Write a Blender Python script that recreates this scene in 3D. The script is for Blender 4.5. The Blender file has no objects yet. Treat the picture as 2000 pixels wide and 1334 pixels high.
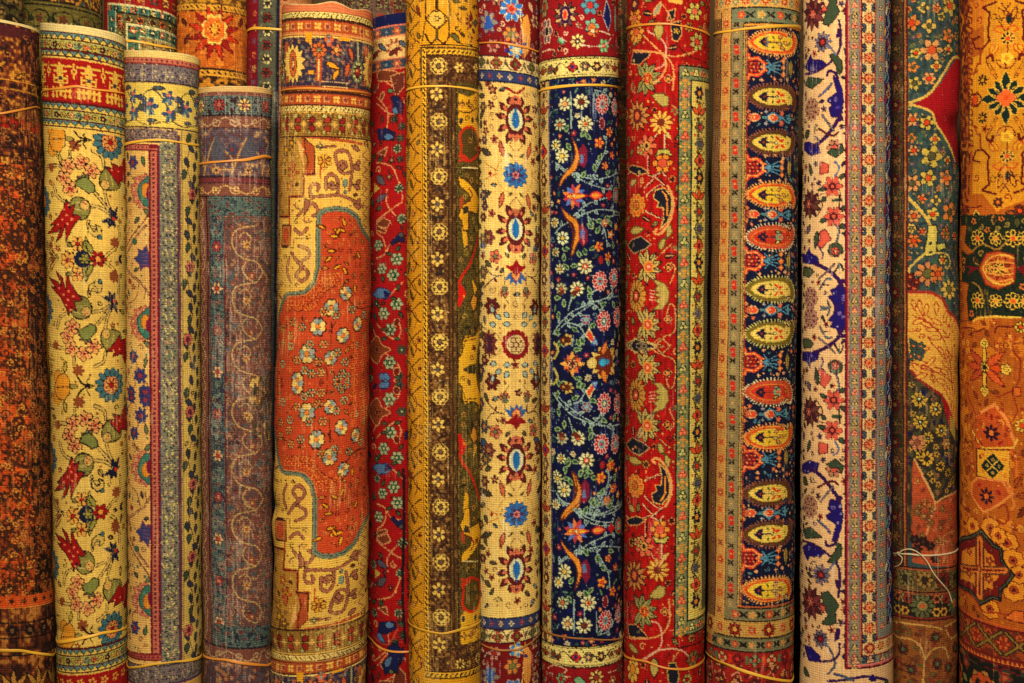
import math, random
import numpy as np
try:
    import bpy
except ImportError:
    bpy = None

# ------------------------------------------------------------------ frame
FPX = 2750.0        # focal length in photo pixels (photo is 2000 wide)
HY = 460.0          # photo row of eye level
CAMZ = 1.22         # eye height above the floor, metres

if bpy:
    sc = bpy.context.scene
    col = sc.collection
    cam_d = bpy.data.cameras.new('camera')
    cam = bpy.data.objects.new('camera', cam_d); col.objects.link(cam)
    cam.location = (0, 0, CAMZ); cam.rotation_euler = (math.pi/2, 0, 0)
    cam_d.sensor_width = 36.0; cam_d.lens = 36.0*FPX/2000.0
    cam_d.shift_y = -(667.0-HY)/2000.0
    cam_d.clip_end = 100
    sc.camera = cam
    w = bpy.data.worlds.new('World'); sc.world = w; w.use_nodes = True
    bg = w.node_tree.nodes['Background']
    bg.inputs['Color'].default_value = (1.0, 0.84, 0.60, 1); bg.inputs['Strength'].default_value = 0.012
    sc.view_settings.view_transform = 'Standard'; sc.view_settings.look = 'None'
    sc.view_settings.exposure = 0.0; sc.view_settings.gamma = 1.0
    sc.cycles.use_denoising = False
    sc.cycles.max_bounces = 5; sc.cycles.diffuse_bounces = 1
    def area(name, loc, target, size, sy, power, color):
        d = bpy.data.lights.new(name, 'AREA'); d.shape = 'RECTANGLE'; d.size = size; d.size_y = sy
        d.energy = power; d.color = color
        o = bpy.data.objects.new(name, d); col.objects.link(o); o.location = loc
        import mathutils
        o.rotation_euler = (mathutils.Vector(target)-mathutils.Vector(loc)).to_track_quat('-Z', 'Y').to_euler()
        return o
    area('ceiling_light', (-0.30, 0.55, 2.95), (0.0, 2.75, 1.30), 0.8, 0.4, 100, (1.0, 0.90, 0.69))
    area('front_light', (0.25, -0.9, 1.75), (0.0, 2.75, 1.2), 0.5, 0.5, 54, (1.0, 0.91, 0.72))  # unseen frontal area lamp behind the camera, lights the rolls head-on

# ------------------------------------------------------------------ drawing of woven patterns
def vn(h, w, cy, cx, seed):
    """smooth value noise 0..1, h*w samples, cell size cy*cx samples"""
    r = np.random.RandomState(seed)
    gy, gx = int(h/cy)+3, int(w/cx)+3
    G = r.rand(gy, gx).astype(np.float32)
    y = np.arange(h)/cy; x = np.arange(w)/cx
    yi = y.astype(int); xi = x.astype(int); fy = y-yi; fx = x-xi
    fy = (fy*fy*(3-2*fy))[:, None]; fx = (fx*fx*(3-2*fx))[None, :]
    a = G[yi][:, xi]; b = G[yi][:, xi+1]; c = G[yi+1][:, xi]; d = G[yi+1][:, xi+1]
    return (a*(1-fx)+b*fx)*(1-fy)+(c*(1-fx)+d*fx)*fy

def cr(pts, closed=False, n=6):
    P = [tuple(p) for p in pts]
    if len(P) < 3: return P
    if closed: Q = [P[-1]]+P+[P[0], P[1]]
    else: Q = [P[0]]+P+[P[-1]]
    out = []
    for i in range(1, len(Q)-2):
        p0, p1, p2, p3 = [np.array(q, float) for q in Q[i-1:i+3]]
        for k in range(n):
            t = k/n
            out.append(tuple(0.5*((2*p1)+(-p0+p2)*t+(2*p0-5*p1+4*p2-p3)*t*t+(-p0+3*p1-3*p2+p3)*t**3)))
    if not closed: out.append(P[-1])
    return out

ID = (0.0, 1.0, 0.0, 1.0)
class Roll:
    """cylinder-like carpet roll, plus the canvas of the pattern knotted into it"""
    G = 1.5
    LW = 1.0; MS = 1.0
    def __init__(self, xl0, xr0, xl1, xr1, T, ytop=-60, ybot=1400, rim=None, skew=(0, 0), span=104, seed=1, base=(120, 60, 30), end=None):
        self.T = T; self.seed = seed; self.rim = rim; self.skw = skew; self.end = end
        self.e = (xl0, xr0, xl1, xr1)
        self.ytop = ytop if rim is None else rim
        self.y0 = self.ytop; self.y1 = ybot
        self.q = 2.964; self.ox = self.oy = 0
        a, dl, d, R = self.geo(667)
        self.a = a; self.Rm = R
        self.tf = T-R*math.cos(a); self.k = self.tf/FPX
        self.smax = math.radians(span)*R/self.k
        g = self.G
        self.W = int(2*self.smax/g)+1; self.H = int((self.y1-self.y0)/g)+1
        self.A = np.zeros((self.H, self.W, 3), np.float32); self.A[:] = base
        self.T_ = [ID]
        self.bands = []
    def edge(self, y):
        t = y/1334.0; e = self.e
        return e[0]+(e[2]-e[0])*t, e[1]+(e[3]-e[1])*t
    def geo(self, y):
        xl, xr = self.edge(y)
        al = math.atan((xl-1000)/FPX); ar = math.atan((xr-1000)/FPX)
        a = (al+ar)/2; dl = (ar-al)/2; d = self.T/math.cos(a)
        return a, dl, d, d*math.sin(dl)
    def skew(self, y):
        t = min(1, max(0, y/1334.0)); return self.skw[0]*(1-t)+self.skw[1]*t
    # photo pixel -> canvas point (arc, row)
    def p(self, x, y):
        a, dl, d, R = self.geo(y)
        b = math.atan((x-1000)/FPX)-a
        m = max(-0.995, min(0.995, d*math.sin(b)/R))
        ph = math.asin(m)-b
        t_hit = self.T-R*math.cos(ph)
        s = ph*self.Rm/self.k
        yn = HY+(y-HY)*t_hit/self.tf
        return s, yn-self.skew(yn)*s
    def O(self, ox, oy, q=2.964): self.ox, self.oy, self.q = ox, oy, q; return self
    def z(self, x, y): return self.p(self.ox+x/self.q, self.oy+y/self.q)
    def zs(self, pts): return [self.z(*p) for p in pts]
    def S(self, x, y=None): return self.z(x, (667-self.oy)*self.q if y is None else y)[0]
    def Y(self, y):
        """row (at the middle of the roll) of a zoomed y"""
        return self.oy+y/self.q
    # transforms: list of (ax, bx, ay, by)
    def tr(self, *T): self.T_ = list(T) if T else [ID]; return self
    def mirror(self, ay, also=True): self.T_ = ([ID] if also else [])+[(0, 1, 2*ay, -1)]; return self
    def paint(self, x0, y0, x1, y1, fn, colr):
        g = self.G; c = np.array(colr, np.float32)
        for ax, bx, ay, by in self.T_:
            X = sorted((ax+bx*x0, ax+bx*x1)); Yv = sorted((ay+by*y0, ay+by*y1))
            i0 = max(0, int((X[0]+self.smax)/g)-1); i1 = min(self.W, int((X[1]+self.smax)/g)+2)
            j0 = max(0, int((Yv[0]-self.y0)/g)-1); j1 = min(self.H, int((Yv[1]-self.y0)/g)+2)
            if i1 <= i0 or j1 <= j0: continue
            sx = ((np.arange(i0, i1)*g-self.smax)-ax)/bx; sy = ((np.arange(j0, j1)*g+self.y0)-ay)/by
            XX, YY = np.meshgrid(sx, sy)
            m = fn(XX, YY)
            self.A[j0:j1, i0:i1][m] = c
    # raw primitives
    def rpoly(self, P, colr):
        P = np.array(P, float); x = P[:, 0]; y = P[:, 1]
        def fn(X, Y):
            m = np.zeros(X.shape, bool)
            for i in range(len(x)):
                x1, y1, x2, y2 = x[i-1], y[i-1], x[i], y[i]
                if y1 == y2: continue
                c = (Y < max(y1, y2)) & (Y >= min(y1, y2)) & (X < (x2-x1)*(Y-y1)/(y2-y1)+x1)
                m ^= c
            return m
        self.paint(x.min(), y.min(), x.max(), y.max(), fn, colr)
    def rline(self, P, w, colr, closed=False):
        P = list(P); w = max(w*self.LW, 2.0)
        if closed: P = P+[P[0]]
        h = w/2
        for (x1, y1), (x2, y2) in zip(P[:-1], P[1:]):
            dx, dy = x2-x1, y2-y1; L = dx*dx+dy*dy+1e-9
            def fn(X, Y):
                t = np.clip(((X-x1)*dx+(Y-y1)*dy)/L, 0, 1)
                return (X-x1-t*dx)**2+(Y-y1-t*dy)**2 <= h*h
            self.paint(min(x1, x2)-h, min(y1, y2)-h, max(x1, x2)+h, max(y1, y2)+h, fn, colr)
    def rell(self, s, y, a, b, ang, colr):
        c, n = math.cos(math.radians(ang)), math.sin(math.radians(ang)); m = max(a, b)
        self.paint(s-m, y-m, s+m, y+m, lambda X, Y: (((X-s)*c+(Y-y)*n)/a)**2+((-(X-s)*n+(Y-y)*c)/b)**2 <= 1, colr)
    def rpol(self, s, y, r, n, amp, rot, colr, sharp=False, yx=1.0):
        ro = math.radians(rot)
        def fn(X, Y):
            dx, dy = X-s, (Y-y)/yx
            th = np.arctan2(dy, dx)-ro
            k = np.abs(np.cos(n*th/2))*2-1 if not sharp else 1-2*np.abs(((n*th/(2*math.pi)) % 1)-0.5)*2
            return np.hypot(dx, dy) <= r*(1-amp+amp*k)
        self.paint(s-r, y-r*yx, s+r, y+r*yx, fn, colr)
    def rflower(self, s, y, r, n, pc, ec, cc, amp=.18, cr_=.36, rot=0, ew=1.4, sep=True, ic=None, yx=1.0):
        r *= self.MS; ew = max(ew, 1.7)
        if ec is not None: self.rpol(s, y, r+ew, n, amp, rot, ec, yx=yx)
        self.rpol(s, y, r, n, amp, rot, pc, yx=yx)
        if sep and ec is not None and r > 5:
            for i in range(n):
                t = math.radians(rot+360*(i+.5)/n)
                self.rline([(s+r*.3*math.cos(t), y+yx*r*.3*math.sin(t)), (s+r*.86*math.cos(t), y+yx*r*.86*math.sin(t))], 1.2, ec)
        if ec is not None and r > 4: self.rell(s, y, r*cr_+1.3, (r*cr_+1.3)*yx, 0, ec)
        self.rell(s, y, r*cr_, r*cr_*yx, 0, cc)
        if ic is not None: self.rell(s, y, r*cr_*.5, r*cr_*.5*yx, 0, ic)
    def rleaf(self, s, y, L, wd, ang, fc, ec=None, vein=None, tooth=0):
        L *= self.MS; wd *= self.MS
        t = math.radians(ang); c, n = math.cos(t), math.sin(t)
        up, lo = [], []
        N = 12
        for i in range(N+1):
            u = i/N; h = wd/2*math.sin(math.pi*u**.8)
            if tooth and i % 2: h *= 1-tooth
            up.append((u*L, -h)); lo.append((u*L, h))
        pts = up+lo[::-1]
        pts = [(s+x*c-v*n, y+x*n+v*c) for x, v in pts]
        self.rpoly(pts, fc)
        if ec is not None: self.rline(pts, 1.3, ec, True)
        if vein is not None: self.rline([(s+.1*L*c, y+.1*L*n), (s+.85*L*c, y+.85*L*n)], 1.3, vein)
    def rrect(self, s0, y0, s1, y1, colr): self.paint(s0, y0, s1, y1, lambda X, Y: (X >= min(s0, s1)) & (X <= max(s0, s1)) & (Y >= min(y0, y1)) & (Y <= max(y0, y1)), colr)
    # zoomed-coordinate versions
    def Pg(self, pts, colr, ec=None, ew=1.6, sm=False):
        P = self.zs(pts)
        if sm: P = cr(P, True, 5)
        self.rpoly(P, colr)
        if ec is not None: self.rline(P, ew, ec, True)
    def L(self, pts, w, colr, sm=True):
        P = self.zs(pts)
        self.rline(cr(P) if sm else P, w, colr)
    def F(self, x, y, r, n, pc, ec, cc, **k): s, v = self.z(x, y); self.rflower(s, v, r, n, pc, ec, cc, **k)
    def E(self, x, y, a, b, ang, colr, ec=None, ew=1.4):
        s, v = self.z(x, y)
        if ec is not None: self.rell(s, v, a+ew, b+ew, ang, ec)
        self.rell(s, v, a, b, ang, colr)
    def Lf(self, x, y, L, wd, ang, fc, ec=None, **k): s, v = self.z(x, y); self.rleaf(s, v, L, wd, ang, fc, ec, **k)
    def spiral(self, s, y, r, turns, a0, d, w, colr):
        pts = []
        for i in range(int(14*turns)+1):
            u = i/(14*turns); t = math.radians(a0)+d*u*turns*2*math.pi
            pts.append((s+r*(1-u*.88)*math.cos(t), y+r*(1-u*.88)*math.sin(t)))
        self.rline(pts, w, colr)
    # all-over worn mottling, palette list of (threshold, colour)
    def mottle(self, s0, y0, s1, y1, cells, seed, pal, msk=None):
        g = self.G
        i0 = max(0, int((s0+self.smax)/g)); i1 = min(self.W, int((s1+self.smax)/g)+1)
        j0 = max(0, int((y0-self.y0)/g)); j1 = min(self.H, int((y1-self.y0)/g)+1)
        if i1 <= i0 or j1 <= j0: return
        h, w = j1-j0, i1-i0
        n = sum(vn(h, w, c[0]/g, c[1]/g, seed+13*k)*wt for k, (c, wt) in enumerate(cells))
        r = np.argsort(np.argsort(n.ravel())).reshape(h, w)/float(h*w)
        reg = self.A[j0:j1, i0:i1]
        lo = 0
        for th, c in pal:
            m = (r >= lo) & (r < th); lo = th
            if c is not None: reg[m] = c
    def sat(self, k):
        A = self.A; l = (A*np.array([.3, .59, .11], np.float32)).sum(-1, keepdims=True)
        self.A = np.clip(l+(A-l)*k, 4, 245)
    def ground(self, s, y, r, gr, tol=44):
        g = self.G; i0 = int((s-r+self.smax)/g); i1 = int((s+r+self.smax)/g)+1; j0 = int((y-r-self.y0)/g); j1 = int((y+r-self.y0)/g)+1
        if i0 < 0 or j0 < 0 or i1 > self.W or j1 > self.H: return False
        P = self.A[j0:j1, i0:i1]
        ok = np.zeros(P.shape[:2], bool)
        for c in gr: ok |= np.abs(P-np.array(c, np.float32)).sum(-1) < tol
        return ok.mean() > .97
    def filler(self, s0, s1, y0, y1, gr, n, kinds, K, seed, stem=None, tol=44):
        """small leaves, buds and tendrils knotted into whatever ground is still empty"""
        R = np.random.RandomState(seed)
        for i in range(n):
            kd, r, c, c2 = kinds[R.randint(len(kinds))]
            s = s0+R.rand()*(s1-s0); y = y0+R.rand()*(y1-y0); rr = r*(.8+.4*R.rand()); a = R.rand()*360
            if not self.ground(s, y, rr*1.02, gr, tol): continue
            ca, sa = math.cos(math.radians(a)), math.sin(math.radians(a))
            if kd == 'leaf': self.rleaf(s-rr*ca, y-rr*sa, rr*2, rr*.95, a, c, K, vein=c2)
            elif kd == 'bud': self.rflower(s, y, rr*.85, 5, c, K, c2, amp=.28, sep=False, rot=a, cr_=.38)
            elif kd == 'flower': self.rflower(s, y, rr*.85, 7, c, K, c2, amp=.24, rot=a, cr_=.32)
            elif kd == 'curl':
                self.spiral(s, y, rr*.85, 1.05, a, 1 if R.rand() < .5 else -1, 2.0, c)
            elif kd == 'twig':
                self.rline(cr([(s-rr*ca, y-rr*sa), (s+rr*.35*sa, y-rr*.35*ca), (s+rr*ca, y+rr*sa)], False, 3), 1.8, c)
                for t, sg in ((-.4, 1), (.1, -1), (.5, 1)): self.rleaf(s+rr*t*ca, y+rr*t*sa, rr*.75, rr*.42, a+sg*60, c2, None)
            elif kd == 'dot': self.rell(s, y, rr*.7, rr*.6, a, c)
    # finishing: wear, knots, abrash
    def finish(self, warp=(200, 170, 110), wear=.12, knot=.13, rib=.10, streak=.05, abr=.06, sat=0.98):
        self.sat(sat); A = self.A; H, W = self.H, self.W; sd = self.seed*101
        rnd = np.random.RandomState(sd)
        A = (A/255.0)**1.24*1.08
        # broad colour drift of the dyed wool
        dr = (vn(H, W, 60, 400, sd+1)-.5)*abr*2+(vn(H, W, 5, 500, sd+2)-.5)*abr
        A = A*(1+dr[..., None])
        # slight wobble of knots: mix with shifted self so outlines are ragged
        sh = np.roll(A, 1, 0); m = rnd.rand(H, W) < .16; A = np.where(m[..., None], sh, A)
        sh = np.roll(A, 1, 1); m = rnd.rand(H, W) < .16; A = np.where(m[..., None], sh, A)
        # worn warp threads showing through in vertical streaks
        wn = vn(H, W, 30, 1.6, sd+5)*.55+vn(H, W, 40, 30, sd+6)*.45
        cut = 1-wear
        th = np.quantile(wn, cut)
        al = np.clip((wn-th)/.08, 0, 1)*(.30+.35*rnd.rand(H, W))
        al = al*(rnd.rand(H, W) < .75)
        A = A*(1-al[..., None])+np.array(warp)/255.0*al[..., None]
        # knot to knot variation and rows
        k = 1+knot*(rnd.rand(H, W)-.5)*2
        yy = np.arange(H)*self.G; xx = np.arange(W)*self.G
        amp = .45+.75*vn(H, W, 14, 20, sd+9)
        rib = rib*.82
        row = 1+(rib*1.0*np.sin(2*math.pi*yy[:, None]/4.1+5*vn(H, W, 40, 26, sd+11))+rib*.45*np.sin(2*math.pi*xx[None, :]/4.7+5*vn(H, W, 50, 30, sd+12)))*amp
        colm = 1+streak*(rnd.rand(1, W)-.5)*2
        # white flecks of lint and bare knots
        A = A*(k*row*colm)[..., None]
        fl = rnd.rand(H, W) < .0025
        A[fl] = A[fl]*.4+np.array([.80, .70, .50])*.6
        self.A = np.clip(A, 0.012, 0.95).astype(np.float32)
        return self

def lerp(a, b, t): return tuple(a[i]+(b[i]-a[i])*t for i in range(3))
ROLLS = {}
Q = 2.964
# ---------------- front row
def pat_orange():                       # overdyed orange and brown carpet, far left
    D = Roll(-100, 74, -56, 109, 2838, rim=37, skew=(.10, .06), seed=1, base=(60, 28, 14), end=5)
    DK = (48, 26, 15); OR = (196, 82, 22); RU = (140, 58, 20); GO = (176, 122, 44); S = D.smax
    D.mottle(-S, 30, S, 320, [((7, 5), .6), ((18, 12), .4)], 5, [(.25, (52, 28, 20)), (.6, (92, 42, 32)), (.80, (118, 58, 30)), (.93, (150, 92, 36)), (1, (186, 134, 48))])
    for y in (150, 168, 283, 300): D.rrect(-S, y, S, y+3, GO if y < 200 else DK)
    D.rrect(-S, 46, S, 66, (84, 34, 36))
    for i in range(-6, 7): D.rleaf(i*37, 130+(i % 3)*18, 26, 11, -35, (176, 124, 44), DK, tooth=.4); D.rflower(i*41+12, 195, 9, 5, DK, None, (150, 90, 40), sep=False, amp=.35)
    D.mottle(-S, 226, S, 246, [((8, 8), 1)], 7, [(.4, (150, 24, 14)), (.7, DK), (1, RU)])
    D.mottle(-S, 318, S, 1185, [((5, 4), .5), ((12, 9), .5)], 9, [(.10, (74, 36, 20)), (.30, (116, 56, 24)), (.56, (150, 68, 26)), (.88, (182, 80, 28)), (1, (204, 98, 38))])
    D.tr()
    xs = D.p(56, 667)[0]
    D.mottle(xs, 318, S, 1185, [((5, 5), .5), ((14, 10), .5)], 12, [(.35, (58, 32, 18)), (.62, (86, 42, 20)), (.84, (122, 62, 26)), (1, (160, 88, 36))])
    for i, y in enumerate(range(340, 1180, 62)):
        x = 22 if i % 2 else 30
        s, v = D.p(x, y)
        j_ = (i*37 % 17)-8
        D.rflower(s+j_, v+j_*.8, 15+(i*5 % 7), 7, (84, 44, 22), None, (160, 92, 36), amp=.28, cr_=.45, sep=False, rot=i*21); D.rell(s+j_, v+j_*.8, 4, 4, 0, (70, 36, 20))
        s, v = D.p(74 if i % 2 else 84, y+24)
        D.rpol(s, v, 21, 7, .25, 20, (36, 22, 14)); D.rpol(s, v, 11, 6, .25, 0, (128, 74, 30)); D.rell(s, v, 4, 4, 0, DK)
        s, v = D.p(45, y+34)
        D.spiral(s, v, 14, 1.2, i*70, 1 if i % 2 else -1, 2.6, GO)
        D.spiral(s-34, v+6, 13, 1.1, i*50, -1 if i % 2 else 1, 2.6, DK)
    OG = [(150, 68, 26), (182, 80, 28), (204, 98, 38), (116, 56, 24)]
    D.filler(-S, xs, 320, 1180, OG, 1500, [('flower', 12, (70, 36, 20), (170, 100, 40)), ('curl', 10, (74, 38, 20), None), ('bud', 7, (96, 44, 20), (190, 120, 50)), ('leaf', 7, (84, 42, 20), None), ('curl', 8, (200, 140, 60), None)], None, 3, tol=90)
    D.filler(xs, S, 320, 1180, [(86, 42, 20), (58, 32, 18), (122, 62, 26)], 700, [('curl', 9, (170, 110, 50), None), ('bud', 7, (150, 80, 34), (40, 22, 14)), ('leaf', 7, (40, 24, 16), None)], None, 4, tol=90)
    D.filler(-S, S, 40, 320, [(92, 42, 32), (118, 58, 30)], 500, [('curl', 9, (160, 100, 44), None), ('bud', 7, (52, 28, 20), (160, 100, 50)), ('leaf', 8, (46, 26, 20), None)], None, 5, tol=90)
    D.rrect(-S, 1186, S, 1188, (196, 120, 50)); D.rrect(-S, 1164, S, 1186, (190, 84, 28))
    for i in range(-8, 9): D.rpol(i*24, 1175, 6, 5, .3, 0, DK)
    D.mottle(-S, 1189, S, 1400, [((8, 6), .6), ((20, 22), .5)], 15, [(.25, (56, 30, 20)), (.6, (92, 46, 28)), (.85, (124, 66, 30)), (1, (166, 112, 50))])
    for y in (1215, 1245, 1280): D.rrect(-S, y, S, y+2.5, (30, 18, 12))
    for i in range(-5, 6):
        D.rflower(i*34, 1232, 12, 8, (34, 22, 16), None, (110, 80, 60), sep=False)
        for k in (-1, 0, 1): D.rleaf(i*50, 1352, 46, 11, -90+k*34, (176, 130, 56), DK)
    D.finish(warp=(190, 120, 55), wear=.16, rib=.16, knot=.2)
    ROLLS['orange'] = D

def zigband(D, y, h, c1, c2, e):
    S = D.smax; D.rrect(-S, y, S, y+h, c1); D.rrect(-S, y-3, S, y, e); D.rrect(-S, y+h, S, y+h+3, e)
    p = 15; n = int(2*S/p)+2
    for i in range(n):
        x = -S+i*p
        D.rpoly([(x, y+h), (x+p/2, y), (x+p, y+h)], c2)
        D.rline([(x, y+h-.5), (x+p/2, y+1), (x+p, y+h-.5)], 1.6, (60, 50, 40))

def pat_tulip():                        # cream field with tulips and carnations
    D = Roll(77, 248, 112, 249.5, 2838, rim=53, skew=(.14, -.07), seed=2, base=(212, 178, 94), end=15)
    S = D.smax; CR = (214, 180, 94); K = (38, 22, 22); D.LW = 1.15; MR = (92, 22, 24); RD = (158, 22, 18); TE = (74, 112, 118); GN = (138, 128, 66)
    SAL = (214, 142, 84); BR = (142, 78, 42); OR = (216, 150, 46); NV = (28, 32, 60); YE = (208, 170, 72)
    U = [(0, 1, 0, 1), (0, 1, 1508.8, -1), (0, 1, 1012-16, -1), (0, 1, -498, 1), (0, 1, 498, 1)]
    # unit authored between the palmette axis (505.8) and the rosette axis (754.4)
    D.O(0, 440); D.tr(*U)
    D.tr((0, 1, 0, 1), (0, 1, 2*754.4, -1), (0, 1, 2*505.8-2, -1), (0, 1, -498+3, 1), (0, 1, 498, 1), (0, 1, 2*505.8+498, -1))
    # stems
    for pts in ([(520, 505), (600, 492), (655, 450)], [(560, 580), (610, 520), (660, 455)], [(610, 620), (625, 540), (660, 460)], [(690, 395), (690, 330), (668, 260)],
                [(260, 80), (285, 150), (330, 185)], [(300, 690), (340, 705), (395, 708)], [(430, 760), (430, 800)], [(610, 740), (600, 790), (550, 820)], [(265, 610), (300, 690), (285, 640)],
                [(520, 410), (525, 360), (570, 330)], [(405, 500), (350, 530), (335, 590)], [(520, 410), (520, 380), (560, 375)]):
        D.L(pts, 6.2, K); D.L(pts, 3.4, (200, 168, 96))
    # navy leaf spray
    for a, l in ((200, 26), (245, 22), (290, 20), (60, 30), (100, 26), (20, 18)): D.Lf(655, 440, l, 13, a, NV, None, tooth=.5)
    D.E(665, 440, 4, 4, 0, (190, 60, 40))
    # tulip left, pointing up-left
    D.Pg([(415, 500), (455, 542), (515, 530), (532, 475), (505, 425), (465, 410), (430, 430)], GN, K, 2.2, True); D.L([(430, 470), (500, 470)], 2, (176, 160, 96)); D.L([(430, 500), (490, 520)], 2, (176, 160, 96)); D.L([(440, 440), (510, 440)], 2, (110, 104, 56))
    D.Pg([(285, 298), (335, 322), (362, 352), (326, 262), (362, 300), (385, 372), (384, 272), (410, 330), (440, 385), (478, 428), (452, 440), (430, 430), (445, 500), (428, 488), (415, 470), (400, 522), (380, 470), (352, 415), (300, 350), (330, 362)], RD, K, 1.2)
    for x, y in ((370, 400), (395, 430), (345, 365), (400, 380), (425, 410), (385, 460), (410, 490)): D.E(x, y, 2.2, 2.2, 0, (226, 130, 90))
    D.E(500, 500, 8, 9, 0, (196, 160, 90), K); D.E(492, 490, 1.6, 1.6, 0, RD); D.E(508, 508, 1.6, 1.6, 0, RD); D.E(492, 515, 1.6, 1.6, 0, RD)
    # tulip right, pointing down-right
    D.Pg([(600, 612), (586, 655), (598, 700), (630, 735), (670, 720), (700, 670), (695, 625), (650, 604)], GN, K, 2.2, True); D.L([(630, 640), (620, 700)], 2, (176, 160, 96)); D.L([(660, 630), (650, 690)], 2, (176, 160, 96))
    D.Pg([(690, 640), (655, 690), (615, 740), (665, 722), (650, 765), (700, 745), (720, 800), (760, 800), (770, 640), (700, 670)], RD, K, 1.2)
    for x, y in ((655, 725), (690, 720), (710, 760), (735, 710)): D.E(x, y, 2.2, 2.2, 0, (226, 130, 90))
    D.E(618, 632, 8, 9, 0, (196, 160, 90), K); D.E(612, 625, 1.5, 1.5, 0, RD); D.E(625, 640, 1.5, 1.5, 0, RD)
    # carnation
    for x, y, a in ((420, 585, 205), (390, 640, 190), (415, 715, 150), (490, 745, 100), (545, 705, 70)):
        D.F(x, y, 14.5, 5, (214, 154, 92), K, (150, 40, 30), amp=.22, cr_=.2, rot=a, ew=2); D.F(x, y, 6, 5, (214, 156, 104), (150, 60, 44), (150, 40, 30), sep=False, rot=a)
    for a in (150, 185, 100, 65, 215): D.Lf(505, 640, 17, 8, a, (110, 116, 76), (90, 40, 40))
    D.Pg([(450, 610), (495, 590), (525, 570), (560, 585), (560, 620), (530, 650), (510, 665), (470, 650)], (128, 130, 70), K, 1.6)
    # rust blobs
    for x, y, b in ((300, 155, 8), (297, 240, 8), (325, 690, 10), (455, 840, 13), (665, 100, 12)): D.F(x, y, b, 7, BR, None, BR, sep=False, amp=.22)
    # hook leaf
    D.Pg([(520, 400), (515, 350), (555, 320), (595, 345), (590, 385), (560, 395), (570, 365), (550, 352), (535, 370)], (200, 170, 90), K, 1.8)
    D.E(583, 325, 3.5, 3.5, 0, TE, K)
    # half-visible rosettes at the left edge
    D.F(262, 480, 32, 12, (86, 112, 118), K, (196, 120, 60), amp=.12, cr_=.42)
    D.L([(280, 745), (290, 770), (310, 775)], 1.8, K); D.L([(355, 765), (375, 800), (360, 835)], 5, K); D.L([(355, 765), (375, 800), (360, 835)], 2.6, YE)
    # axis motifs (palmette axis)
    D.tr((0, 1, 0, 1), (0, 1, 498, 1), (0, 1, -498, 1))
    for sgn in (-1, 1):
        y = lambda v: 195+sgn*v
        D.F(450, y(88), 14, 6, (218, 160, 76), K, (170, 40, 26), amp=.2, cr_=.22); D.F(395, y(6) if sgn > 0 else y(0), 16, 7, (218, 160, 76), K, (170, 40, 26), amp=.18, cr_=.25)
        D.Lf(500, y(30), 34, 15, 90*sgn, (150, 140, 66), K, tooth=.35); D.Lf(385, y(95), 14, 8, -30*sgn, (136, 128, 66), K)
        D.Lf(540, y(30), 30, 12, 118*sgn, (150, 140, 66), K, tooth=.35)
        D.L([(330, 195), (300, y(40)), (275, y(100))], 5, K); D.L([(330, 195), (300, y(40)), (275, y(100))], 2.4, CR)
        D.L([(600, 195), (640, y(40)), (665, y(60))], 6, K); D.L([(600, 195), (640, y(40)), (665, y(60))], 3.2, CR)
        D.F(665, y(95), 12, 7, BR, None, BR, sep=False)
    D.E(480, 195, 16, 17, 0, NV); D.F(492, 195, 10, 6, (150, 140, 66), K, (150, 140, 66)); D.F(570, 195, 16, 6, RD, K, (222, 150, 60), amp=.25, cr_=.3)
    for sgn in (-1, 1): D.Lf(690, 195, 16, 8, 35*sgn, NV)
    # axis motifs (rosette axis)
    D.tr((0, 1, 0, 1), (0, 1, 486, 1), (0, 1, -481, 1))
    for sgn in (-1, 1):
        y = lambda v: 932+sgn*v
        D.E(330, y(60), 10, 13, -30*sgn, OR, K); D.L([(455, y(50)), (480, y(15)), (520, 932)], 3.4, K); D.L([(520, y(50)), (505, y(20)), (545, 932)], 2, K)
        D.Lf(375, y(85), 22, 8, 80*sgn, (186, 160, 76), K)
    D.Pg([(315, 932), (335, 870), (375, 850), (405, 890), (408, 932), (405, 970), (375, 1010), (335, 995)], OR, K, 1.6)
    D.L([(320, 932), (400, 932)], 1.3, K); D.E(430, 932, 7, 4, 0, (160, 140, 70), K); D.E(288, 930, 5, 5, 0, (40, 60, 80))
    s, v = D.z(645, 928)
    D.rflower(s, v, 33, 13, TE, K, SAL, amp=.1, cr_=.5, yx=1.04); D.rflower(s, v, 15, 8, (214, 146, 80), K, RD, cr_=.35)
    D.tr()
    D.filler(-S, S, 262, 1262, [CR], 900, [('leaf', 9, (190, 160, 84), K), ('curl', 8, K, None), ('bud', 6, (190, 100, 60), (206, 160, 80)), ('dot', 4, BR, None)], K, 3)
    # heading band at the top
    D.rrect(-S, 45, S, 258, CR)
    D.rrect(-S, 40, S, 64, (216, 190, 122))
    def head(y, s):
        zigband(D, y, 11, (96, 124, 120), (198, 170, 84), MR)
        D.rrect(-S, y+14, S, y+32, (164, 156, 88))
        for i in range(-14, 15):
            c = [(206, 110, 70), (196, 166, 70), (86, 20, 40), (196, 166, 70), (214, 150, 100), (110, 130, 110)][i % 6]
            D.rflower(i*14.5+4, y+23, 5.6, 5, c, K, (200, 160, 80), ew=1.0, sep=False, cr_=.25)
        zigband(D, y+34, 10, (96, 124, 120), (198, 170, 84), MR)
    head(70, 1)
    D.rrect(-S, 120, S, 202, RD)
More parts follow.
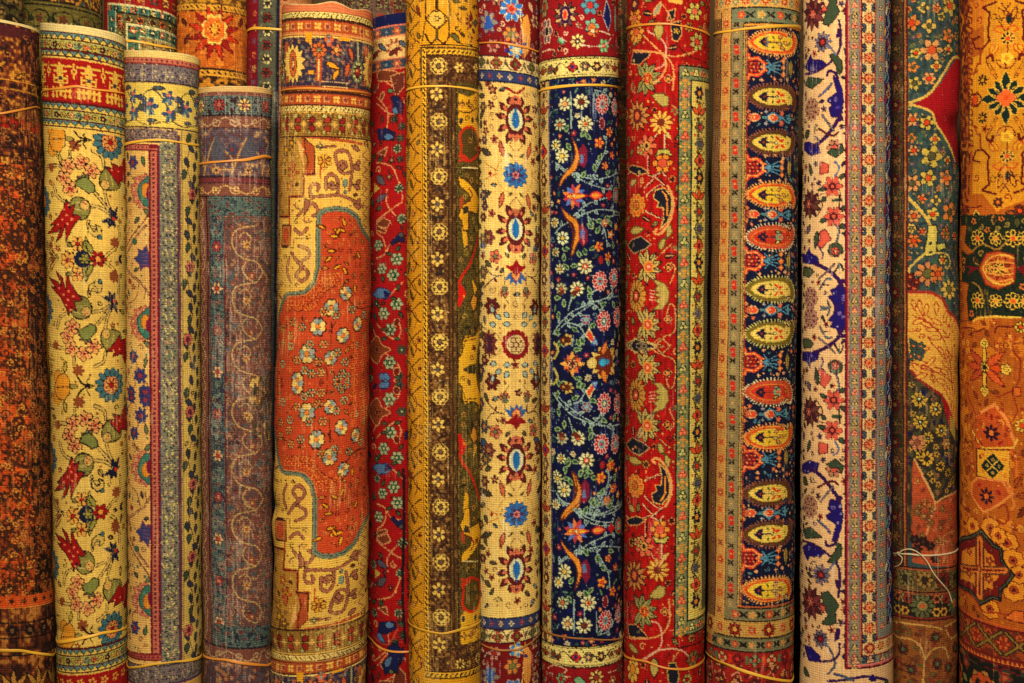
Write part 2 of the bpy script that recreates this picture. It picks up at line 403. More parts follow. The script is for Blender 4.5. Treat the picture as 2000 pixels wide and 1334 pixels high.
    for i in range(-5, 6):
        x = i*52+8
        g = (202, 164, 72)
        D.rline([(x-20, 134), (x-4, 134), (x-4, 144), (x-12, 144)], 3.6, g); D.rline([(x+20, 134), (x+4, 134), (x+4, 144), (x+12, 144)], 3.6, g)
        D.rline([(x, 130), (x, 190)], 5.2, g); D.rflower(x, 158, 12, 6, g, None, (60, 60, 66), amp=.35, sep=False)
        D.rline([(x-13, 152), (x-13, 166), (x+13, 166), (x+13, 152)], 2.6, g)
        D.rline([(x-20, 182), (x+20, 182)], 3.2, g)
        for dx in (-18, -9, 9, 18): D.rline([(x+dx, 176), (x+dx, 192)], 3.0, g); D.rell(x+dx, 193, 3.6, 3, 0, g)
        D.rline([(x+26, 128), (x+26, 156)], 2.2, g); D.rell(x+26, 144, 5, 6, 0, g); D.rell(x+26, 144, 2.4, 3, 0, RD)
    head(206, 1)
    # bottom heading
    D.rrect(-S, 1264, S, 1400, CR); head(1268, 1)
    D.rrect(-S, 1318, S, 1400, RD)
    for i in range(-8, 9): D.rflower(i*26, 1334, 9, 5, (202, 150, 72), None, RD, sep=False, amp=.3)
    D.finish(warp=(226, 196, 130), wear=.05, rib=.07, knot=.10)
    ROLLS['tulip'] = D

def specks(D, s0, y0, s1, y1, colr, n, r0, r1, seed):
    R = np.random.RandomState(seed)
    for i in range(n):
        D.rell(s0+R.rand()*(s1-s0), y0+R.rand()*(y1-y0), r0+R.rand()*(r1-r0), r0*.8+R.rand()*(r1-r0), R.rand()*180, colr if not isinstance(colr, list) else colr[R.randint(len(colr))])

def busy(D, s0, y0, s1, y1, base, dark, lite, seed, n=None, cell=14):
    """fine all-over secondary border: rosettes and specks on a muted ground"""
    D.rrect(s0, y0, s1, y1, base)
    R = np.random.RandomState(seed)
    vert = abs(y1-y0) > abs(s1-s0)
    L = abs(y1-y0) if vert else abs(s1-s0)
    cw = abs(s1-s0) if vert else abs(y1-y0)
    k = int(L/24)
    for i in range(k):
        t = (i+.5)/k
        c = ((s0+s1)/2+R.randn()*1.5, y0+(y1-y0)*t) if vert else (s0+(s1-s0)*t, (y0+y1)/2+R.randn()*1.5)
        r = min(cw*.40, 12)
        for j in range(9):
            a = 2*math.pi*j/9+R.rand()*.3
            D.rell(c[0]+r*math.cos(a), c[1]+r*math.sin(a), 1.9, 1.9, 0, dark)
            D.rell(c[0]+r*.5*math.cos(a+.3), c[1]+r*.5*math.sin(a+.3), 1.5, 1.5, 0, lite[j % len(lite)])
    specks(D, s0, y0, s1, y1, [dark, dark]+list(lite), int(abs((s1-s0)*(y1-y0))/38), .9, 1.9, seed+1)

def guard(D, s0, s1, y0, y1, ground, edge, dot, step=9, horiz=False):
    if horiz:
        D.rrect(s0, y0, s1, y1, ground); D.rrect(s0, y0, s1, y0+2.6, edge); D.rrect(s0, y1-2.6, s1, y1, edge)
        x = s0
        while x < s1: D.rell(x, (y0+y1)/2, 2, 1.8, 0, dot); x += step
    else:
        D.rrect(s0, y0, s1, y1, ground); D.rrect(s0, y0, s0+4, y1, edge); D.rrect(s1-4, y0, s1, y1, edge)
        y = y0
        while y < y1: D.rell((s0+s1)/2, y, 2.2, 2.8, 0, dot); y += step

def pat_lilac():                        # cream field, lilac-grey border
    D = Roll(243, 390, 250, 395, 2838, rim=100, skew=(.07, -.03), seed=3, base=(214, 172, 102), end=14)
    S = D.smax; K = (66, 44, 54); CR = (216, 176, 104); PK = (184, 108, 84); MA = (120, 26, 42); GY = (128, 122, 102); BL = (66, 72, 118); TE = (70, 120, 104)
    D.O(230, 440)
    x1, x2, x3, x4 = D.S(180), D.S(240), D.S(350), D.S(366)
    # field
    D.mirror(773)
    def halfpalm(yc):
        for x, dy, r in ((150, -70, 10), (112, -55, 11), (88, -12, 12), (100, 42, 12), (140, 74, 11)): D.F(x, yc+dy, r, 5, (204, 124, 96), (120, 60, 56), (214, 160, 110), amp=.2, sep=False)
        D.Pg([(185, yc-95), (140, yc-60), (112, yc-20), (120, yc+40), (160, yc+90), (190, yc+70), (190, yc-60)], TE, (60, 80, 76), 2, True)
        for k in range(5): D.Lf(150, yc-50+k*26, 13, 7, 180+(k-2)*26, (96, 140, 110), None)
        D.E(158, yc-6, 9, 14, 0, (212, 140, 44), (90, 60, 60)); D.E(180, yc+14, 7, 14, 0, (130, 28, 70)); D.Lf(150, yc+105, 22, 9, 40, (110, 120, 80), K)
    halfpalm(562-440*0)
    D.O(230, 0); halfpalm(1105); D.F(85, 940, 14, 6, BL, (56, 56, 100), (150, 60, 70), amp=.3); D.L([(85, 940), (70, 1000), (90, 1040)], 2.4, (130, 80, 60)); D.Lf(140, 900, 22, 8, 80, (90, 120, 80), K)
    D.L([(180, 1230), (140, 1290), (60, 1400), (45, 1430)], 3, (120, 72, 62)); D.L([(120, 1300), (100, 1350)], 2, (120, 90, 50))
    D.O(230, 440)
    for pts in ([(160, 0), (110, 60), (60, 140)], [(45, 235), (120, 320), (182, 400)]):
        D.L(pts, 5.6, (120, 66, 60)); D.L(pts, 2.0, (206, 160, 110))
    D.Pg([(92, 190), (118, 165), (112, 135), (140, 145), (165, 110), (172, 150), (190, 190), (176, 240), (150, 235), (130, 262), (125, 225)], BL, (130, 60, 90), 2)
    for k in range(4): D.L([(135, 165+k*20), (170, 160+k*22)], 2, (130, 80, 110))
    D.E(70, 320, 5, 4, 0, (170, 60, 50), K); D.E(95, 90, 6, 5, 0, (60, 110, 90), K); D.Lf(60, 370, 14, 7, 70, TE, K); D.L([(120, 330), (100, 420), (60, 450)], 2, (120, 80, 50)); D.L([(150, 420), (160, 360)], 2, (120, 80, 50))
    for x, y, r in ((90, 755, 13), (130, 865, 15), (50, 870, 13), (80, 990, 12), (155, 960, 14)):
        D.L([(x, y), (x+24, y+50), (x+10, y+100)], 2, (150, 90, 60)); D.F(x, y, r, 7, BL, (50, 50, 96), (150, 60, 70), amp=.24, ew=1.6)
    D.Lf(165, 760, 22, 8, 100, (110, 120, 80), K); D.E(60, 1000-60, 4, 4, 0, (170, 60, 50))
    D.tr()
    D.rrect(-S, 325, D.S(20), 1290, CR)
    for y in range(330, 1290, 46): D.rflower(D.S(30), y, 9, 6, [(206, 132, 96), TE, BL][y % 3], K, (206, 150, 80), amp=.2, sep=False)
    # right borders
    guard(D, x1, x2, 285, 1290, PK, MA, (92, 30, 60))
    busy(D, x2, 262, x3, 1340, GY, (56, 50, 56), [(206, 186, 96), (176, 120, 110), (96, 124, 100), (200, 180, 130)], 4)
    D.rrect(x2, 262, x2+1.8, 1340, (90, 84, 110)); D.rrect(x3-2, 262, x4, 1340, (104, 60, 74)); D.rrect(x4, 250, S, 1340, (198, 168, 90)); D.rrect(x4+2, 250, x4+4, 1340, (150, 130, 80))
    i = 0
    for y in range(255, 1345, 24):
        i += 1; xx = x4+22+7*math.sin(i*1.3)
        D.rleaf(xx-6, y, 22, 12, 70+40*math.sin(i*2.1), [(52, 62, 70), (70, 82, 60), (60, 66, 86)][i % 3], (60, 50, 50))
        if i % 6 == 0: D.rflower(xx, y, 12, 6, (190, 104, 90), K, (120, 40, 60), sep=False)
        D.rline([(xx, y), (x4+22+7*math.sin((i+1)*1.3), y+24)], 1.8, (70, 50, 56))
        D.rleaf(xx+20, y+8, 20, 10, 100, (60, 70, 60), K)
    D.filler(-S, D.S(180), 300, 1275, [CR], 700, [('leaf', 8, (104, 116, 84), K), ('curl', 7, (130, 80, 60), None), ('bud', 6, (190, 90, 70), (206, 160, 80)), ('dot', 4, (60, 110, 100), None)], K, 6)
    D.filler(x4, S, 262, 1320, [(198, 168, 90)], 500, [('leaf', 8, (64, 74, 70), K), ('curl', 6, K, None), ('bud', 6, (150, 70, 70), (190, 150, 80))], K, 7)
    # top
    guard(D, -S, S, 110, 126, PK, MA, (96, 40, 60), 10, True)
    busy(D, -S, 126, S, 162, (126, 112, 112), (66, 50, 70), [(196, 176, 120), (160, 130, 130), (110, 124, 96)], 6)
    D.rrect(-S, 160, S, 163, K); D.rrect(-S, 163, S, 250, (212, 184, 92))
    for i in range(-4, 5):
        x = i*74-18
        D.rline(cr([(x-37, 236), (x-22, 190), (x, 176), (x+22, 200), (x+37, 236)]), 3, (84, 78, 60))
        D.rline(cr([(x-37, 236), (x-15, 244), (x+15, 238), (x+37, 236)]), 2.4, (84, 60, 50))
        for dx, dy, r in ((-8, 208, 18), (28, 190, 15), (30, 222, 15)):
            D.rpol(x+dx, dy, r, 5, .32, 18*dx, (62, 80, 110)); D.rell(x+dx, dy-5, 5, 3.4, 0, (190, 110, 90))
            for a in (60, 90, 120): D.rline([(x+dx, dy), (x+dx+r*math.cos(math.radians(a)), dy+r*math.sin(math.radians(a)))], 1.6, (110, 132, 130))
        D.rleaf(x-36, 190, 24, 11, 10, (70, 78, 100), K); D.rleaf(x-34, 214, 20, 11, -20, (80, 90, 80), K); D.rleaf(x-2, 172, 24, 9, 0, (76, 92, 96), K); D.rleaf(x-14, 236, 20, 8, 0, (76, 92, 96), K)
    D.rrect(-S, 248, S, 251, K)
    busy(D, -S, 252, x3, 276, (130, 112, 106), (80, 50, 60), [(196, 170, 110), (150, 110, 110)], 8)
    D.rrect(-S, 276, x2, 279, K); guard(D, -S, x2-3, 282, 296, PK, MA, (96, 40, 60), 9, True); D.rrect(x1, 284, x2, 290, MA)
    # bottom
    guard(D, -S, x2, 1276, 1290, (176, 84, 70), MA, (92, 30, 60), 9, True)
    busy(D, -S, 1300, S, 1336, (120, 108, 104), (66, 50, 60), [(186, 166, 110), (150, 110, 110)], 9); D.rrect(-S, 1298, S, 1301, K); D.rrect(-S, 1334, S, 1338, (90, 60, 90)); D.rrect(-S, 1338, S, 1400, (204, 160, 90))
    D.finish(warp=(216, 186, 130), wear=.10, rib=.11, knot=.12)
    ROLLS['lilac'] = D

def scrolls(D, s0, s1, y0, y1, colr, w, seed, r=22):
    """running vine with spiral side shoots, vertical column"""
    R = np.random.RandomState(seed); c = (s0+s1)/2; amp = (s1-s0)*.30
    y = y0; sg = 1; P = []
    while y < y1+r*2: P.append((c+sg*amp, y)); y += r*2; sg = -sg
    D.rline(cr(P, False, 8), w, colr)
    for i, (x, y) in enumerate(P):
        s = 1 if x > c else -1
        D.spiral(x-s*amp*.9, y, r*.9, 1.25, 90 if i % 2 else 270, s, w*.8, colr)
def pat_slate():                        # plum and slate worn carpet
    D = Roll(386, 529.5, 397.5, 532, 2838, rim=168, skew=(-.02, .10), seed=4, base=(92, 50, 48), end=11)
    S = D.smax; PL = (120, 76, 66); SL = (92, 106, 100); RB = (130, 82, 68); BG = (186, 156, 116); DK = (44, 34, 42)
    D.O(230, 440)
    a, b, c = D.S(528), D.S(535), D.S(618)
    D.rrect(-S, 168, S, 1400, RB)
    scrolls(D, D.S(475), D.S(512), 340, 1270, BG, 2, 3, 15)
    D.rrect(D.S(462), 340, D.S(468), 1270, (60, 34, 34)); D.rrect(D.S(520), 340, D.S(526), 1270, (60, 34, 34))
    D.rrect(b, 380, c, 1266, SL); D.mottle(b, 380, c, 1266, [((12, 4), .7), ((5, 9), .6)], 21, [(.4, None), (.62, (54, 64, 74)), (.86, (98, 112, 104)), (1, (60, 58, 74))])
    D.rrect(b-1.5, 380, b+1.2, 1266, (60, 34, 50)); D.rrect(c-1, 430, c+3, 1220, (110, 40, 46))
    for i, y in enumerate(range(400, 1260, 82)):
        s = D.S(573)
        if i % 2: D.rflower(s, y, 11, 6, (150, 66, 66), (60, 40, 50), (196, 130, 100), sep=False)
        else: D.rflower(s, y, 12, 6, (206, 164, 120), (84, 60, 60), (170, 70, 50), amp=.25)
        for k in range(3):
            D.rline([(s-14, y+20+18*k), (s+12, y+28+18*k)], 2, (56, 60, 72))
    D.rrect(c+3, 420, S, 1222, PL)
    D.mottle(c+3, 420, S, 1222, [((4, 3), .7), ((9, 7), .4)], 23, [(.34, (94, 78, 74)), (.66, None), (.86, (134, 78, 64)), (.96, (140, 108, 88)), (1, (160, 134, 100))])
    cc = D.S(745)
    P = []
    BGm = (176, 146, 98)
    for n_ in range(-1, 9):
        o = n_*330
        if 440+(o)/Q < 405 or 440+(o+330)/Q > 1235: continue
        D.L([(800, o), (690, o+22), (660, o+90), (690, o+165), (745, o+195), (800, o+212), (835, o+270), (800, o+330)], 2.8, BGm)
        D.L([(800, o+330), (745, o+300), (720, o+250), (740, o+215)], 2.2, BGm); D.L([(700, o+60), (740, o+40), (770, o+80), (745, o+110), (725, o+85)], 2.2, BGm); D.L([(830, o+60), (845, o+100), (820, o+150)], 2, (150, 110, 80))
        D.F(745, o+110, 9, 8, (186, 150, 90), None, (150, 80, 56), amp=.35, sep=False); D.F(775, o+290, 8, 6, (150, 84, 60), None, (190, 150, 96), amp=.35, sep=False); D.F(690, o+250, 6, 5, (110, 110, 100), None, (160, 70, 70), amp=.35, sep=False); D.F(850, o+200, 6, 5, (150, 110, 80), None, (120, 50, 50), sep=False)
    D.O(230, 440)
    D.mottle(D.S(760), 735, S, 860, [((8, 6), .6), ((16, 12), .5)], 29, [(.4, None), (.6, (96, 74, 50)), (.8, (70, 74, 50)), (.92, (150, 110, 66)), (1, (200, 166, 96))])
    D.filler(c+3, S, 425, 1220, [PL, (94, 78, 74), (134, 78, 64)], 1800, [('curl', 8, (150, 112, 92), None), ('bud', 6, (120, 110, 104), (160, 80, 74)), ('leaf', 7, (84, 92, 92), None), ('twig', 9, (156, 124, 92), (96, 100, 96)), ('curl', 7, (66, 44, 52), None)], None, 8, tol=100)
    D.filler(-S, S, 252, 343, [(100, 70, 72), (92, 86, 98), (116, 92, 94)], 500, [('curl', 8, (186, 156, 116), None), ('leaf', 8, (120, 110, 104), None), ('bud', 7, (170, 130, 90), (110, 60, 60))], None, 19, tol=90)
    D.filler(b, c, 400, 1250, [SL, (54, 64, 74), (98, 112, 104)], 500, [('curl', 6, (60, 62, 74), None), ('leaf', 6, (120, 130, 116), None), ('bud', 5, (150, 110, 96), (80, 60, 66))], None, 18, tol=90)
    D.filler(-S, b, 360, 1260, [RB], 500, [('curl', 6, (160, 120, 90), None), ('leaf', 6, (90, 60, 60), None)], None, 9)
    # top
    D.rrect(-S, 186, S, 222, SL); D.mottle(-S, 186, S, 222, [((4, 10), .7), ((9, 5), .5)], 31, [(.35, None), (.6, (60, 66, 74)), (.85, (112, 122, 112)), (1, (56, 40, 46))])
    for i in range(-4, 5): D.rflower(i*50+18, 204, 13, 8, (212, 176, 110) if i % 2 == 0 else (160, 66, 60), DK, (170, 100, 80), amp=.25)
    def sband(y, h, col_=BG):
        D.rrect(-S, y, S, y+h, RB); D.rrect(-S, y, S, y+2, DK); D.rrect(-S, y+h-2, S, y+h, DK)
        for i in range(-6, 7):
            D.spiral(i*40, y+h*.5, h*.36, 1.3, 0 if i % 2 else 180, 1 if i % 2 else -1, 2.4, col_)
            D.rline(cr([(i*40-20, y+h*.5+h*.3*(1 if i % 2 else -1)), (i*40, y+h*.5), (i*40+20, y+h*.5-h*.3*(1 if i % 2 else -1))]), 2.2, col_)
    sband(223, 28)
    D.mottle(-S, 251, S, 345, [((5, 5), .6), ((10, 14), .6)], 33, [(.3, (100, 70, 72)), (.6, (92, 86, 98)), (.82, (116, 92, 94)), (.92, (140, 94, 74)), (1, (176, 146, 106))])
    for i in range(-4, 5):
        x = i*62+24
        D.rline(cr([(x-31, 340), (x-14, 290), (x, 268), (x+14, 290), (x+31, 310), (x+31, 340)]), 3, (176, 138, 84)); D.rpoly([(x-16, 300), (x, 262), (x+20, 286), (x+16, 312), (x, 318)], (92, 88, 98))
        D.rflower(x+31, 292, 12, 6, (74, 70, 92), None, (120, 60, 66), sep=False, amp=.3); D.rflower(x, 332, 9, 7, (196, 152, 84), None, (90, 56, 60), sep=False, amp=.35)
    D.rrect(-S, 343, S, 346, DK); D.rrect(-S, 346, S, 356, (118, 56, 60)); sband(356, 28, (200, 160, 100))
    D.rrect(b, 384, S, 420, SL); D.mottle(b, 384, S, 420, [((4, 8), .7), ((9, 5), .5)], 35, [(.4, None), (.65, (54, 62, 70)), (.9, (104, 116, 104)), (1, (110, 56, 56))])
    # bottom
    D.rrect(b, 1224, S, 1266, SL); D.mottle(b, 1224, S, 1266, [((5, 9), .7), ((8, 5), .5)], 37, [(.4, None), (.7, (48, 56, 66)), (.92, (100, 112, 104)), (1, (120, 60, 60))])
    sband(1266, 34)
    D.mottle(-S, 1300, S, 1400, [((5, 6), .6), ((12, 14), .6)], 39, [(.35, (90, 64, 66)), (.6, (88, 84, 92)), (.85, (116, 60, 56)), (1, (160, 118, 80))])
    D.finish(warp=(196, 166, 140), wear=.20, rib=.16, knot=.2)
    ROLLS['slate'] = D
def pat_medallion():                    # gold field with stepped frame and coral medallion
    D = Roll(551, 728, 529, 716, 2845, rim=7, skew=(.05, -.10), seed=5, base=(222, 176, 84), end=16)
    S = D.smax; GD = (224, 178, 84); MV = (164, 104, 76); K = (74, 36, 26); RU = (176, 84, 42); TE = (128, 142, 116); CO = (188, 78, 40); OL = (150, 112, 50)
    NV = (64, 52, 72); CRM = (226, 192, 116); RD = (150, 34, 24); YE = (222, 156, 34); BG = (196, 150, 100)
    D.O(520, 0); D.mirror(748)
    # field: scrolls
    def ring(x, y, r, a0=0, d=1, w=8):
        s, v = D.z(x, y); w = w*.78; D.spiral(s, v, r, 1.15, a0, d, w+2.4, K); D.spiral(s, v, r, 1.15, a0, d, w, MV)
    def band_(pts, w=8): w = w*.78; D.L(pts, w+2.4, K); D.L(pts, w, MV)
    band_([(290, 850), (330, 850), (400, 846)], 4)
    band_([(410, 950), (400, 890), (440, 870), (480, 890), (495, 960), (490, 1040), (480, 1100)], 7)
    ring(450, 960, 17, 40, 1, 6)
    band_([(345, 1090), (345, 1030), (380, 1010), (410, 1040), (412, 1110)], 7); ring(380, 1070, 10, 0, 1, 5)
    band_([(260, 1150), (250, 1100), (270, 1065), (300, 1075), (295, 1105)], 7)
    band_([(270, 1140), (350, 1135), (420, 1130), (500, 1160), (560, 1200)], 6)
    band_([(180, 1250), (230, 1200), (270, 1180), (300, 1230), (270, 1250)], 7)
    D.Pg([(220, 1150), (255, 1165), (240, 1210), (215, 1250)], MV, K, 1.2)
    D.F(335, 932, 13.5, 8, (214, 156, 50), K, (196, 120, 60), amp=.16, cr_=.25, rot=22); D.L([(310, 960), (312, 1030)], 3, (176, 80, 50)); D.L([(312, 970), (330, 985)], 2.4, RD)
    D.E(455, 1060, 4.5, 8, 0, TE, (60, 80, 90)); D.Lf(455, 1100, 9, 6, 90, TE, (60, 80, 90)); D.Pg([(420, 970), (450, 940), (465, 970), (440, 990)], MV, K, 1.2)
    D.F(310, 845, 6, 4, TE, K, GD, sep=False, amp=.35)
    # right edge leafy
    for y in range(870, 1330, 56):
        D.Lf(545, y, 24, 11, 200 if (y // 56) % 2 else 130, MV, K); D.L([(585, y), (560, y+30), (590, y+56)], 3, MV)
    # left: worn green-gold column with stepped rust frame
    D.Pg([(60, 790), (215, 790), (215, 870), (250, 920), (225, 1010), (210, 1010), (210, 1135), (130, 1135), (130, 1260), (60, 1260)], (176, 132, 56))
    D.Pg([(190, 790), (560, 840), (565, 826), (200, 800)], K); 
    D.L([(560, 832), (400, 808), (215, 790), (215, 870), (245, 920), (225, 975), (280, 1008), (212, 1010), (212, 1138), (130, 1138), (130, 1256), (85, 1256)], 6, RU, False)
    D.L([(275, 850), (275, 1008), (212, 1008), (212, 1138), (132, 1138), (132, 1256), (70, 1256)], 3, K, False)
    D.Pg([(220, 800), (275, 850), (275, 1005), (215, 1008), (240, 940), (225, 880)], (180, 88, 44), K, 1.4)
    D.Pg([(178, 800), (215, 860), (210, 960), (190, 880)], (220, 170, 100), None)
    for x, y, r, c in ((150, 1000, 14, RU), (140, 700, 12, (190, 110, 50)), (130, 1080, 10, (176, 90, 50)), (120, 870, 12, (130, 96, 40)), (150, 830, 10, (120, 90, 44)), (110, 930, 10, (140, 100, 44)), (160, 760, 8, CRM)):
        D.F(x, y, r, 5, c, K, YE, amp=.35, sep=False)
    D.Lf(150, 930, 26, 12, 90, (186, 96, 50), K); D.Lf(120, 760, 40, 7, 80, (120, 80, 40)); D.L([(130, 1256), (130, 1334)], 4, RU)
    # left outer lower scrolls
    D.O(520, 440)
    D.tr((0, 1, 0, 1), (0, 1, 1496, -1))
    D.Pg([(88, 0), (84, 120), (140, 120), (140, 70), (140, 0)], (180, 110, 60), K, 1.5); D.E(110, 60, 8, 13, 0, (190, 86, 46), K)
    band_([(160, 20), (200, 50), (235, 20)], 7); D.L([(90, 128), (160, 130), (160, 78), (260, 78)], 2, K, False)
    band_([(150, 160), (180, 210), (205, 240), (170, 290), (205, 325), (240, 280), (200, 230)], 7)
    band_([(135, 190), (120, 260), (135, 325)], 7); band_([(190, 120), (240, 140), (245, 180), (200, 210)], 6)
    band_([(68, 400), (110, 460), (90, 560), (55, 610)], 5); D.E(80, 520, 5, 12, 0, MV, K)
    D.tr((0, 1, 0, 1), (0, 1, 1496, -1))
    # medallion
    med = [(40, 620), (70, 520), (100, 420), (118, 400), (210, 395), (250, 365), (280, 320), (298, 250), (300, 0), (302, -60), (340, -88), (400, -96), (460, -90), (520, -50), (545, 0), (570, 40), (640, 95), (700, 130)]
    out = [D.z(x, y) for x, y in med]; sx = D.smax
    P = [(min(sx, a), b) for a, b in out]+[(sx, 640), (sx, 748+3), (-sx, 748+3), (-sx, D.z(40, 620)[1])]
    D.rpoly(P, CO)
    D.rline(out, 11, (70, 66, 50)); D.rline(out, 9, (124, 132, 108)); D.rline([(a+1, b+1) for a, b in out], 1.4, (60, 76, 66))
    D.L([(118, 412), (215, 405), (262, 372), (292, 325), (308, 255)], 2.4, (214, 120, 60))
    # inner ornament
    for x, y, a in ((385, 20, 40), (365, 60, 10), (460, 40, 200), (350, 150, 0), (380, 180, 140), (430, 230, 150), (525, 150, 60), (440, 240, 60), (455, 10, 250), (510, 340, 90), (345, 20, 200), (400, 60, 300)):
        D.Lf(x, y, 20, 9, a, YE, (96, 30, 14), tooth=.4)
    for x, y in ((360, 40), (430, 110), (530, 60), (330, 190), (480, 200), (560, 250)): D.F(x, y, 5, 5, (186, 120, 60), None, CO, sep=False, amp=.3)
    arch = [(120, 490), (210, 488), (262, 480), (290, 430), (330, 380), (390, 340), (430, 370), (450, 410)]
    D.L([(120, 492), (262, 488), (290, 440), (335, 392), (395, 352), (440, 380)], 2, K)
    for (x, y) in cr(arch, False, 3): D.F(x, y-10, 6.5, 7, (216, 120, 50), (150, 50, 24), (190, 80, 36), sep=False, ew=1)
    for (x, y) in cr([(130, 450), (200, 448), (262, 410), (300, 350), (350, 300), (410, 290)], False, 3): D.F(x, y, 6, 6, (218, 126, 56), (160, 50, 24), (196, 70, 30), sep=False, ew=1)
    R = np.random.RandomState(3)
    for x, y, r in ((375, 478, 15), (458, 395, 13), (297, 588, 16), (440, 640, 14), (524, 575, 13), (235, 745, 17), (372, 770, 13), (176, 895, 14)):
        s, v = D.z(x, y)
        D.rpol(s, v, r+1.8, 8, .1, 22, K, yx=1.15)
        for j in range(8):
            a = math.radians(22+45*j); c = [(160, 156, 150), (222, 180, 100), (222, 190, 120), (130, 146, 130)][(j*3+int(x)) % 4]
            D.rell(s+r*.62*math.cos(a), v+1.15*r*.62*math.sin(a), r*.34, r*.30, math.degrees(a), c)
        D.rell(s, v, r*.26, r*.3, 0, (216, 130, 40))
    for x, y in ((135, 640), (90, 680), (205, 590), (330, 500), (490, 490), (455, 795), (260, 860), (315, 855), (410, 895), (100, 800), (180, 780), (140, 700), (440, 860), (520, 700), (150, 560), (250, 690), (330, 690), (410, 740), (300, 790), (400, 520), (560, 520), (570, 640), (90, 600), (220, 840), (470, 880)):
        D.F(x, y, 8.5, 6, (166, 160, 120) if int(x) % 3 else (196, 150, 90), K, (200, 110, 50), amp=.25, sep=True, ew=1)
    D.L([(375, 560), (372, 700)], 1.8, K); D.L([(262, 830), (340, 820), (350, 900)], 1.2, (110, 40, 20)); D.L([(400, 560), (360, 620)], 1.4, K)
    D.L([(450, 400), (520, 480), (590, 470)], 1.8, K)
    D.L([(500, 640), (520, 760), (500, 900)], 8, (208, 100, 44)); D.L([(560, 640), (560, 900)], 5, (204, 96, 46))
    for x, y in ((505, 700), (520, 760), (560, 720), (500, 820), (556, 800), (520, 880)): D.F(x, y, 7, 6, (216, 130, 60), (150, 50, 24), CO, sep=False)
    D.filler(-S, S, 425, 750, [CO], 1500, [('bud', 6, (206, 126, 60), (150, 50, 26)), ('curl', 7, (120, 44, 24), None), ('leaf', 7, (208, 140, 60), (110, 40, 20)), ('twig', 9, (120, 46, 26), (190, 104, 56)), ('dot', 3.5, (206, 120, 60), None), ('curl', 6, (204, 120, 64), None)], (110, 40, 22), 3)
    D.filler(-S, S, 275, 640, [GD], 1400, [('curl', 11, MV, None), ('leaf', 8, (168, 104, 70), K), ('twig', 11, K, MV), ('bud', 7, (190, 110, 60), GD), ('curl', 7, K, None), ('dot', 3, K, None)], K, 4)
    D.filler(-S, 0, 268, 430, [(176, 132, 56)], 500, [('curl', 7, (110, 76, 36), None), ('leaf', 7, (140, 90, 44), (90, 60, 30)), ('dot', 3.5, (206, 160, 90), None)], K, 5)
    # borders (mirrored top/bottom)
    D.mirror(748)
    D.rrect(-S, 222, S, 268, (156, 118, 54)); D.rrect(-S, 266, S, 269, K)
    D.mottle(-S, 222, S, 264, [((4, 4), 1)], 8, [(.25, (130, 96, 46)), (.7, None), (.85, (186, 146, 70)), (1, (110, 70, 36))])
    for i, x in enumerate(range(-5, 6)):
        s = x*31+2
        D.rleaf(s+6, 230, 17, 13, 140, (150, 40, 30) if x % 2 else (170, 60, 36), K); D.rleaf(s+6, 256, 17, 13, 220, (150, 40, 30) if x % 2 else (170, 60, 36), K)
        D.rell(s+13, 243, 7, 8, 0, (156, 118, 54)); D.rpol(s+14, 243, 6, 4, .3, 0, (216, 170, 90)); D.rflower(s-6, 227, 4, 5, (200, 190, 110), K, TE, sep=False); D.rflower(s-6, 259, 4, 5, (200, 170, 70), K, TE, sep=False)
    def stars(y, h):
        D.rrect(-S, y, S, y+h, RU); D.rrect(-S, y-2, S, y, K); D.rrect(-S, y+h, S, y+h+2, K)
        for i in range(-9, 10):
            s = i*19.5
            if i % 2: D.rpol(s, y+h/2, 8.5, 4, .34, 45, (226, 176, 84)); D.rell(s, y+h/2, 2, 2, 0, RU)
            else:
                D.rrect(s-6, y+h/2-6, s+6, y+h/2+6, (206, 140, 84)); D.rrect(s-3.5, y+h/2-3.5, s+3.5, y+h/2+3.5, (130, 70, 60)); D.rrect(s+1, y+h/2-4, s+6, y+h/2, RU)
    def smarks(y, h):
        D.rrect(-S, y, S, y+h, CRM); D.rrect(-S, y, S, y+1.6, K); D.rrect(-S, y+h-1.6, S, y+h, K)
        for i in range(-20, 21):
            s = i*9.2
            if i % 3 == 0: D.rpol(s, y+h/2, 4, 4, .3, 0, (90, 100, 60)); D.rell(s, y+h/2, 1.6, 1.6, 0, CRM)
            else: D.rline([(s-3, y+h/2+3), (s, y+h/2-1), (s+3, y+h/2-3)], 2.4, (70, 60, 44))
    smarks(206, 13); stars(183, 21)
    D.tr()
    stars(40, 23); smarks(23, 14); D.rrect(-S, 0, S, 22, (206, 104, 60)); D.rrect(-S, 64, S, 69, (206, 140, 80)); D.rrect(-S, 69, S, 71, K)
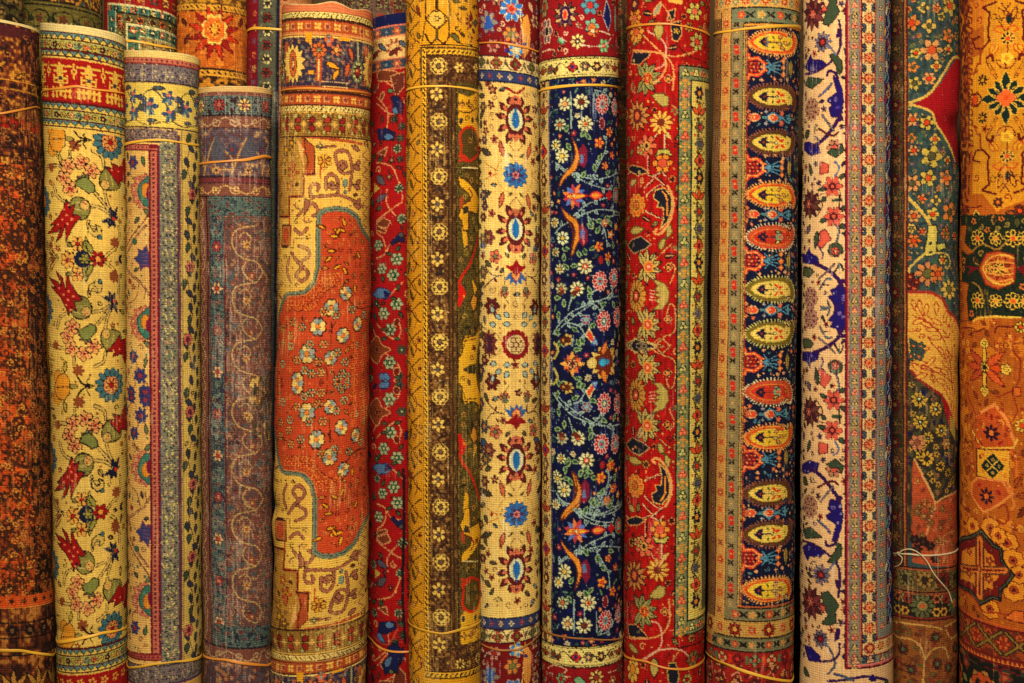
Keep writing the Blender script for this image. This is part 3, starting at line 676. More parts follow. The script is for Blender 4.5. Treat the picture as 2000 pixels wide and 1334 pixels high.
    def violet(y0, y1):
        D.rrect(-S, y0, S, y1, NV); D.rrect(-S, y0, S, y0+2, CRM); D.rrect(-S, y1-3, S, y1, RU)
        D.mottle(-S, y0+3, S, y1-3, [((5, 5), 1)], 8, [(.6, None), (.8, (84, 68, 84)), (.92, (120, 84, 78)), (1, (150, 110, 80))])
        o = y0-72
        for k in (-190, 0, 190):
            q = lambda x, y: (D.z(x, y)[0]+k, y/Q+o)
            s, v = q(130, 370); D.rpol(s, v, 34, 14, .16, 0, K, True, yx=1.25); D.rpol(s, v, 32, 14, .16, 0, (230, 186, 96), True, yx=1.25); D.rell(s, v, 11, 27, 0, (110, 50, 40)); D.rell(s, v, 9, 24, 0, (206, 110, 56)); D.rell(s, v, 4, 15, 0, (110, 50, 50)); D.rell(s, v, 2, 9, 0, CRM)
            s, v = q(285, 290); D.rrect(s-6, v, s+6, v+62, RU); D.rrect(s-2, v, s+2, v+60, CRM); D.rflower(s, v, 15, 8, (206, 112, 54), K, (120, 110, 80), amp=.14, cr_=.3, ic=CRM)
            s, v = q(225, 235); D.rpoly([(s-8, v-14), (s+8, v-14), (s+6, v+14), (s, v+4), (s-6, v+6)], YE)
            s, v = q(360, 400); D.rleaf(s-12, v-14, 34, 14, 25, YE, K, tooth=.4); D.rleaf(s+14, v, 24, 12, 120, YE, K, tooth=.3)
            s, v = q(390, 280); D.rflower(s, v+2, 12, 5, (196, 118, 76), K, (214, 160, 80), amp=.3)
            s, v = q(440, 215); D.rrect(s-12, v-3, s+12, v+4, YE); s, v = q(235, 420); D.rrect(s-6, v-4, s+6, v+4, YE); s, v = q(345, 235); D.rpol(s, v, 11, 3, .3, 90, (206, 104, 60)); D.rell(s, v, 3, 3, 0, (150, 150, 140))
            s, v = q(465, 330); D.rleaf(s, v-24, 30, 13, 75, (190, 96, 56), K, tooth=.3); D.rleaf(s-2, v+6, 34, 13, 100, (190, 96, 56), K, tooth=.3)
            s, v = q(513, 400); D.rrect(s-2.5, v-60, s+2.5, v-14, (160, 156, 110)); D.rell(s, v, 15, 22, 0, (120, 126, 80)); D.rell(s, v, 12, 18, 0, (70, 50, 50)); 
            for a in range(10): D.rell(s+10*math.cos(a*.63), v+16*math.sin(a*.63), 2.6, 2.6, 0, (200, 190, 130))
            D.rell(s, v, 7, 8, 0, RD); D.rell(s-2, v-2, 3, 3, 0, (216, 150, 80))
            s, v = q(560, 330); D.rpoly(cr([(s-4, v-30), (s+14, v-20), (s+10, v), (s+14, v+30), (s-2, v+50), (s-6, v+10)], True), (186, 96, 54))
            s, v = q(595, 400); D.rell(s, v, 8, 20, 0, K); D.rell(s, v, 4, 14, 0, (120, 50, 50))
            for xx, yy in ((215, 330), (230, 460), (340, 330), (400, 340), (430, 300), (345, 210), (480, 250)):
                s, v = q(xx, yy); D.rflower(s, v, 6, 5, (96, 100, 90), None, (160, 140, 120), sep=False, amp=.3)
            s, v = q(380, 488); D.rline([(s-26, v-5), (s+28, v-5)], 2, CRM); D.rline([(s-26, v), (s+28, v)], 2, K); D.rline([(s-26, v+4), (s+28, v+4)], 2, CRM)
    violet(72, 171); violet(1316, 1420)
    for a_, b_ in ((76, 166), (1320, 1396)): D.filler(-S, S, a_, b_, [NV, (84, 68, 84), (120, 84, 78)], 500, [('bud', 6, (190, 110, 70), (110, 104, 90)), ('leaf', 7, (206, 150, 50), (90, 60, 50)), ('curl', 6, (150, 120, 100), None), ('leaf', 5, (110, 114, 96), None)], None, 8, tol=70)
    D.rrect(-S, 171, S, 178, (206, 120, 66)); D.rrect(-S, 178, S, 181, K)
    D.finish(warp=(232, 190, 110), wear=.15, rib=.13, knot=.12)
    ROLLS['medallion'] = D

def bloom(D, s, y, r, cs, K, rot=0, n=8):
    """layered rosette, cs outer->inner"""
    D.rflower(s, y, r, n, cs[0], K, cs[1], amp=.15, cr_=.5, rot=rot)
    if len(cs) > 2: D.rflower(s, y, r*.42, 5, cs[2], None, cs[3] if len(cs) > 3 else K, sep=False)

def vine(D, pts, w, c, K=None, leaf=None, step=3, ll=9, seed=0):
    P = cr(D.zs(pts), False, 6)
    if K is not None: D.rline(P, w+2, K)
    D.rline(P, w, c)
    if leaf is not None:
        for i in range(1, len(P)-1, step):
            dx, dy = P[i+1][0]-P[i-1][0], P[i+1][1]-P[i-1][1]; a = math.degrees(math.atan2(dy, dx))
            sg = 1 if (i//step) % 2 else -1
            D.rleaf(P[i][0], P[i][1], ll, ll*.45, a+sg*55, leaf, c)

def pat_crimson_slim():                 # crimson with small flowers, tucked behind
    D = Roll(714, 868, 716, 872, 2985, rim=24, skew=(-.10, .0), seed=6, base=(158, 16, 18), end=None); D.MS = 1.15; D.LW = 1.2
    S = D.smax; RD = (158, 16, 18); K = (44, 16, 20); BR = (120, 58, 32); GN = (110, 124, 84); NV = (28, 34, 84); BL = (88, 118, 150); LN = (196, 140, 92)
    D.O(520, 0); o = D.S
    D.rrect(-S, 20, S, 46, (18, 26, 76))
    for y in (46, 110): 
        D.rrect(-S, y, S, y+22, (66, 78, 84)); D.rrect(-S, y, S, y+2.5, (190, 110, 80)); D.rrect(-S, y+20, S, y+23, (190, 120, 80))
        for i in range(-9, 10): D.rflower(i*22-16, y+12, 8, 6, (40, 60, 96) if i % 2 else (176, 86, 60), None, (110, 120, 110) if i % 2 else (200, 150, 90), sep=False, amp=.25)
    D.rrect(-S, 69, S, 110, (206, 170, 110))
    for i in range(-6, 7):
        s = i*46-22; D.rpol(s, 90, 20, 8, .3, 10*i, [(150, 70, 50), (90, 110, 120), (170, 90, 60)][i % 3], True); D.rpol(s, 90, 12, 8, .3, 10*i, (206, 170, 110), True); D.rleaf(s+10, 78, 24, 8, 40, (84, 96, 110), K); D.rleaf(s-10, 104, 22, 8, -30, (120, 40, 40), K)
    def cell(Y0, m):
        T = D.T_; 
    R = np.random.RandomState(4)
    # mirrored about the brown lotus axes
    U = [(0, 1, 0, 1), (0, 1, 2*680-2, -1), (0, 1, 2*740, -1), (0, 1, 120, 1)]
    D.tr()
    for (x, y) in ((640, 160), (750, 180), (620, 420), (780, 560), (640, 1180), (745, 1290)): pass
    D.tr((0, 1, 0, 1), (0, 1, 2*748-10, -1))
    D.O(520, 0)
    for pts in ([(640, 430), (700, 480), (780, 520)], [(640, 600), (720, 660), (780, 640), (800, 580)], [(640, 940), (720, 960), (760, 1030), (790, 1150), (740, 1200), (640, 1280)], [(700, 1100), (700, 1180), (760, 1260)], [(640, 560), (700, 640), (700, 740)]):
        D.L(pts, 2, LN)
    D.Pg([(640, 440), (660, 405), (740, 410), (800, 440), (790, 480), (720, 470), (650, 470)], BR, LN, 1.4); D.Pg([(720, 440), (800, 415), (800, 500), (750, 560)], (110, 50, 36), LN, 1.2)
    D.Pg([(720, 560), (760, 550), (795, 600), (790, 660), (740, 640)], NV, K); D.Lf(735, 620, 16, 10, 60, BL, K); D.Pg([(640, 750), (690, 740), (750, 770), (740, 815), (650, 810)], NV, K); D.Lf(680, 790, 20, 12, 10, BL, K)
    D.Lf(640, 1020, 26, 14, 40, (96, 84, 90), K); D.Lf(640, 1170, 26, 12, -30, (96, 84, 100), K); D.Pg([(630, 1060), (660, 1090), (630, 1120)], (190, 160, 70)); 
    D.Pg([(640, 890), (700, 850), (690, 900)], BR, LN); D.Pg([(640, 1290), (680, 1260), (720, 1280), (700, 1320), (650, 1310)], BR, LN)
    D.Lf(700, 520, 14, 8, 20, GN, K); D.Lf(660, 580, 16, 8, -60, BR, LN)
    for x, y, r in ((785, 1265, 9), (770, 1090, 8), (760, 860, 8), (775, 920, 6), (660, 920, 6), (775, 800, 7), (740, 690, 7), (785, 730, 7)): D.F(x, y, r, 7, (150, 146, 110) if r > 7 else (110, 80, 60), K, (60, 90, 70), amp=.25)
    D.O(520, 440)
    for pts in ([(640, 190), (690, 160), (680, 80), (640, 40)], [(790, 330), (720, 400)], [(640, 570), (740, 660), (780, 610), (760, 550)], [(690, 740), (760, 800), (770, 860), (740, 900)], [(640, 660), (620, 600)], [(700, 150), (720, 110), (800, 90)]):
        D.L(pts, 2, LN)
    D.Pg([(640, 0), (700, 30), (690, 45), (640, 30)], BR, LN)
    D.Pg([(720, 100), (760, 55), (800, 60), (800, 100), (760, 90), (730, 120)], NV, K); D.Lf(765, 50, 12, 8, 20, (90, 80, 80), K)
    for x, y, r in ((650, 115, 10), (757, 195, 11), (670, 250, 10), (735, 287, 11), (755, 455, 11), (680, 510, 11), (718, 603, 11), (785, 720, 8), (712, 795, 12), (770, 925, 8), (640, 450, 6)):
        D.F(x, y, r, 6, (160, 160, 124) if r > 9 else (100, 70, 60), (40, 60, 44), (60, 110, 84), amp=.22, ic=(200, 180, 120))
    for x, y, a in ((750, 150, -50), (670, 290, 70), (730, 170, 200), (700, 605, 190), (740, 650, 20), (640, 380, 100), (770, 340, 100), (755, 840, 60), (660, 480, 240), (770, 500, 60), (700, 655, 180), (760, 430, 200)): D.Lf(x, y, 13, 6, a, (76, 90, 56), K)
    D.Pg([(615, 400), (650, 360), (700, 365), (725, 390), (700, 425), (640, 420)], BL, NV, 1.6); D.Pg([(680, 370), (725, 395), (690, 425)], NV); D.Pg([(650, 915), (690, 890), (720, 915), (700, 945), (650, 945)], BL, NV, 1.4)
    D.Pg([(600, 700), (640, 640), (670, 690), (720, 718), (670, 750), (640, 800), (600, 750)], (134, 62, 30), LN, 1.4, True); D.F(640, 718, 7, 6, (150, 80, 40), K, (110, 30, 20), sep=False)
    D.E(755, 560, 5, 8, 20, (110, 30, 24), LN); D.E(755, 845, 6, 7, 20, (110, 30, 24), LN)
    D.tr(); D.O(520, 884)
    D.L([(795, 100), (800, 400), (790, 800), (805, 1100)], 5, K)
    D.L([(620, 1060), (700, 1110), (760, 1020)], 2.5, (180, 80, 60)); D.Pg([(700, 1120), (760, 1100), (780, 1150), (760, 1280), (720, 1250), (690, 1290), (670, 1220), (710, 1180)], NV, K, 1.4); D.Lf(690, 1240, 24, 12, -60, BL, K); D.Lf(640, 1040, 24, 12, 40, BL, NV)
    D.tr()
    D.filler(-S, S, 136, 1395, [RD, (170, 20, 18)], 3600, [('leaf', 8, (70, 84, 56), None), ('flower', 9, (140, 140, 104), (50, 90, 76)), ('curl', 9, LN, None), ('bud', 7, (100, 50, 40), (180, 130, 80)), ('twig', 12, LN, (66, 80, 60)), ('leaf', 9, (34, 38, 80), None), ('leaf', 6, (110, 56, 36), None), ('dot', 3, (60, 20, 20), None)], K, 11)
    D.finish(warp=(176, 100, 84), wear=.05, rib=.07, knot=.14)
    ROLLS['crimson_slim'] = D

def pat_gold():                         # gold field, dark brown rosette border
    D = Roll(792, 934, 799, 940, 2838, ytop=-50, seed=7, base=(206, 148, 30)); D.LW = 1.25
    S = D.smax; GD = (212, 154, 30); K = (74, 40, 14); DB = (92, 58, 32); CRM = (222, 184, 96); OL = (96, 76, 30); YE = (226, 168, 40); RD = (190, 30, 20); RB = (140, 60, 24); GR = (110, 100, 50)
    D.O(780, 440)
    x1, x2, x3, x4, x5 = D.S(128), D.S(168), D.S(282), D.S(333), D.S(337)
    # left field
    c0 = D.S(70)
    for i, y in enumerate(range(-60, 1400, 55)):
        yy = y+5
        D.rline(cr([(c0-26, yy-6), (c0-8, yy-2), (c0, yy+4), (c0+14, yy-4), (x1-2, yy-14)]), 2.2, K)
        D.rline(cr([(c0-30, yy+30), (c0-12, yy+20), (c0, yy+4), (c0+12, yy+16), (x1-2, yy+26)]), 2.2, K)
        D.rleaf(c0-4, yy+18, 26, 9, 60 if i % 2 else 118, (130, 104, 44), K, vein=K)
        if i % 3 == 0:
            for a in (-60, -20, 20, 60): D.rleaf(c0-18, yy, 22, 6, a, RB, None)
            D.rflower(c0-20, yy, 7, 6, (196, 110, 40), K, RB)
        else: D.rflower(c0-22 if i % 2 else c0+6, yy+32, 6, 6, (214, 130, 60), K, CRM, sep=False)
        D.rline(cr([(c0+12, yy+6), (c0+18, yy+20), (c0+10, yy+36)]), 1.8, (120, 60, 20))
    # top field crossing
    D.O(780, 0)
    yb = 92
    D.rrect(x1, -60, S, yb, GD)
    for pts in ([(150, 110), (215, 50), (285, 110), (215, 175), (150, 110)],): D.L(pts, 2.8, K, False)
    D.L([(150, 200), (180, 250), (215, 225), (255, 250), (290, 200)], 3, K); D.L([(150, 0), (150, 100)], 2.2, K, False); D.L([(285, 0), (290, 30), (285, 200), (340, 250), (420, 260)], 2.2, K, False)
    D.L([(215, 0), (215, 50)], 5, K); D.L([(215, 170), (215, 225)], 5, (96, 76, 34)); D.E(215, 110, 15, 15, 0, (222, 180, 80), K, 1); D.F(215, 108, 7, 6, (90, 70, 50), None, CRM, sep=False, amp=.3)
    D.Lf(305, 0, 16, 9, 10, GR, K); D.Lf(300, 190, 26, 11, 45, GR, K); D.Lf(100, 30, 26, 8, 70, RB, K); D.L([(150, 120), (130, 250)], 2, K)
    for a in (200, 170, 140, 220, 250): D.Lf(425, 130, 26, 8, a, (120, 44, 20))
    D.Pg([(410, 130), (440, 100), (470, 130), (440, 165)], (110, 90, 50), YE, 2); 
    # bands
    def bandcol(s0, s1, y0, y1): D.rrect(s0, y0, s1, y1, DB); D.mottle(s0, y0, s1, y1, [((3, 3), .8), ((14, 6), .4)], 41, [(.25, (72, 42, 24)), (.6, None), (.85, (116, 78, 42)), (1, (146, 104, 54))])
    bandcol(x1, S, yb, 175); bandcol(x2, x3, 92, 1400)
    D.rrect(x3, 160, x4, 1400, (104, 74, 36)); D.mottle(x3, 160, x4, 1400, [((9, 3), 1)], 42, [(.5, None), (.8, (80, 52, 28)), (1, (136, 100, 52))])
    D.rrect(x3, 160, x3+2.5, 1300, K); D.rrect(x4-2, 160, x4+1.5, 1300, (50, 28, 14)); D.rrect((x3+x4)/2-1, 170, (x3+x4)/2+1, 1320, K)
    # right column
    D.rrect(x5, 160, S, 1330, (104, 88, 40)); D.mottle(x5, 160, S, 1330, [((3, 3), .8), ((8, 8), .4)], 43, [(.35, None), (.6, (84, 66, 34)), (.8, (126, 106, 46)), (1, (70, 56, 30))])
    D.O(780, 440); D.tr((0, 1, 0, 1), (0, 1, 2*723.5, -1))
    D.Pg([(342, 840), (342, 770), (375, 640), (440, 640), (470, 560), (560, 520), (560, 840)], YE); D.L([(345, 760), (360, 740), (362, 655), (430, 640), (460, 600), (480, 540)], 2, K, False); D.L([(345, 760), (372, 700), (376, 668), (440, 655)], 1.8, K, False)
    D.Pg([(365, 845), (400, 810), (440, 800), (440, 860)], (70, 60, 34)); D.Pg([(440, 840), (450, 720), (500, 640), (560, 640), (560, 840)], (96, 74, 34))
    D.Pg([(405, 450), (425, 400), (445, 420), (440, 470), (425, 500)], (214, 150, 50), K); D.Pg([(420, 310), (445, 370), (430, 400)], YE)
    D.L([(345, 465), (350, 380), (345, 330), (370, 280), (400, 240), (430, 170), (455, 60)], 4.4, (206, 42, 20), False); D.Pg([(338, 330), (370, 360), (385, 400), (350, 460), (338, 470)], (206, 34, 20)); D.E(370, 410, 3, 3, 0, (230, 150, 40))
    D.Pg([(360, 0), (390, 10), (395, 110), (375, 130), (365, 60)], YE)
    D.O(780, 0)
    D.Pg([(340, 1250), (360, 1190), (410, 1160), (400, 1120), (350, 1080), (340, 1020), (380, 1040), (450, 1130), (460, 1160), (450, 1240), (400, 1220), (400, 1334), (370, 1334), (360, 1280)], YE, K, 1.2)
    D.L([(380, 1180), (420, 1130), (400, 1090)], 2.4, (120, 40, 30)); D.Pg([(360, 1200), (400, 1190), (395, 1230), (370, 1240)], (70, 60, 50)); D.Pg([(345, 1150), (370, 1130), (365, 1200), (345, 1210)], (170, 80, 40))
    D.Pg([(385, 980), (440, 985), (462, 1060), (440, 1080), (390, 1040)], OL, K)
    D.Pg([(340, 540), (400, 560), (450, 530), (462, 650), (440, 690), (460, 730), (460, 860), (380, 760), (340, 720)], YE)
    for x, y in ((360, 600), (400, 600), (440, 580), (420, 620)): D.F(x, y, 6, 4, (196, 120, 60), K, (220, 180, 80), sep=False, amp=.3)
    D.E(355, 700, 5, 6, 0, (60, 56, 60)); D.E(425, 695, 5, 6, 0, (60, 70, 50)); D.L([(340, 640), (400, 650), (450, 620)], 2, K)
    D.Pg([(358, 850), (350, 790), (375, 745), (420, 735), (450, 780), (458, 860), (450, 900), (400, 930), (360, 910)], OL, (200, 50, 24), 4.4, True); D.L([(345, 900), (375, 900), (395, 915), (345, 930)], 3.5, (206, 60, 30), False)
    D.E(455, 860, 5, 8, 0, (210, 50, 20))
    D.tr()
    for yy in (328, 1097): D.rline([D.p(904, yy-1), D.p(933, yy)], 2, (224, 200, 140))
    # horizontal bottom part of border and rosettes
    D.O(780, 884); bandcol(x3, S, 1262, 1312); 
    for px, py in ((350, 1225), (450, 1190)): D.F(px, py, 10, 8, CRM, DB, DB, amp=.25, cr_=.35)
    def gsq(s0, s1, y0, y1, hz):
        D.rrect(s0, y0, s1, y1, (222, 170, 52))
        if hz:
            D.rrect(s0, y0, s1, y0+2, K); D.rrect(s0, y1-2, s1, y1, K); t = s0+4
            while t < s1: D.rline([(t, (y0+y1)/2+2), (t+4, (y0+y1)/2-2)], 3, K); t += 10
        else:
            D.rrect(s0, y0, s0+2, y1, K); D.rrect(s1-2, y0, s1, y1, K); t = y0+4
            while t < y1: D.rline([((s0+s1)/2-1.4, t), ((s0+s1)/2+1.4, t+5)], 3, K); t += 10.5
    gsq(x1+2, S, 93, 108, True); gsq(x1+2, x2-1, 93, 1330, False); gsq(x1+2, S, 1312, 1326, True); D.rrect(x1-1, 86, S, 89, K)
    D.rrect(x1+2, 1326, S, 1400, GD)
    cA, cB = D.S(232), D.S(220)
    D.tr(); D.O(780, 440)
    for i in range(-4, 7):
        y = 440+(355+319*i)/Q
        D.rpol(cA, y, 17, 8, .06, 22, (206, 172, 90)); D.rpol(cA, y, 14.6, 8, .06, 22, DB)
        for j in range(8):
            a = math.pi/4*j; D.rell(cA+8.6*math.cos(a), y+9.4*math.sin(a), 3.3, 3.3, 0, CRM)
        D.rell(cA, y, 3.4, 3.4, 0, (120, 100, 70))
        y += 160/Q
        for j in range(6):
            a = math.pi/3*j+.5; D.rell(cB+9*math.cos(a), y+10*math.sin(a), 4.4, 3.4, math.degrees(a), CRM)
        D.rell(cB, y, 3, 3, 0, (90, 90, 90))
        D.rpol(cA, y-30, 5, 4, .3, 0, (60, 50, 50)); D.rpol(cA, y+26, 5, 4, .3, 0, (60, 50, 50))
    for px in (345, 440): D.O(780, 0).F(px, 390, 11, 6, CRM, None, DB, amp=.35, sep=False, cr_=.25)
    D.tr(); D.filler(-S, x1, -50, 1395, [(206, 148, 30), GD], 1500, [('leaf', 8, (130, 104, 44), None), ('curl', 8, (120, 60, 24), None), ('bud', 7, (206, 120, 50), (90, 40, 20)), ('twig', 10, K, (150, 90, 30))], K, 12)
    D.filler(x1, S, -50, 88, [GD], 300, [('leaf', 8, (110, 96, 44), K), ('curl', 8, K, None), ('twig', 10, K, (130, 60, 24))], K, 13)
    D.filler(x5, S, 170, 1320, [YE], 500, [('curl', 8, K, None), ('leaf', 8, (120, 80, 40), K), ('bud', 7, (180, 70, 30), (90, 60, 40))], K, 14)
    D.filler(x5, S, 170, 1320, [(104, 88, 40), (84, 66, 34), (126, 106, 46)], 600, [('curl', 8, (170, 140, 60), None), ('leaf', 8, (60, 50, 30), None), ('bud', 7, (170, 130, 60), (90, 40, 30))], None, 15, tol=80)
    D.filler(x2, x3, 95, 1300, [DB, (72, 42, 24), (116, 78, 42)], 900, [('leaf', 6, (150, 110, 60), None), ('bud', 5, (120, 90, 60), (190, 150, 80)), ('curl', 5, (60, 36, 24), None)], None, 16, tol=70)
    D.finish(warp=(222, 184, 104), wear=.16, rib=.14, knot=.13)
    ROLLS['gold'] = D

def pat_cream_blue():                   # cream field with blue medallion column
    D = Roll(930, 1054, 934, 1056, 2862, ytop=-50, skew=(.13, -.09), seed=8, base=(222, 186, 112)); D.MS = 1.12
    S = D.smax; CR = (222, 186, 112); K = (70, 34, 40); MR = (106, 34, 34); SAL = (200, 112, 80); BL = (36, 116, 176); RD = (152, 18, 28); GY = (110, 110, 84); LB = (170, 176, 150); NB = (56, 66, 110)
    ax = 673.0; D.O(780, 440); c = D.S(676)
    D.tr((0, 1, 0, 1), (0, 1, 2*ax, -1))
    def sym(fn):
        for sg in (-1, 1): fn(sg)
    X = lambda dx: c+dx
    # drop palmettes
    for yc, fl in ((440+20/Q, 1), (690/Q, -1)):
        for sg in (-1, 1):
            for k, (dx, dy, a, l) in enumerate(((10, -24, -70, 22), (18, -12, -35, 20), (20, 4, 10, 18), (18, 16, 50, 20), (10, 28, 80, 16))):
                aa = a if sg > 0 else 180-a
                D.rleaf(X(sg*dx), yc+fl*dy*1.0, l, 12, aa if fl > 0 else -aa, MR, K, tooth=.4)
                D.rleaf(X(sg*(dx-2)), yc+fl*dy*1.0, l*.6, 6, aa if fl > 0 else -aa, SAL, None)
        D.rell(X(0), yc, 20, 33, 0, MR); D.rpol(X(0), yc-fl*34, 9, 3, .3, 90, SAL); D.rell(X(0), yc+fl*40, 10, 8, 0, SAL); D.rell(X(0), yc+fl*40, 4, 3, 0, K)
        D.rell(X(0), yc, 16, 23, 0, K); D.rell(X(0), yc, 14.5, 21.5, 0, (206, 200, 160)); D.rell(X(0), yc, 7.5, 17, 0, (40, 90, 150)); D.rell(X(0), yc, 6, 15, 0, BL); D.rpoly([(X(-5), yc-8), (X(0), yc-25), (X(5), yc-8)], BL)
    # blue rosette
    yc = 1010/Q
    D.rell(X(0), yc, 40, 38, 0, (196, 156, 80)); D.rell(X(0), yc, 38, 36, 0, CR)
    D.rflower(X(0), yc, 22, 12, (60, 120, 176), (56, 70, 110), (190, 130, 130), amp=.14, cr_=.3, ew=1.2)
    for j in range(6):
        a = math.pi/3*j; D.rline([(X(6*math.cos(a)), yc+6*math.sin(a)), (X(17*math.cos(a)), yc+17*math.sin(a))], 2.4, (90, 40, 90))
    D.rell(X(0), yc, 3, 3, 0, RD)
    for sg in (-1, 1):
        D.rline([(X(sg*38), yc), (X(sg*70), yc+14)], 2, (176, 110, 50)); D.rline([(X(sg*36), yc-6), (X(sg*70), yc-22)], 2, (176, 110, 50)); D.rleaf(X(sg*56), yc, 9, 7, 0, RD)
        for dy, a in ((-62, -75), (62, 75)): D.rleaf(X(sg*24), yc+dy*.55, 30, 10, (a if sg > 0 else 180-a), SAL, MR, tooth=.4)
        D.rleaf(X(sg*50), yc-36, 32, 14, 200 if sg < 0 else -20, (76, 72, 50), K, tooth=.4); D.rleaf(X(sg*50), yc+36, 32, 14, 160 if sg < 0 else 20, (76, 72, 50), K, tooth=.4)
        D.rleaf(X(sg*6), yc-34, 14, 5, -90+sg*50, (90, 84, 56)); D.rleaf(X(sg*6), yc+34, 14, 5, 90-sg*50, (90, 84, 56))
        D.rline(cr([(X(sg*4), yc-48), (X(sg*12), yc-60), (X(sg*2), yc-74)]), 1.6, (150, 110, 60)); D.rline(cr([(X(sg*4), yc+48), (X(sg*12), yc+60), (X(sg*2), yc+74)]), 1.6, (150, 110, 60))
    # red-blue lotus
    yc = 440+265/Q
    D.rpoly([(X(-17), yc-5), (X(-23), yc-12), (X(-8), yc-12), (X(0), yc-24), (X(8), yc-12), (X(23), yc-12), (X(17), yc-5), (X(6), yc+3), (X(-6), yc+3)], RD)
    for a in (40, 65, 90, 115, 140): D.rleaf(X(0), yc, 26, 9, a, (56, 106, 160), None)
    D.rleaf(X(0), yc-4, 22, 16, 90, (224, 150, 80), RD); D.rleaf(X(0), yc-12, 20, 12, 90, RD)
    for sg in (-1, 1):
        vp = [(X(sg*24), yc+8), (X(sg*42), yc+14), (X(sg*70), yc+36)]; D.rline(cr(vp), 2.4, K); D.rline(cr([(X(sg*30), yc+10), (X(sg*50), yc+8), (X(sg*66), yc-8)]), 2, K)
        D.rleaf(X(sg*44), yc+14, 10, 5, 60, MR); D.rleaf(X(sg*40), yc, 10, 5, -60, MR)
        D.rflower(X(sg*23), yc+42, 8, 5, SAL, K, (120, 110, 80), amp=.25); D.rell(X(sg*22), yc+34, 6, 5, 0, GY); D.rline([(X(sg*22), yc+26), (X(sg*22), yc+10)], 1.6, K); D.rline([(X(sg*24), yc+50), (X(sg*14), yc+64)], 1.6, (120, 80, 50))
        D.rflower(X(sg*42), yc-27, 12, 5, SAL, K, (120, 120, 90), amp=.25, cr_=.3); D.rleaf(X(sg*14), yc-26, 11, 6, -60 if sg > 0 else 240, (100, 92, 50), K)
        D.rflower(X(sg*50), yc+70, 16, 6, MR, K, (190, 130, 80), amp=.3, cr_=.25); D.rleaf(X(sg*62), yc-56, 22, 16, 150, (70, 96, 130), K, tooth=.3); D.rflower(X(sg*58), yc-64, 13, 6, (130, 70, 60), K, (170, 120, 80))
    # centre red rosette & blue drops
    for sg in (-1, 1):
        for dx, dy, a in ((15, -52, -60), (30, -49, -40), (11, -39, -5), (40, -37, -10), (47, -60, -80)):
            D.rleaf(X(sg*dx), ax+dy, 14, 9, a if sg > 0 else 180-a, (160, 172, 160), (50, 60, 70), vein=None)
        D.rleaf(X(sg*20), ax-80, 12, 4, 110, (140, 96, 50)); D.rflower(X(sg*56), ax-8, 16, 8, (120, 60, 50), K, (80, 40, 60), amp=.3)
        D.rline(cr([(X(sg*30), ax-8), (X(sg*44), ax-24), (X(sg*70), ax-30)]), 1.4, (170, 140, 90))
    D.tr()
    D.rpol(X(0), ax, 31, 12, .12, 15, RD, True); D.rpol(X(0), ax, 30, 12, .08, 0, RD)
    for j in range(12):
        a = math.pi/6*j+.26; D.rell(X(25*math.cos(a)), ax+28*math.sin(a), 2.6, 2.6, 0, (110, 20, 30))
    D.rell(X(0), ax, 20, 20.5, 0, K); D.rell(X(0), ax, 18.6, 19.4, 0, (206, 176, 120))
    for j in range(7):
        a = math.pi/3*j
        rr = 10 if j < 6 else 0
        D.rline([(X(rr*math.cos(a)+5.5*math.cos(b)), ax+rr*math.sin(a)+5.5*math.sin(b)) for b in np.arange(0, 6.4, .8)], 1.2, (120, 80, 60))
    # side clutter flowers on the shaded left
    R = np.random.RandomState(9)
    for i in range(46):
        y = 190+i*21.5; s = c-66-R.rand()*26
        if R.rand() < .5: D.rflower(s, y, 7+R.rand()*6, 6, [(110, 60, 56), (110, 100, 70), (84, 84, 96)][R.randint(3)], K, (176, 130, 80), amp=.28)
        else: D.rleaf(s, y, 18, 9, R.rand()*360, (96, 88, 60), K)
        s = c+52+R.rand()*30
        if R.rand() < .6: D.rleaf(s, y+8, 15, 7, 60+R.rand()*60, [(110, 110, 76), (120, 70, 60), LB][R.randint(3)], K)
    D.filler(-S, S, 165, 1190, [CR], 2600, [('leaf', 9, (104, 98, 66), K), ('curl', 8, (150, 110, 66), None), ('bud', 7, (180, 96, 74), (110, 40, 40)), ('twig', 11, (140, 96, 60), (110, 106, 74)), ('leaf', 7, (150, 160, 146), (60, 60, 60)), ('bud', 8, (110, 44, 50), (190, 130, 80)), ('dot', 3, (150, 100, 60), None)], K, 13)
    # top & bottom bands
    for m in (False, True):
        D.tr((0, 1, 0, -1) if False else ID) if not m else D.tr((0, 1, 2*ax+42-20, -1))
        D.rrect(-S, 155, S, 176, CR) if False else None
        D.rrect(-S, 140, S, 160, (60, 70, 112)); D.rrect(-S, 138, S, 141, (40, 36, 60)); D.rrect(-S, 159, S, 162, (30, 36, 60))
        for i in range(-6, 7):
            D.rflower(i*21+4, 150, 5, 4, [(200, 180, 140), (150, 40, 50), (200, 160, 100)][i % 3], None, (120, 110, 90), sep=False, amp=.3)
        D.rrect(-S, 112, S, 138, (214, 190, 130)); D.rrect(-S, 110, S, 113, K)
        for i in range(-4, 5):
            s = c+i*38; D.rline(cr([(s-19, 116), (s-12, 134), (s, 136), (s+12, 134), (s+19, 116)]), 1.8, (110, 60, 50)); D.rflower(s, 124, 10, 4, [(150, 40, 40), (110, 110, 80), (170, 90, 60)][i % 3], K, (120, 110, 50), amp=.25); D.rleaf(s+17, 122, 9, 4, 60, (80, 90, 60))
        D.rrect(-S, -60, S, 110, (126, 22, 26))
        for y in (12, ):
            D.rflower(X(-8), y+4, 22, 8, (56, 120, 180), (196, 190, 170), (206, 120, 90), amp=.25, cr_=.3, rot=20); D.rflower(X(-8), y+4, 9, 5, (206, 110, 80), RD, (190, 60, 40), sep=False)
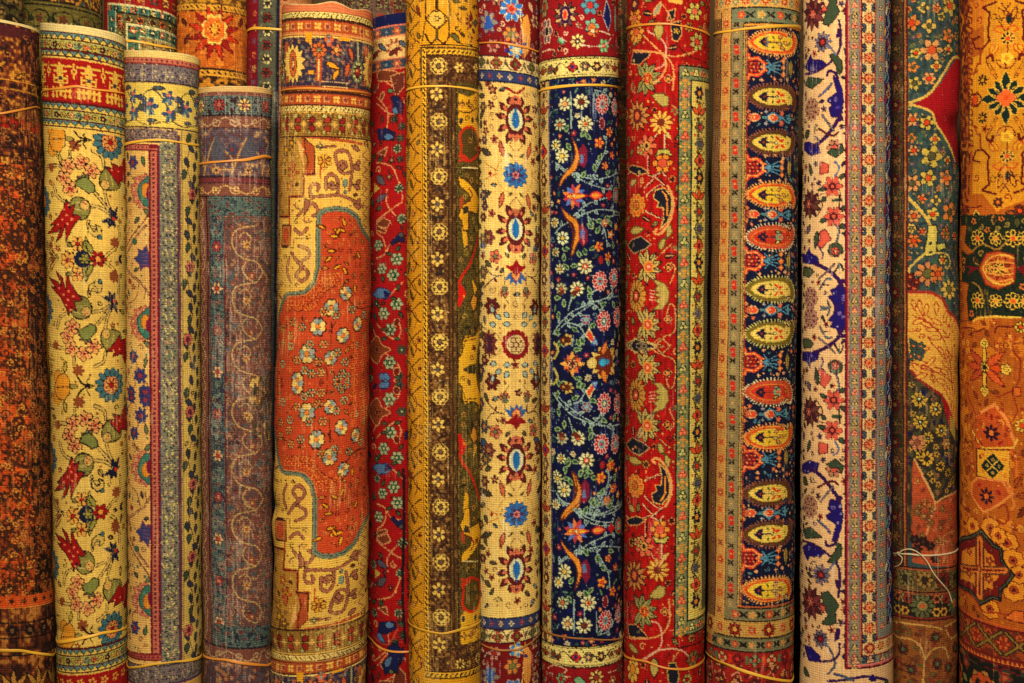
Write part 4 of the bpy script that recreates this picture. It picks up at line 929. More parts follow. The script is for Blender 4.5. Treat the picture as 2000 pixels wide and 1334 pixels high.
        D.rpoly([(X(18), 110), (X(12), 60), (X(16), 30), (X(26), 20), (X(32), 40), (X(34), 84)], (214, 150, 70)); D.rline([(X(14), 60), (X(10), 20)], 2, CR)
        D.rflower(X(-9), 66, 14, 6, (206, 130, 60), (80, 90, 70), (130, 120, 60), amp=.3); D.rflower(X(-58), 46, 20, 7, (140, 130, 110), (56, 60, 110), (190, 140, 80), amp=.3); D.rpoly(cr([(X(-66), 60), (X(-46), 56), (X(-50), 40), (X(-60), 34)], True), (50, 90, 160))
        D.rflower(X(-46), 92, 13, 6, (190, 130, 110), K, (150, 50, 50), amp=.3); D.rleaf(X(-22), 98, 14, 8, 10, (60, 50, 120)); D.rflower(X(0), 97, 13, 5, (60, 140, 190), CR, (200, 190, 150), amp=.35); D.rleaf(X(12), 84, 14, 6, -20, (90, 60, 110))
        D.rflower(X(46), 100, 11, 6, (190, 150, 110), K, (120, 60, 60), amp=.3); D.rflower(X(48), 30, 12, 6, (190, 150, 110), K, (120, 60, 60), amp=.3); D.rflower(X(-38), 0, 12, 6, (170, 110, 90), K, (206, 180, 140), amp=.3); D.rleaf(X(30), -5, 20, 9, 60, (206, 170, 130))
    D.tr(); D.filler(-S, S, -50, 108, [(126, 22, 26)], 500, [('leaf', 8, (80, 70, 90), (200, 180, 150)), ('curl', 7, (206, 170, 140), None), ('bud', 7, (190, 110, 80), (60, 90, 150)), ('twig', 9, (206, 170, 140), (70, 80, 110))], K, 14); D.filler(-S, S, 1240, 1395, [(126, 22, 26)], 500, [('leaf', 8, (80, 70, 90), (200, 180, 150)), ('curl', 7, (206, 170, 140), None), ('bud', 7, (190, 110, 80), (60, 90, 150))], K, 15)
    D.rline(cr([(X(-16), 172), (X(0), 180), (X(18), 168)]), 5, RD) 
    D.finish(warp=(232, 216, 190), wear=.07, rib=.08, knot=.12, streak=.08)
    ROLLS['cream_blue'] = D
def chain(D, s, y0, y1, step, w, kinds, K, ground, seed=0, horiz=False):
    """narrow cream guard border: alternating small flowers in a running dark vine"""
    n = 0; t = y0
    V = []
    while t < y1:
        k = kinds[n % len(kinds)]; c = (s, t) if not horiz else (t, s)
        V.append((c[0]+(w*.34*(1 if n % 2 else -1) if not horiz else 0), c[1]+(w*.34*(1 if n % 2 else -1) if horiz else 0)))
        n += 1; t += step
    D.rline(cr(V, False, 4), 1.5, K)
    for n_, i in enumerate(range(n)):
        t = y0+i*step; c = (s, t) if not horiz else (t, s); k = kinds[i % len(kinds)]
        if k[0] == 'f': D.rflower(c[0], c[1], w*.30, 6, k[1], K, k[2], amp=.2, sep=False, cr_=.4)
        elif k[0] == 'l': D.rleaf(c[0]-w*.24, c[1]-3, w*.55, w*.3, 40 if i % 4 else 130, k[1], K)
        elif k[0] == 't':
            for a in (-55, 0, 55): D.rleaf(c[0], c[1]+w*.24, w*.6, w*.24, -90+a, k[1], K)
        elif k[0] == 'r': D.rpol(c[0], c[1], w*.40, 4, .22, 0, K); D.rpol(c[0], c[1], w*.34, 4, .22, 0, k[1]); D.rell(c[0], c[1], w*.13, w*.16, 0, k[2])
        o = w*.36*(1 if i % 2 else -1)
        if not horiz: D.rell(s+o, t+step/2, 2.4, 2.6, 0, k[2]); D.rell(s-o, t+step/2+2, 1.8, 1.8, 0, K)
        else: D.rell(t+step/2, s+o, 2.6, 2.4, 0, k[2]); D.rell(t+step/2+2, s-o, 1.8, 1.8, 0, K)

def pat_navy():                         # navy field with branching flowers
    D = Roll(1053, 1207, 1059, 1217, 2838, ytop=-50, skew=(-.04, -.02), seed=9, base=(14, 20, 66)); D.MS = 1.05
    S = D.smax; NV = (14, 20, 66); K = (44, 26, 26); WH = (206, 196, 150); RD = (176, 26, 34); SAL = (216, 116, 76); OR = (222, 146, 56); GN = (44, 84, 66); TQ = (60, 150, 170); PB = (132, 160, 168); BR = (110, 48, 32); CRM = (214, 184, 116); BK = (24, 14, 60)
    D.mottle(-S, -50, S, 1400, [((30, 6), .5), ((5, 5), .5)], 90, [(.3, (12, 16, 54)), (.8, None), (1, (18, 28, 84))])
    ax = 710.0; D.O(1040, 440)
    kinds = [('f', (90, 40, 36), (206, 170, 100)), ('f', (196, 170, 110), (120, 60, 40)), ('t', (176, 80, 50), (90, 60, 40)), ('f', (110, 100, 80), (150, 60, 40)), ('l', (110, 60, 40), (90, 70, 50)), ('r', (186, 50, 36), (50, 50, 110)), ('f', (120, 96, 80), (206, 170, 110))]
    D.tr((0, 1, 0, 1), (0, 1, 2*ax, -1))
    # ---- lower half drawn in middle panel (y 710..) and bottom panel
    br = (150, 168, 160); lf = GN
    D.O(1040, 440)
    for pts in ([(120, 970), (160, 1030), (230, 1100), (330, 1140), (430, 1160), (500, 1150)], [(130, 970), (200, 1040), (280, 1100), (350, 1140)], [(200, 1040), (270, 1020), (310, 960), (345, 930)], [(210, 1110), (235, 1200)], [(330, 1140), (350, 1200), (390, 1230)], [(430, 1160), (470, 1200), (460, 1260)], [(400, 1080), (380, 1120), (340, 1150)]):
        vine(D, pts, 1.9, br, None, lf, 5, 10)
    for x, y, a in ((150, 890, 80), (185, 900, 110), (280, 900, 120), (230, 1010, -30), (140, 1000, -70), (150, 1060, 80), (185, 1130, 90), (330, 1170, 70), (345, 1200, 110), (130, 1180, 0), (240, 1180, 80), (400, 1120, 30), (280, 950, -60), (480, 1090, 120), (240, 880, 10), (370, 1020, 200)):
        D.Lf(x, y, 15, 7, a, GN, (140, 160, 110))
    D.F(418, 1030, 15, 12, RD, (206, 170, 160), (70, 120, 120), amp=.12, cr_=.4, ic=WH, yx=1.25, ew=1.6); D.F(495, 1030, 15, 12, RD, (206, 170, 160), (70, 120, 120), amp=.12, cr_=.4, yx=1.25)
    D.F(400, 1265, 15, 12, RD, (206, 170, 160), (90, 150, 150), amp=.12, cr_=.42, ic=RD, yx=1.2, ew=1.6); D.F(480, 1265, 14, 12, (160, 24, 40), (206, 170, 160), (90, 150, 150), amp=.12, cr_=.4, yx=1.2)
    D.F(315, 1052, 9, 6, (150, 40, 40), PB, PB, amp=.2)
    D.F(205, 940, 12, 7, (190, 160, 90), K, BR, amp=.25, cr_=.4); D.F(180, 935, 7, 5, BR, K, (190, 140, 60), sep=False)
    D.F(265, 1235, 14, 9, WH, (70, 80, 70), (200, 90, 50), amp=.22, cr_=.26, ew=1); D.Lf(225, 1205, 20, 10, 20, BR, None); D.F(170, 1235, 12, 8, (180, 170, 130), (70, 80, 70), (190, 100, 60), amp=.22, cr_=.26, ew=1); D.Lf(150, 1205, 16, 9, 20, BR, None)
    D.Pg([(310, 960), (340, 925), (375, 900), (350, 960), (330, 1000)], (206, 80, 46), WH, 1.2); D.Pg([(340, 905), (380, 905), (365, 940)], PB, (60, 90, 160))
    for (a, b) in ((130, 870),): D.L([(125, 830), (150, 880), (130, 920)], 4, (176, 160, 84))
    # bottom panel part
    D.O(1040, 884)
    for pts in ([(135, 235), (175, 280), (250, 320), (330, 355), (420, 360), (515, 300)], [(250, 345), (310, 390), (380, 420), (470, 420)], [(330, 325), (400, 290), (430, 230), (445, 130)], [(330, 350), (345, 280)], [(445, 240), (460, 190)], [(420, 300), (480, 310), (515, 290)], [(150, 650), (230, 590), (270, 590)]):
        vine(D, pts, 1.9, br, None, lf, 5, 10)
    for x, y, a in ((360, 260, 140), (345, 310, -70), (380, 230, 60), (455, 290, -60), (190, 80, 90), (230, 50, 10), (215, 30, 130), (285, 100, 110), (340, 140, 20), (180, 150, 0), (430, 310, 0), (305, 150, -70), (480, 120, 100), (450, 30, 90), (380, 300, 0)):
        D.Lf(x, y, 14, 7, a, GN, (140, 160, 110))
    D.F(165, 35, 10, 8, WH, (70, 80, 70), (190, 150, 60), amp=.25); D.F(313, 45, 15, 9, WH, (60, 70, 60), (200, 90, 60), amp=.2, cr_=.34, ic=WH); D.F(182, 213, 13, 8, (206, 206, 170), (50, 70, 60), (206, 170, 80), amp=.2, cr_=.3); D.F(140, 130, 9, 8, WH, (50, 70, 60), (196, 150, 60)); D.F(135, 300, 10, 8, WH, (50, 70, 60), (196, 150, 60))
    D.F(448, 80, 8, 5, OR, (150, 60, 40), (206, 80, 50), amp=.3, sep=False); D.F(395, 150, 9, 5, OR, (150, 60, 40), (206, 80, 50), amp=.3, sep=False, rot=40); D.F(465, 205, 8, 5, OR, (150, 60, 40), WH, amp=.3, sep=False); D.F(430, 280, 7, 5, OR, (150, 60, 40), WH, amp=.3, sep=False); D.E(405, 70, 5, 8, 0, (160, 36, 40), (60, 30, 60)); D.F(495, 240, 7, 5, OR, K, WH, sep=False)
    D.Pg([(230, 105), (260, 160), (285, 230), (270, 310), (220, 350), (175, 390), (205, 330), (245, 290), (255, 230), (240, 160)], (206, 136, 46), (110, 50, 26), 1.6, True); D.L([(235, 160), (245, 220), (235, 280), (200, 330)], 3, BR)
    D.Pg([(275, 200), (300, 160), (330, 190), (330, 250), (300, 290), (275, 280)], (130, 30, 60), None); D.Pg([(285, 210), (310, 200), (315, 250), (290, 270)], (90, 110, 160)); D.L([(305, 170), (300, 290)], 1.4, (206, 120, 110))
    D.tr((0, 1, 0, 1), (0, 1, 2*ax, -1), (0, 1, 2*(884+455/Q), -1), (0, 1, 2*(710-(884+455/Q-710)), -1))
    for pts in ([(150, 640), (200, 600), (250, 590)], [(270, 590), (330, 555), (420, 540), (510, 545)], [(360, 555), (400, 620), (440, 700), (450, 780)], [(270, 570), (340, 520), (430, 480), (470, 465)]): vine(D, pts, 1.9, br, None, lf, 5, 10)
    D.Pg([(165, 510), (200, 560), (240, 590), (275, 630), (285, 700), (245, 800), (262, 720), (250, 650), (200, 590), (170, 540)], (206, 136, 46), (110, 50, 26), 1.6, True)
    D.Pg([(285, 640), (310, 615), (335, 660), (335, 720), (310, 755), (285, 720)], (130, 30, 60)); D.Pg([(290, 650), (308, 640), (312, 690), (292, 700)], (90, 120, 160))
    D.F(185, 690, 14, 9, WH, (50, 70, 60), (206, 170, 80), amp=.2, cr_=.3); D.F(150, 750, 11, 8, WH, (50, 70, 60), (206, 170, 80), amp=.2)
    D.F(438, 610, 7, 5, OR, (150, 60, 40), SAL, sep=False, amp=.3); D.F(480, 660, 7, 5, SAL, (150, 60, 40), OR, sep=False, amp=.3); D.F(405, 750, 10, 5, OR, (150, 60, 40), (206, 80, 40), sep=False, amp=.3); D.F(465, 800, 9, 5, OR, (150, 60, 40), (206, 80, 40), sep=False, amp=.3)
    for x, y, a in ((300, 560, 60), (380, 590, 100), (400, 650, 60), (440, 560, 30), (350, 780, 130), (300, 800, 60), (215, 760, -60), (205, 830, 60)): D.Lf(x, y, 14, 7, a, GN, (140, 160, 110))
    D.tr((0, 1, 0, 1), (0, 1, 2*ax, -1))
    D.F(325, 870, 15, 9, WH, (60, 70, 60), (206, 150, 90), amp=.2, cr_=.34, ic=RD); D.F(175, 870, 12, 8, (180, 180, 140), (50, 70, 60), (190, 110, 60), amp=.2); D.F(205, 990, 13, 8, WH, (50, 60, 60), (206, 150, 90), amp=.2); D.F(300, 1000, 15, 9, WH, (50, 60, 60), BR, amp=.2)
    D.F(425, 970, 15, 12, RD, (206, 170, 160), (90, 150, 150), amp=.12, cr_=.4, ic=RD, yx=1.2, ew=1.5); D.F(500, 930, 12, 12, (160, 30, 40), (206, 170, 160), (90, 150, 150), amp=.12, yx=1.3); D.E(422, 860, 6, 11, 0, (120, 30, 40), (206, 150, 140), 1)
    for pts in ([(245, 900), (240, 1060)], [(300, 900), (300, 960)], [(240, 850), (240, 960)], [(380, 1060), (440, 1030), (480, 960)], [(370, 920), (375, 1040)]): vine(D, pts, 1.7, br, None, GN, 4, 12)
    # lotus on secondary axis (mirrored)
    ya = 884+455/Q
    for x, r in ((255, 0),):
        s = D.S(245)
        for k in range(11):
            a = 30+k*33
            D.rleaf(s, ya, 24, 9, a, [(96, 120, 176), (216, 130, 70), (176, 70, 80)][k % 3], None)
        D.rleaf(s-18, ya, 44, 11, 0, (214, 160, 60), RD); D.rflower(s, ya, 6, 6, OR, RD, WH)
        D.rleaf(D.S(335), ya, 30, 16, 0, (206, 80, 60), (120, 20, 40)); D.rleaf(D.S(345), ya, 20, 8, 0, OR, None)
        D.rflower(D.S(450), ya, 9, 4, RD, None, RD, sep=False); D.rell(D.S(490), ya, 14, 17, 0, (90, 130, 80)); D.rell(D.S(490), ya, 11, 14, 0, (170, 30, 50)); D.rell(D.S(490), ya, 7, 9, 0, (90, 160, 150)); D.rell(D.S(492), ya, 3, 5, 0, (206, 110, 80))
    # central axis
    D.tr(); D.O(1040, 440); s = D.S(232)
    for k in range(12):
        D.rleaf(s, ax, 25 if k % 3 == 0 else 20, 9, k*30, [(214, 160, 74), (120, 60, 40), (206, 110, 60)][k % 3], None)
    D.rflower(s, ax, 9, 6, (206, 150, 110), K, (110, 30, 30), cr_=.3)
    s = D.S(418)
    D.rpol(s, ax, 33, 11, .16, 0, (206, 170, 90), True, yx=1.08); D.rell(s, ax, 24, 28, 0, (120, 50, 30))
    for sg in (-1, 1): D.rleaf(s-6, ax+sg*14, 28, 12, sg*70, (214, 130, 60), BR); D.rleaf(s+18, ax+sg*10, 20, 10, sg*60, (206, 170, 90), BR)
    D.rell(s-4, ax, 10, 9, 0, (40, 100, 150)); D.rell(s-4, ax, 8, 7, 0, (70, 170, 200)); D.rell(s+8, ax, 5, 5, 0, (70, 150, 190)); D.rell(s-28, ax, 11, 12, 0, K); D.rell(s-28, ax, 10, 11, 0, (206, 180, 100)); D.rell(s-30, ax, 5, 5, 0, (216, 190, 130)); D.rpoly([(s-20, ax-12), (s-30, ax-22), (s-12, ax-16)], (206, 180, 100)); D.rpoly([(s-20, ax+12), (s-30, ax+22), (s-12, ax+16)], (206, 180, 100))
    for sg in (-1, 1):
        D.L([(125, 800+sg*120), (150, 800+sg*80), (130, 800+sg*30)], 5, (180, 166, 90)); D.L([(125, 800+sg*110), (142, 800+sg*80), (128, 800+sg*40)], 1.6, (110, 90, 40))
    D.L([(240, 640), (232, 700)], 2, PB)
    D.tr()
    D.filler(-S, S, 150, 1262, [NV, (12, 16, 54), (18, 28, 84)], 5200, [('leaf', 8, (40, 74, 62), (120, 146, 110)), ('twig', 12, (116, 140, 140), (40, 74, 62)), ('curl', 8, (110, 130, 136), None), ('bud', 6, (196, 110, 60), (206, 170, 100)), ('flower', 8, (186, 180, 140), (170, 90, 50)), ('bud', 6, (150, 40, 50), (180, 130, 110)), ('leaf', 6, (50, 84, 70), None), ('dot', 2.6, (110, 130, 130), None)], None, 21)
    # cream border at left, bands at the ends
    xa, xb = D.S(52), D.S(104)
    D.rrect(-S, 112, xb, 1303, (200, 172, 108)); D.rrect(-S, 112, xa, 1303, (110, 30, 26)); D.rrect(xa-2, 112, xa, 1303, K); D.rrect(xb-2, 150, xb, 1262, K); D.rrect(xb, 150, xb+1.4, 1262, (110, 110, 140))
    chain(D, (xa+xb)/2-1, 150, 1290, 28.2, (xb-xa)*.95, kinds, K, CRM)
    for y0, y1 in ((109, 151), (1262, 1305)):
        D.rrect(xa if y0 > 500 else -S, y0, S, y1, (214, 194, 120)); D.rrect(xa if y0 > 500 else -S, y0, S, y0+2, K); D.rrect(xa, y1-2, S, y1, K); D.rrect(xa, y0+4, S, y0+5.4, K); D.rrect(xb, y1-6, S, y1-4.6, K)
        chain(D, (y0+y1)/2, -S+8, S, 25, 28, kinds, K, CRM, horiz=True)
    for y0, y1 in ((-60, 108), (1306, 1400)):
        D.rrect(-S, y0, S, y1, (146, 20, 30))
    R = np.random.RandomState(5)
    D.O(1040, 0)
    s, v = D.z(190, 85)
    for k in range(12): D.rleaf(s, v, 26, 10, k*30, (196, 160, 110) if k % 2 else (110, 70, 70), K)
    D.rell(s, v, 11, 17, 0, (60, 20, 70)); D.rell(s, v, 6, 11, 0, (206, 150, 110)); D.rell(s, v, 4, 8, 0, (206, 60, 30))
    D.F(335, 30, 18, 6, (90, 150, 160), (60, 60, 90), (190, 60, 50), amp=.3); D.Pg([(410, 100), (430, 0), (450, 60), (455, 120), (440, 180)], (26, 30, 96), (160, 170, 170)); D.F(85, 180, 14, 6, (110, 90, 90), (206, 170, 140), (40, 40, 40), yx=1.7); D.F(70, 40, 12, 6, (140, 130, 90), K, (160, 60, 40), yx=1.8)
    D.F(345, 150, 15, 5, (130, 170, 140), (60, 50, 80), (206, 120, 60), amp=.3); D.F(350, 180, 11, 5, (220, 120, 40), (60, 40, 60), WH, amp=.3); D.Lf(150, 220, 18, 12, 40, (130, 180, 140), (60, 110, 80), tooth=.4); D.F(262, 238, 14, 8, (214, 190, 120), (110, 60, 50), (60, 40, 50), amp=.3, cr_=.3, ic=WH); D.F(415, 265, 13, 6, (130, 180, 130), (80, 90, 60), (210, 70, 50), amp=.25); D.E(480, 110, 4, 26, 0, (110, 160, 140))
    D.L([(280, 255), (340, 268), (420, 262), (470, 200)], 2, (206, 180, 160)); D.L([(60, 300), (100, 285), (130, 290)], 2.2, (206, 180, 150)); D.L([(200, 240), (150, 210)], 1.4, (206, 160, 140)); D.L([(390, 180), (450, 200)], 2, (206, 190, 160))
    D.O(1040, 884)
    for pts in ([(90, 1250), (130, 1230), (200, 1260), (160, 1290), (220, 1300)], [(440, 1270), (520, 1230)]): D.L(pts, 1.6, (206, 170, 130))
    D.Lf(240, 1310, 24, 16, 20, (120, 160, 120), K); D.F(370, 1300, 14, 8, (206, 170, 100), K, (150, 60, 40), amp=.3); D.F(165, 1310, 10, 6, (130, 150, 110), K, RD); D.F(465, 1315, 10, 6, (200, 110, 60), K, WH); D.F(505, 1240, 9, 6, (110, 110, 100), K, RD)
    for a_, b_ in ((-55, 106), (1308, 1395)): D.filler(-S, S, a_, b_, [(146, 20, 30)], 600, [('leaf', 8, (110, 150, 120), (60, 60, 60)), ('curl', 7, (206, 170, 140), None), ('bud', 8, (200, 120, 80), (60, 40, 60)), ('twig', 9, (196, 150, 130), (120, 130, 100))], K, 22)
    D.finish(warp=(150, 160, 180), wear=.035, rib=.05, knot=.13, streak=.07)
    ROLLS['navy'] = D

def tri(D, s, y, r, c, K):
    """small three-petalled blossom"""
    for a in (90, 210, 330): 
        dx, dy = r*.55*math.cos(math.radians(a)), -r*.55*math.sin(math.radians(a)); D.rell(s+dx, y+dy, r*.62, r*.62, 0, K)
    for a in (90, 210, 330):
        dx, dy = r*.55*math.cos(math.radians(a)), -r*.55*math.sin(math.radians(a)); D.rell(s+dx, y+dy, r*.40, r*.40, 0, c)

def pat_scarlet():                      # scarlet field, pale green and yellow borders
    D = Roll(1225, 1387, 1217, 1376, 2838, ytop=-50, skew=(.02, -.06), seed=10, base=(168, 20, 14)); D.MS = 1.14; D.LW = 1.2
    S = D.smax; RD = (168, 20, 14); K = (40, 18, 18); OL = (176, 156, 84); YE = (214, 172, 80); OR = (216, 140, 50); SAL = (206, 110, 74); NV = (34, 32, 50); GN = (120, 132, 96); LN = (206, 150, 90); BR = (120, 52, 30)
    D.mottle(-S, -50, S, 1400, [((20, 3), .8), ((6, 6), .3)], 91, [(.25, (150, 16, 14)), (.85, None), (1, (184, 28, 20))])
    ax = 676.0
    D.tr((0, 1, 0, 1), (0, 1, 2*ax, -1))
    D.O(1040, 440)
    def big(x, y, r, o=(150, 100, 44)):
        s, v = D.z(x, y); D.rpol(s, v, r+1.5, 15, .09, 0, K, True, yx=1.35); D.rpol(s, v, r, 15, .09, 0, (190, 140, 60), True, yx=1.35)
        for j in range(14): a = math.pi/7*j; D.rline([(s+r*.45*math.cos(a), v+1.35*r*.45*math.sin(a)), (s+r*.9*math.cos(a), v+1.35*r*.9*math.sin(a))], 1.8, BR)
        D.rell(s-2, v, r*.42, r*.55, 0, K); D.rell(s-2, v, r*.30, r*.42, 0, (180, 70, 50)); D.rell(s-2, v, 3, 4, 0, (220, 160, 110))
    def palm(x, y, r, ang=0, c=(186, 160, 90)):
        s, v = D.z(x, y)
        for k, a in enumerate((-120, -85, -50, -15, 15, 50, 85, 120)):
            D.rleaf(s-r*.3*math.cos(math.radians(ang)), v-r*.3*math.sin(math.radians(ang)), r*1.45, r*.62, a+ang, c, K, vein=(70, 84, 80))
        D.rell(s, v, r*.5, r*.55, 0, (206, 140, 60)); D.rell(s, v, r*.34, r*.36, 0, (196, 80, 50)); D.rell(s, v, r*.15, r*.16, 0, (226, 160, 120))
    # vertical panel two content, lower half mirror of upper: author 676..1334 side using y>700z
    for pts in ([(545, 720), (620, 690), (720, 690), (760, 700)], [(720, 690), (770, 640), (800, 640)], [(690, 710), (745, 745), (800, 690)], [(790, 760), (828, 800), (820, 920), (790, 940), (775, 880)], [(530, 870), (560, 900)], [(790, 1060), (820, 1140), (800, 1180), (770, 1170)], [(700, 1200), (760, 1260), (800, 1290)]):
        D.L(pts, 2.6, K); D.L(pts, 1.5, LN)
    D.Pg([(545, 690), (600, 660), (690, 690), (720, 705), (650, 735), (590, 740), (570, 700)], NV, (200, 170, 110), 1.6); D.L([(600, 690), (640, 680), (620, 720), (660, 705)], 2.4, (140, 120, 90)); D.Lf(540, 560, 30, 14, 50, OL, (110, 90, 40))
    palm(665, 825, 22); 
    palm(665, 1160, 22)
    big(598, 985, 25)
    D.Pg([(690, 910), (745, 915), (780, 950), (790, 1010), (765, 1060), (720, 1080), (690, 1085), (720, 1050), (700, 1030), (730, 1010), (700, 1000), (735, 980), (705, 965), (730, 945)], OL, (110, 80, 40), 1.3)
    for k in range(4): D.L([(675, 970+k*18), (710, 965+k*18)], 1.4, (206, 150, 120))
    D.F(785, 855, 6, 4, K, LN, OR, sep=False); D.F(780, 1155, 6, 4, K, LN, OR, sep=False); D.F(545, 800, 10, 6, (150, 130, 70), K, RD); D.F(548, 1130, 10, 6, (150, 130, 70), K, RD)
    D.Pg([(545, 1270), (580, 1230), (640, 1260), (680, 1290), (620, 1334), (570, 1310)], NV, (180, 150, 100), 1.6); D.Lf(730, 1260, 22, 12, 70, OL, (90, 80, 40), tooth=.4)
    # bottom panel
    D.O(1040, 884)
    D.Lf(560, 35, 36, 17, 10, OL, (100, 80, 40), tooth=.35); D.Pg([(765, 0), (800, 40), (790, 90), (765, 60)], OL, (100, 80, 40))
    s, v = D.z(592, 195); D.rpol(s, v, 26, 10, .1, 0, K); D.rpol(s, v, 24.5, 10, .1, 0, (206, 140, 56))
    for j in range(10): a = .628*j; D.rell(s+17*math.cos(a), v+17*math.sin(a), 3.4, 3.4, 0, (190, 60, 30)); D.rell(s+17*math.cos(a), v+17*math.sin(a), 1.6, 1.6, 0, OR); D.rell(s+8.5*math.cos(a), v+8.5*math.sin(a), 2.6, 2.6, 0, (150, 84, 40))
    D.rell(s, v, 5, 5, 0, (190, 90, 40))
    D.L([(710, 60), (695, 45), (725, 35), (770, 80), (800, 160), (800, 240), (770, 310)], 4, LN); D.Pg([(730, 60), (770, 100), (795, 180), (790, 250), (750, 300), (700, 290), (690, 240), (720, 220), (710, 190), (745, 190), (750, 130)], NV, (200, 160, 90), 1.3); D.L([(740, 280), (765, 240), (770, 140)], 2.6, OR)
    for pts in ([(650, 165), (740, 125)], [(650, 255), (700, 300), (740, 320)], [(750, 320), (720, 350), (690, 370)], [(540, 370), (620, 390), (690, 370), (740, 400)], [(655, 410), (655, 490)], [(760, 370), (740, 400), (750, 470)], [(750, 530), (750, 620)], [(690, 590), (730, 640)], [(640, 300), (690, 350)]): D.L(pts, 3.2, (206, 160, 120)); D.L([(a+5, b) for a, b in pts], 1, K)
    D.Lf(555, 310, 22, 16, 20, OL, (100, 80, 40), tooth=.4); D.Pg([(540, 395), (600, 370), (660, 390), (620, 420), (560, 425)], NV, LN)
    D.F(738, 445, 17, 6, OR, K, (206, 90, 60), amp=.25, cr_=.45); D.Pg([(690, 480), (740, 500), (795, 480), (770, 525), (715, 525)], (186, 176, 90), K)
    D.F(645, 545, 19, 7, SAL, K, (206, 150, 80), amp=.25, cr_=.4, ic=K); D.F(610, 520, 9, 5, (190, 160, 90), K, SAL); D.F(540, 560, 9, 5, (130, 120, 90), K, RD)
    D.F(725, 680, 20, 11, YE, (150, 60, 30), BR, amp=.3, cr_=.3); D.Pg([(760, 590), (790, 580), (770, 620), (750, 630)], (200, 170, 100))
    s, v = D.z(590, 715)
    for k in range(12): D.rleaf(s, v, 30, 10, k*30, (190, 130, 70), K)
    D.rell(s, v, 12, 15, 0, (110, 40, 40)); D.rell(s, v, 6, 8, 0, (206, 110, 60))
    D.Pg([(670, 840), (700, 800), (730, 770), (765, 775), (770, 820), (740, 850), (700, 850)], OL, (90, 70, 40), 1.3)
    D.tr((0, 1, 0, 1), (0, 1, 2*ax-4, -1))
    palm(645, 925, 22, 0, (150, 140, 80)); D.F(645, 925, 8, 5, (200, 80, 50), K, OR, sep=False)
    D.L([(790, 850), (795, 960), (760, 1040), (690, 1075), (560, 1080)], 2.6, LN); D.L([(690, 980), (735, 1000), (750, 1090), (720, 1150), (640, 1200)], 2.4, (206, 160, 130)); D.Pg([(550, 1000), (600, 1000), (650, 1050), (665, 1075), (560, 1070)], NV, LN)
    D.Lf(555, 1110, 32, 15, 25, OL, (90, 70, 40), tooth=.4); D.F(765, 920, 6, 4, K, LN, OR, sep=False)
    # far ends
    D.tr(); D.O(1040, 0)
    D.rrect(-S, -60, S, 122, RD) if False else None
    D.F(595, 180, 20, 8, (216, 150, 60), K, (206, 100, 50)); D.F(590, 100, 17, 8, OR, K, SAL); D.Lf(730, 120, 34, 17, 90, OL, (100, 80, 40)); D.Pg([(800, 130), (860, 120), (865, 200), (840, 240), (810, 230)], NV, LN, 1.5); D.F(835, 180, 6, 5, OL, K, OR)
    D.F(955, 245, 16, 7, (176, 160, 90), K, (200, 70, 50), amp=.2); D.F(940, 70, 16, 6, (196, 180, 90), K, SAL, amp=.25); D.Pg([(790, 60), (830, 50), (820, 110), (780, 120)], NV, LN)
    D.Lf(700, 90, 28, 9, -60, (150, 150, 120), LN); D.L([(750, 20), (790, 80), (810, 130)], 1.8, LN); D.L([(640, 200), (700, 260), (760, 310), (840, 325), (940, 300)], 2.4, LN); D.L([(830, 240), (900, 320), (1010, 370)], 1.6, K)
    D.L([(755, 310), (775, 380), (740, 450), (700, 480)], 3, LN); D.L([(800, 0), (860, 10)], 8, YE); D.F(590, 20, 13, 8, (110, 40, 40), K, LN)
    D.O(1040, 884); D.L([(650, 1200), (720, 1150), (830, 1135), (900, 1170), (920, 1240)], 2.6, (206, 160, 130)); D.L([(840, 1130), (980, 1080)], 2, K); D.L([(800, 1220), (850, 1140)], 1.6, LN)
    D.Lf(705, 1190, 36, 16, 90, OL, K); D.F(580, 1260, 16, 8, YE, K, OR, yx=1.5); D.Pg([(790, 1220), (830, 1215), (850, 1290), (840, 1340), (790, 1334), (780, 1270)], NV, OL, 1.6); D.F(935, 1190, 15, 6, (130, 110, 60), K, (206, 80, 50)); D.F(900, 1310, 10, 6, OL, K, RD)
    D.filler(-S, S, -50, 1395, [RD, (150, 16, 14), (184, 28, 20)], 5200, [('leaf', 10, (150, 134, 74), (90, 70, 40)), ('curl', 9, LN, None), ('bud', 8, (196, 110, 60), (60, 30, 30)), ('twig', 13, (190, 136, 86), (130, 120, 70)), ('flower', 10, (186, 130, 62), (110, 40, 30)), ('leaf', 9, (40, 34, 46), LN), ('curl', 7, (70, 24, 20), None), ('dot', 3, (196, 140, 80), None)], K, 31)
    D.filler(-S, S, -50, 1395, [NV], 2500, [('leaf', 6, (110, 96, 70), None), ('curl', 5, (190, 160, 100), None), ('bud', 4, (180, 110, 60), (206, 180, 120))], None, 32, tol=30)
    # borders on the right
    D.O(1040, 440); a, b, c, d, e = D.S(836), D.S(910), D.S(917), D.S(990), D.S(1010)
    BG = (128, 134, 96); YG = (206, 184, 98); ty, by = 127, 1246
    D.rrect(a, ty, S, by, BG); D.mottle(a, ty, S, by, [((8, 8), .8)], 44, [(.5, None), (.8, (110, 120, 84)), (1, (150, 146, 96))])
    for r in ((a-1, ty, a+2.2), (b-1.6, ty+26, b+1)): D.rrect(r[0], r[1], r[2], by if r[0] < b-3 else by-26, K)
    D.rrect(a, ty, S, ty+2.5, K); D.rrect(a, by-2.5, S, by, K); D.rrect(b, ty+26, S, ty+29, K); D.rrect(b, by-29, S, by-26, K)
    D.rrect(b+2, ty+30, S, by-30, YG); D.rrect(d, ty+40, e, by-40, K); D.rrect(d+2, ty+40, e-1, by-40, (110, 110, 84)); D.rrect(e, ty+44, S, by-44, (150, 140, 84))
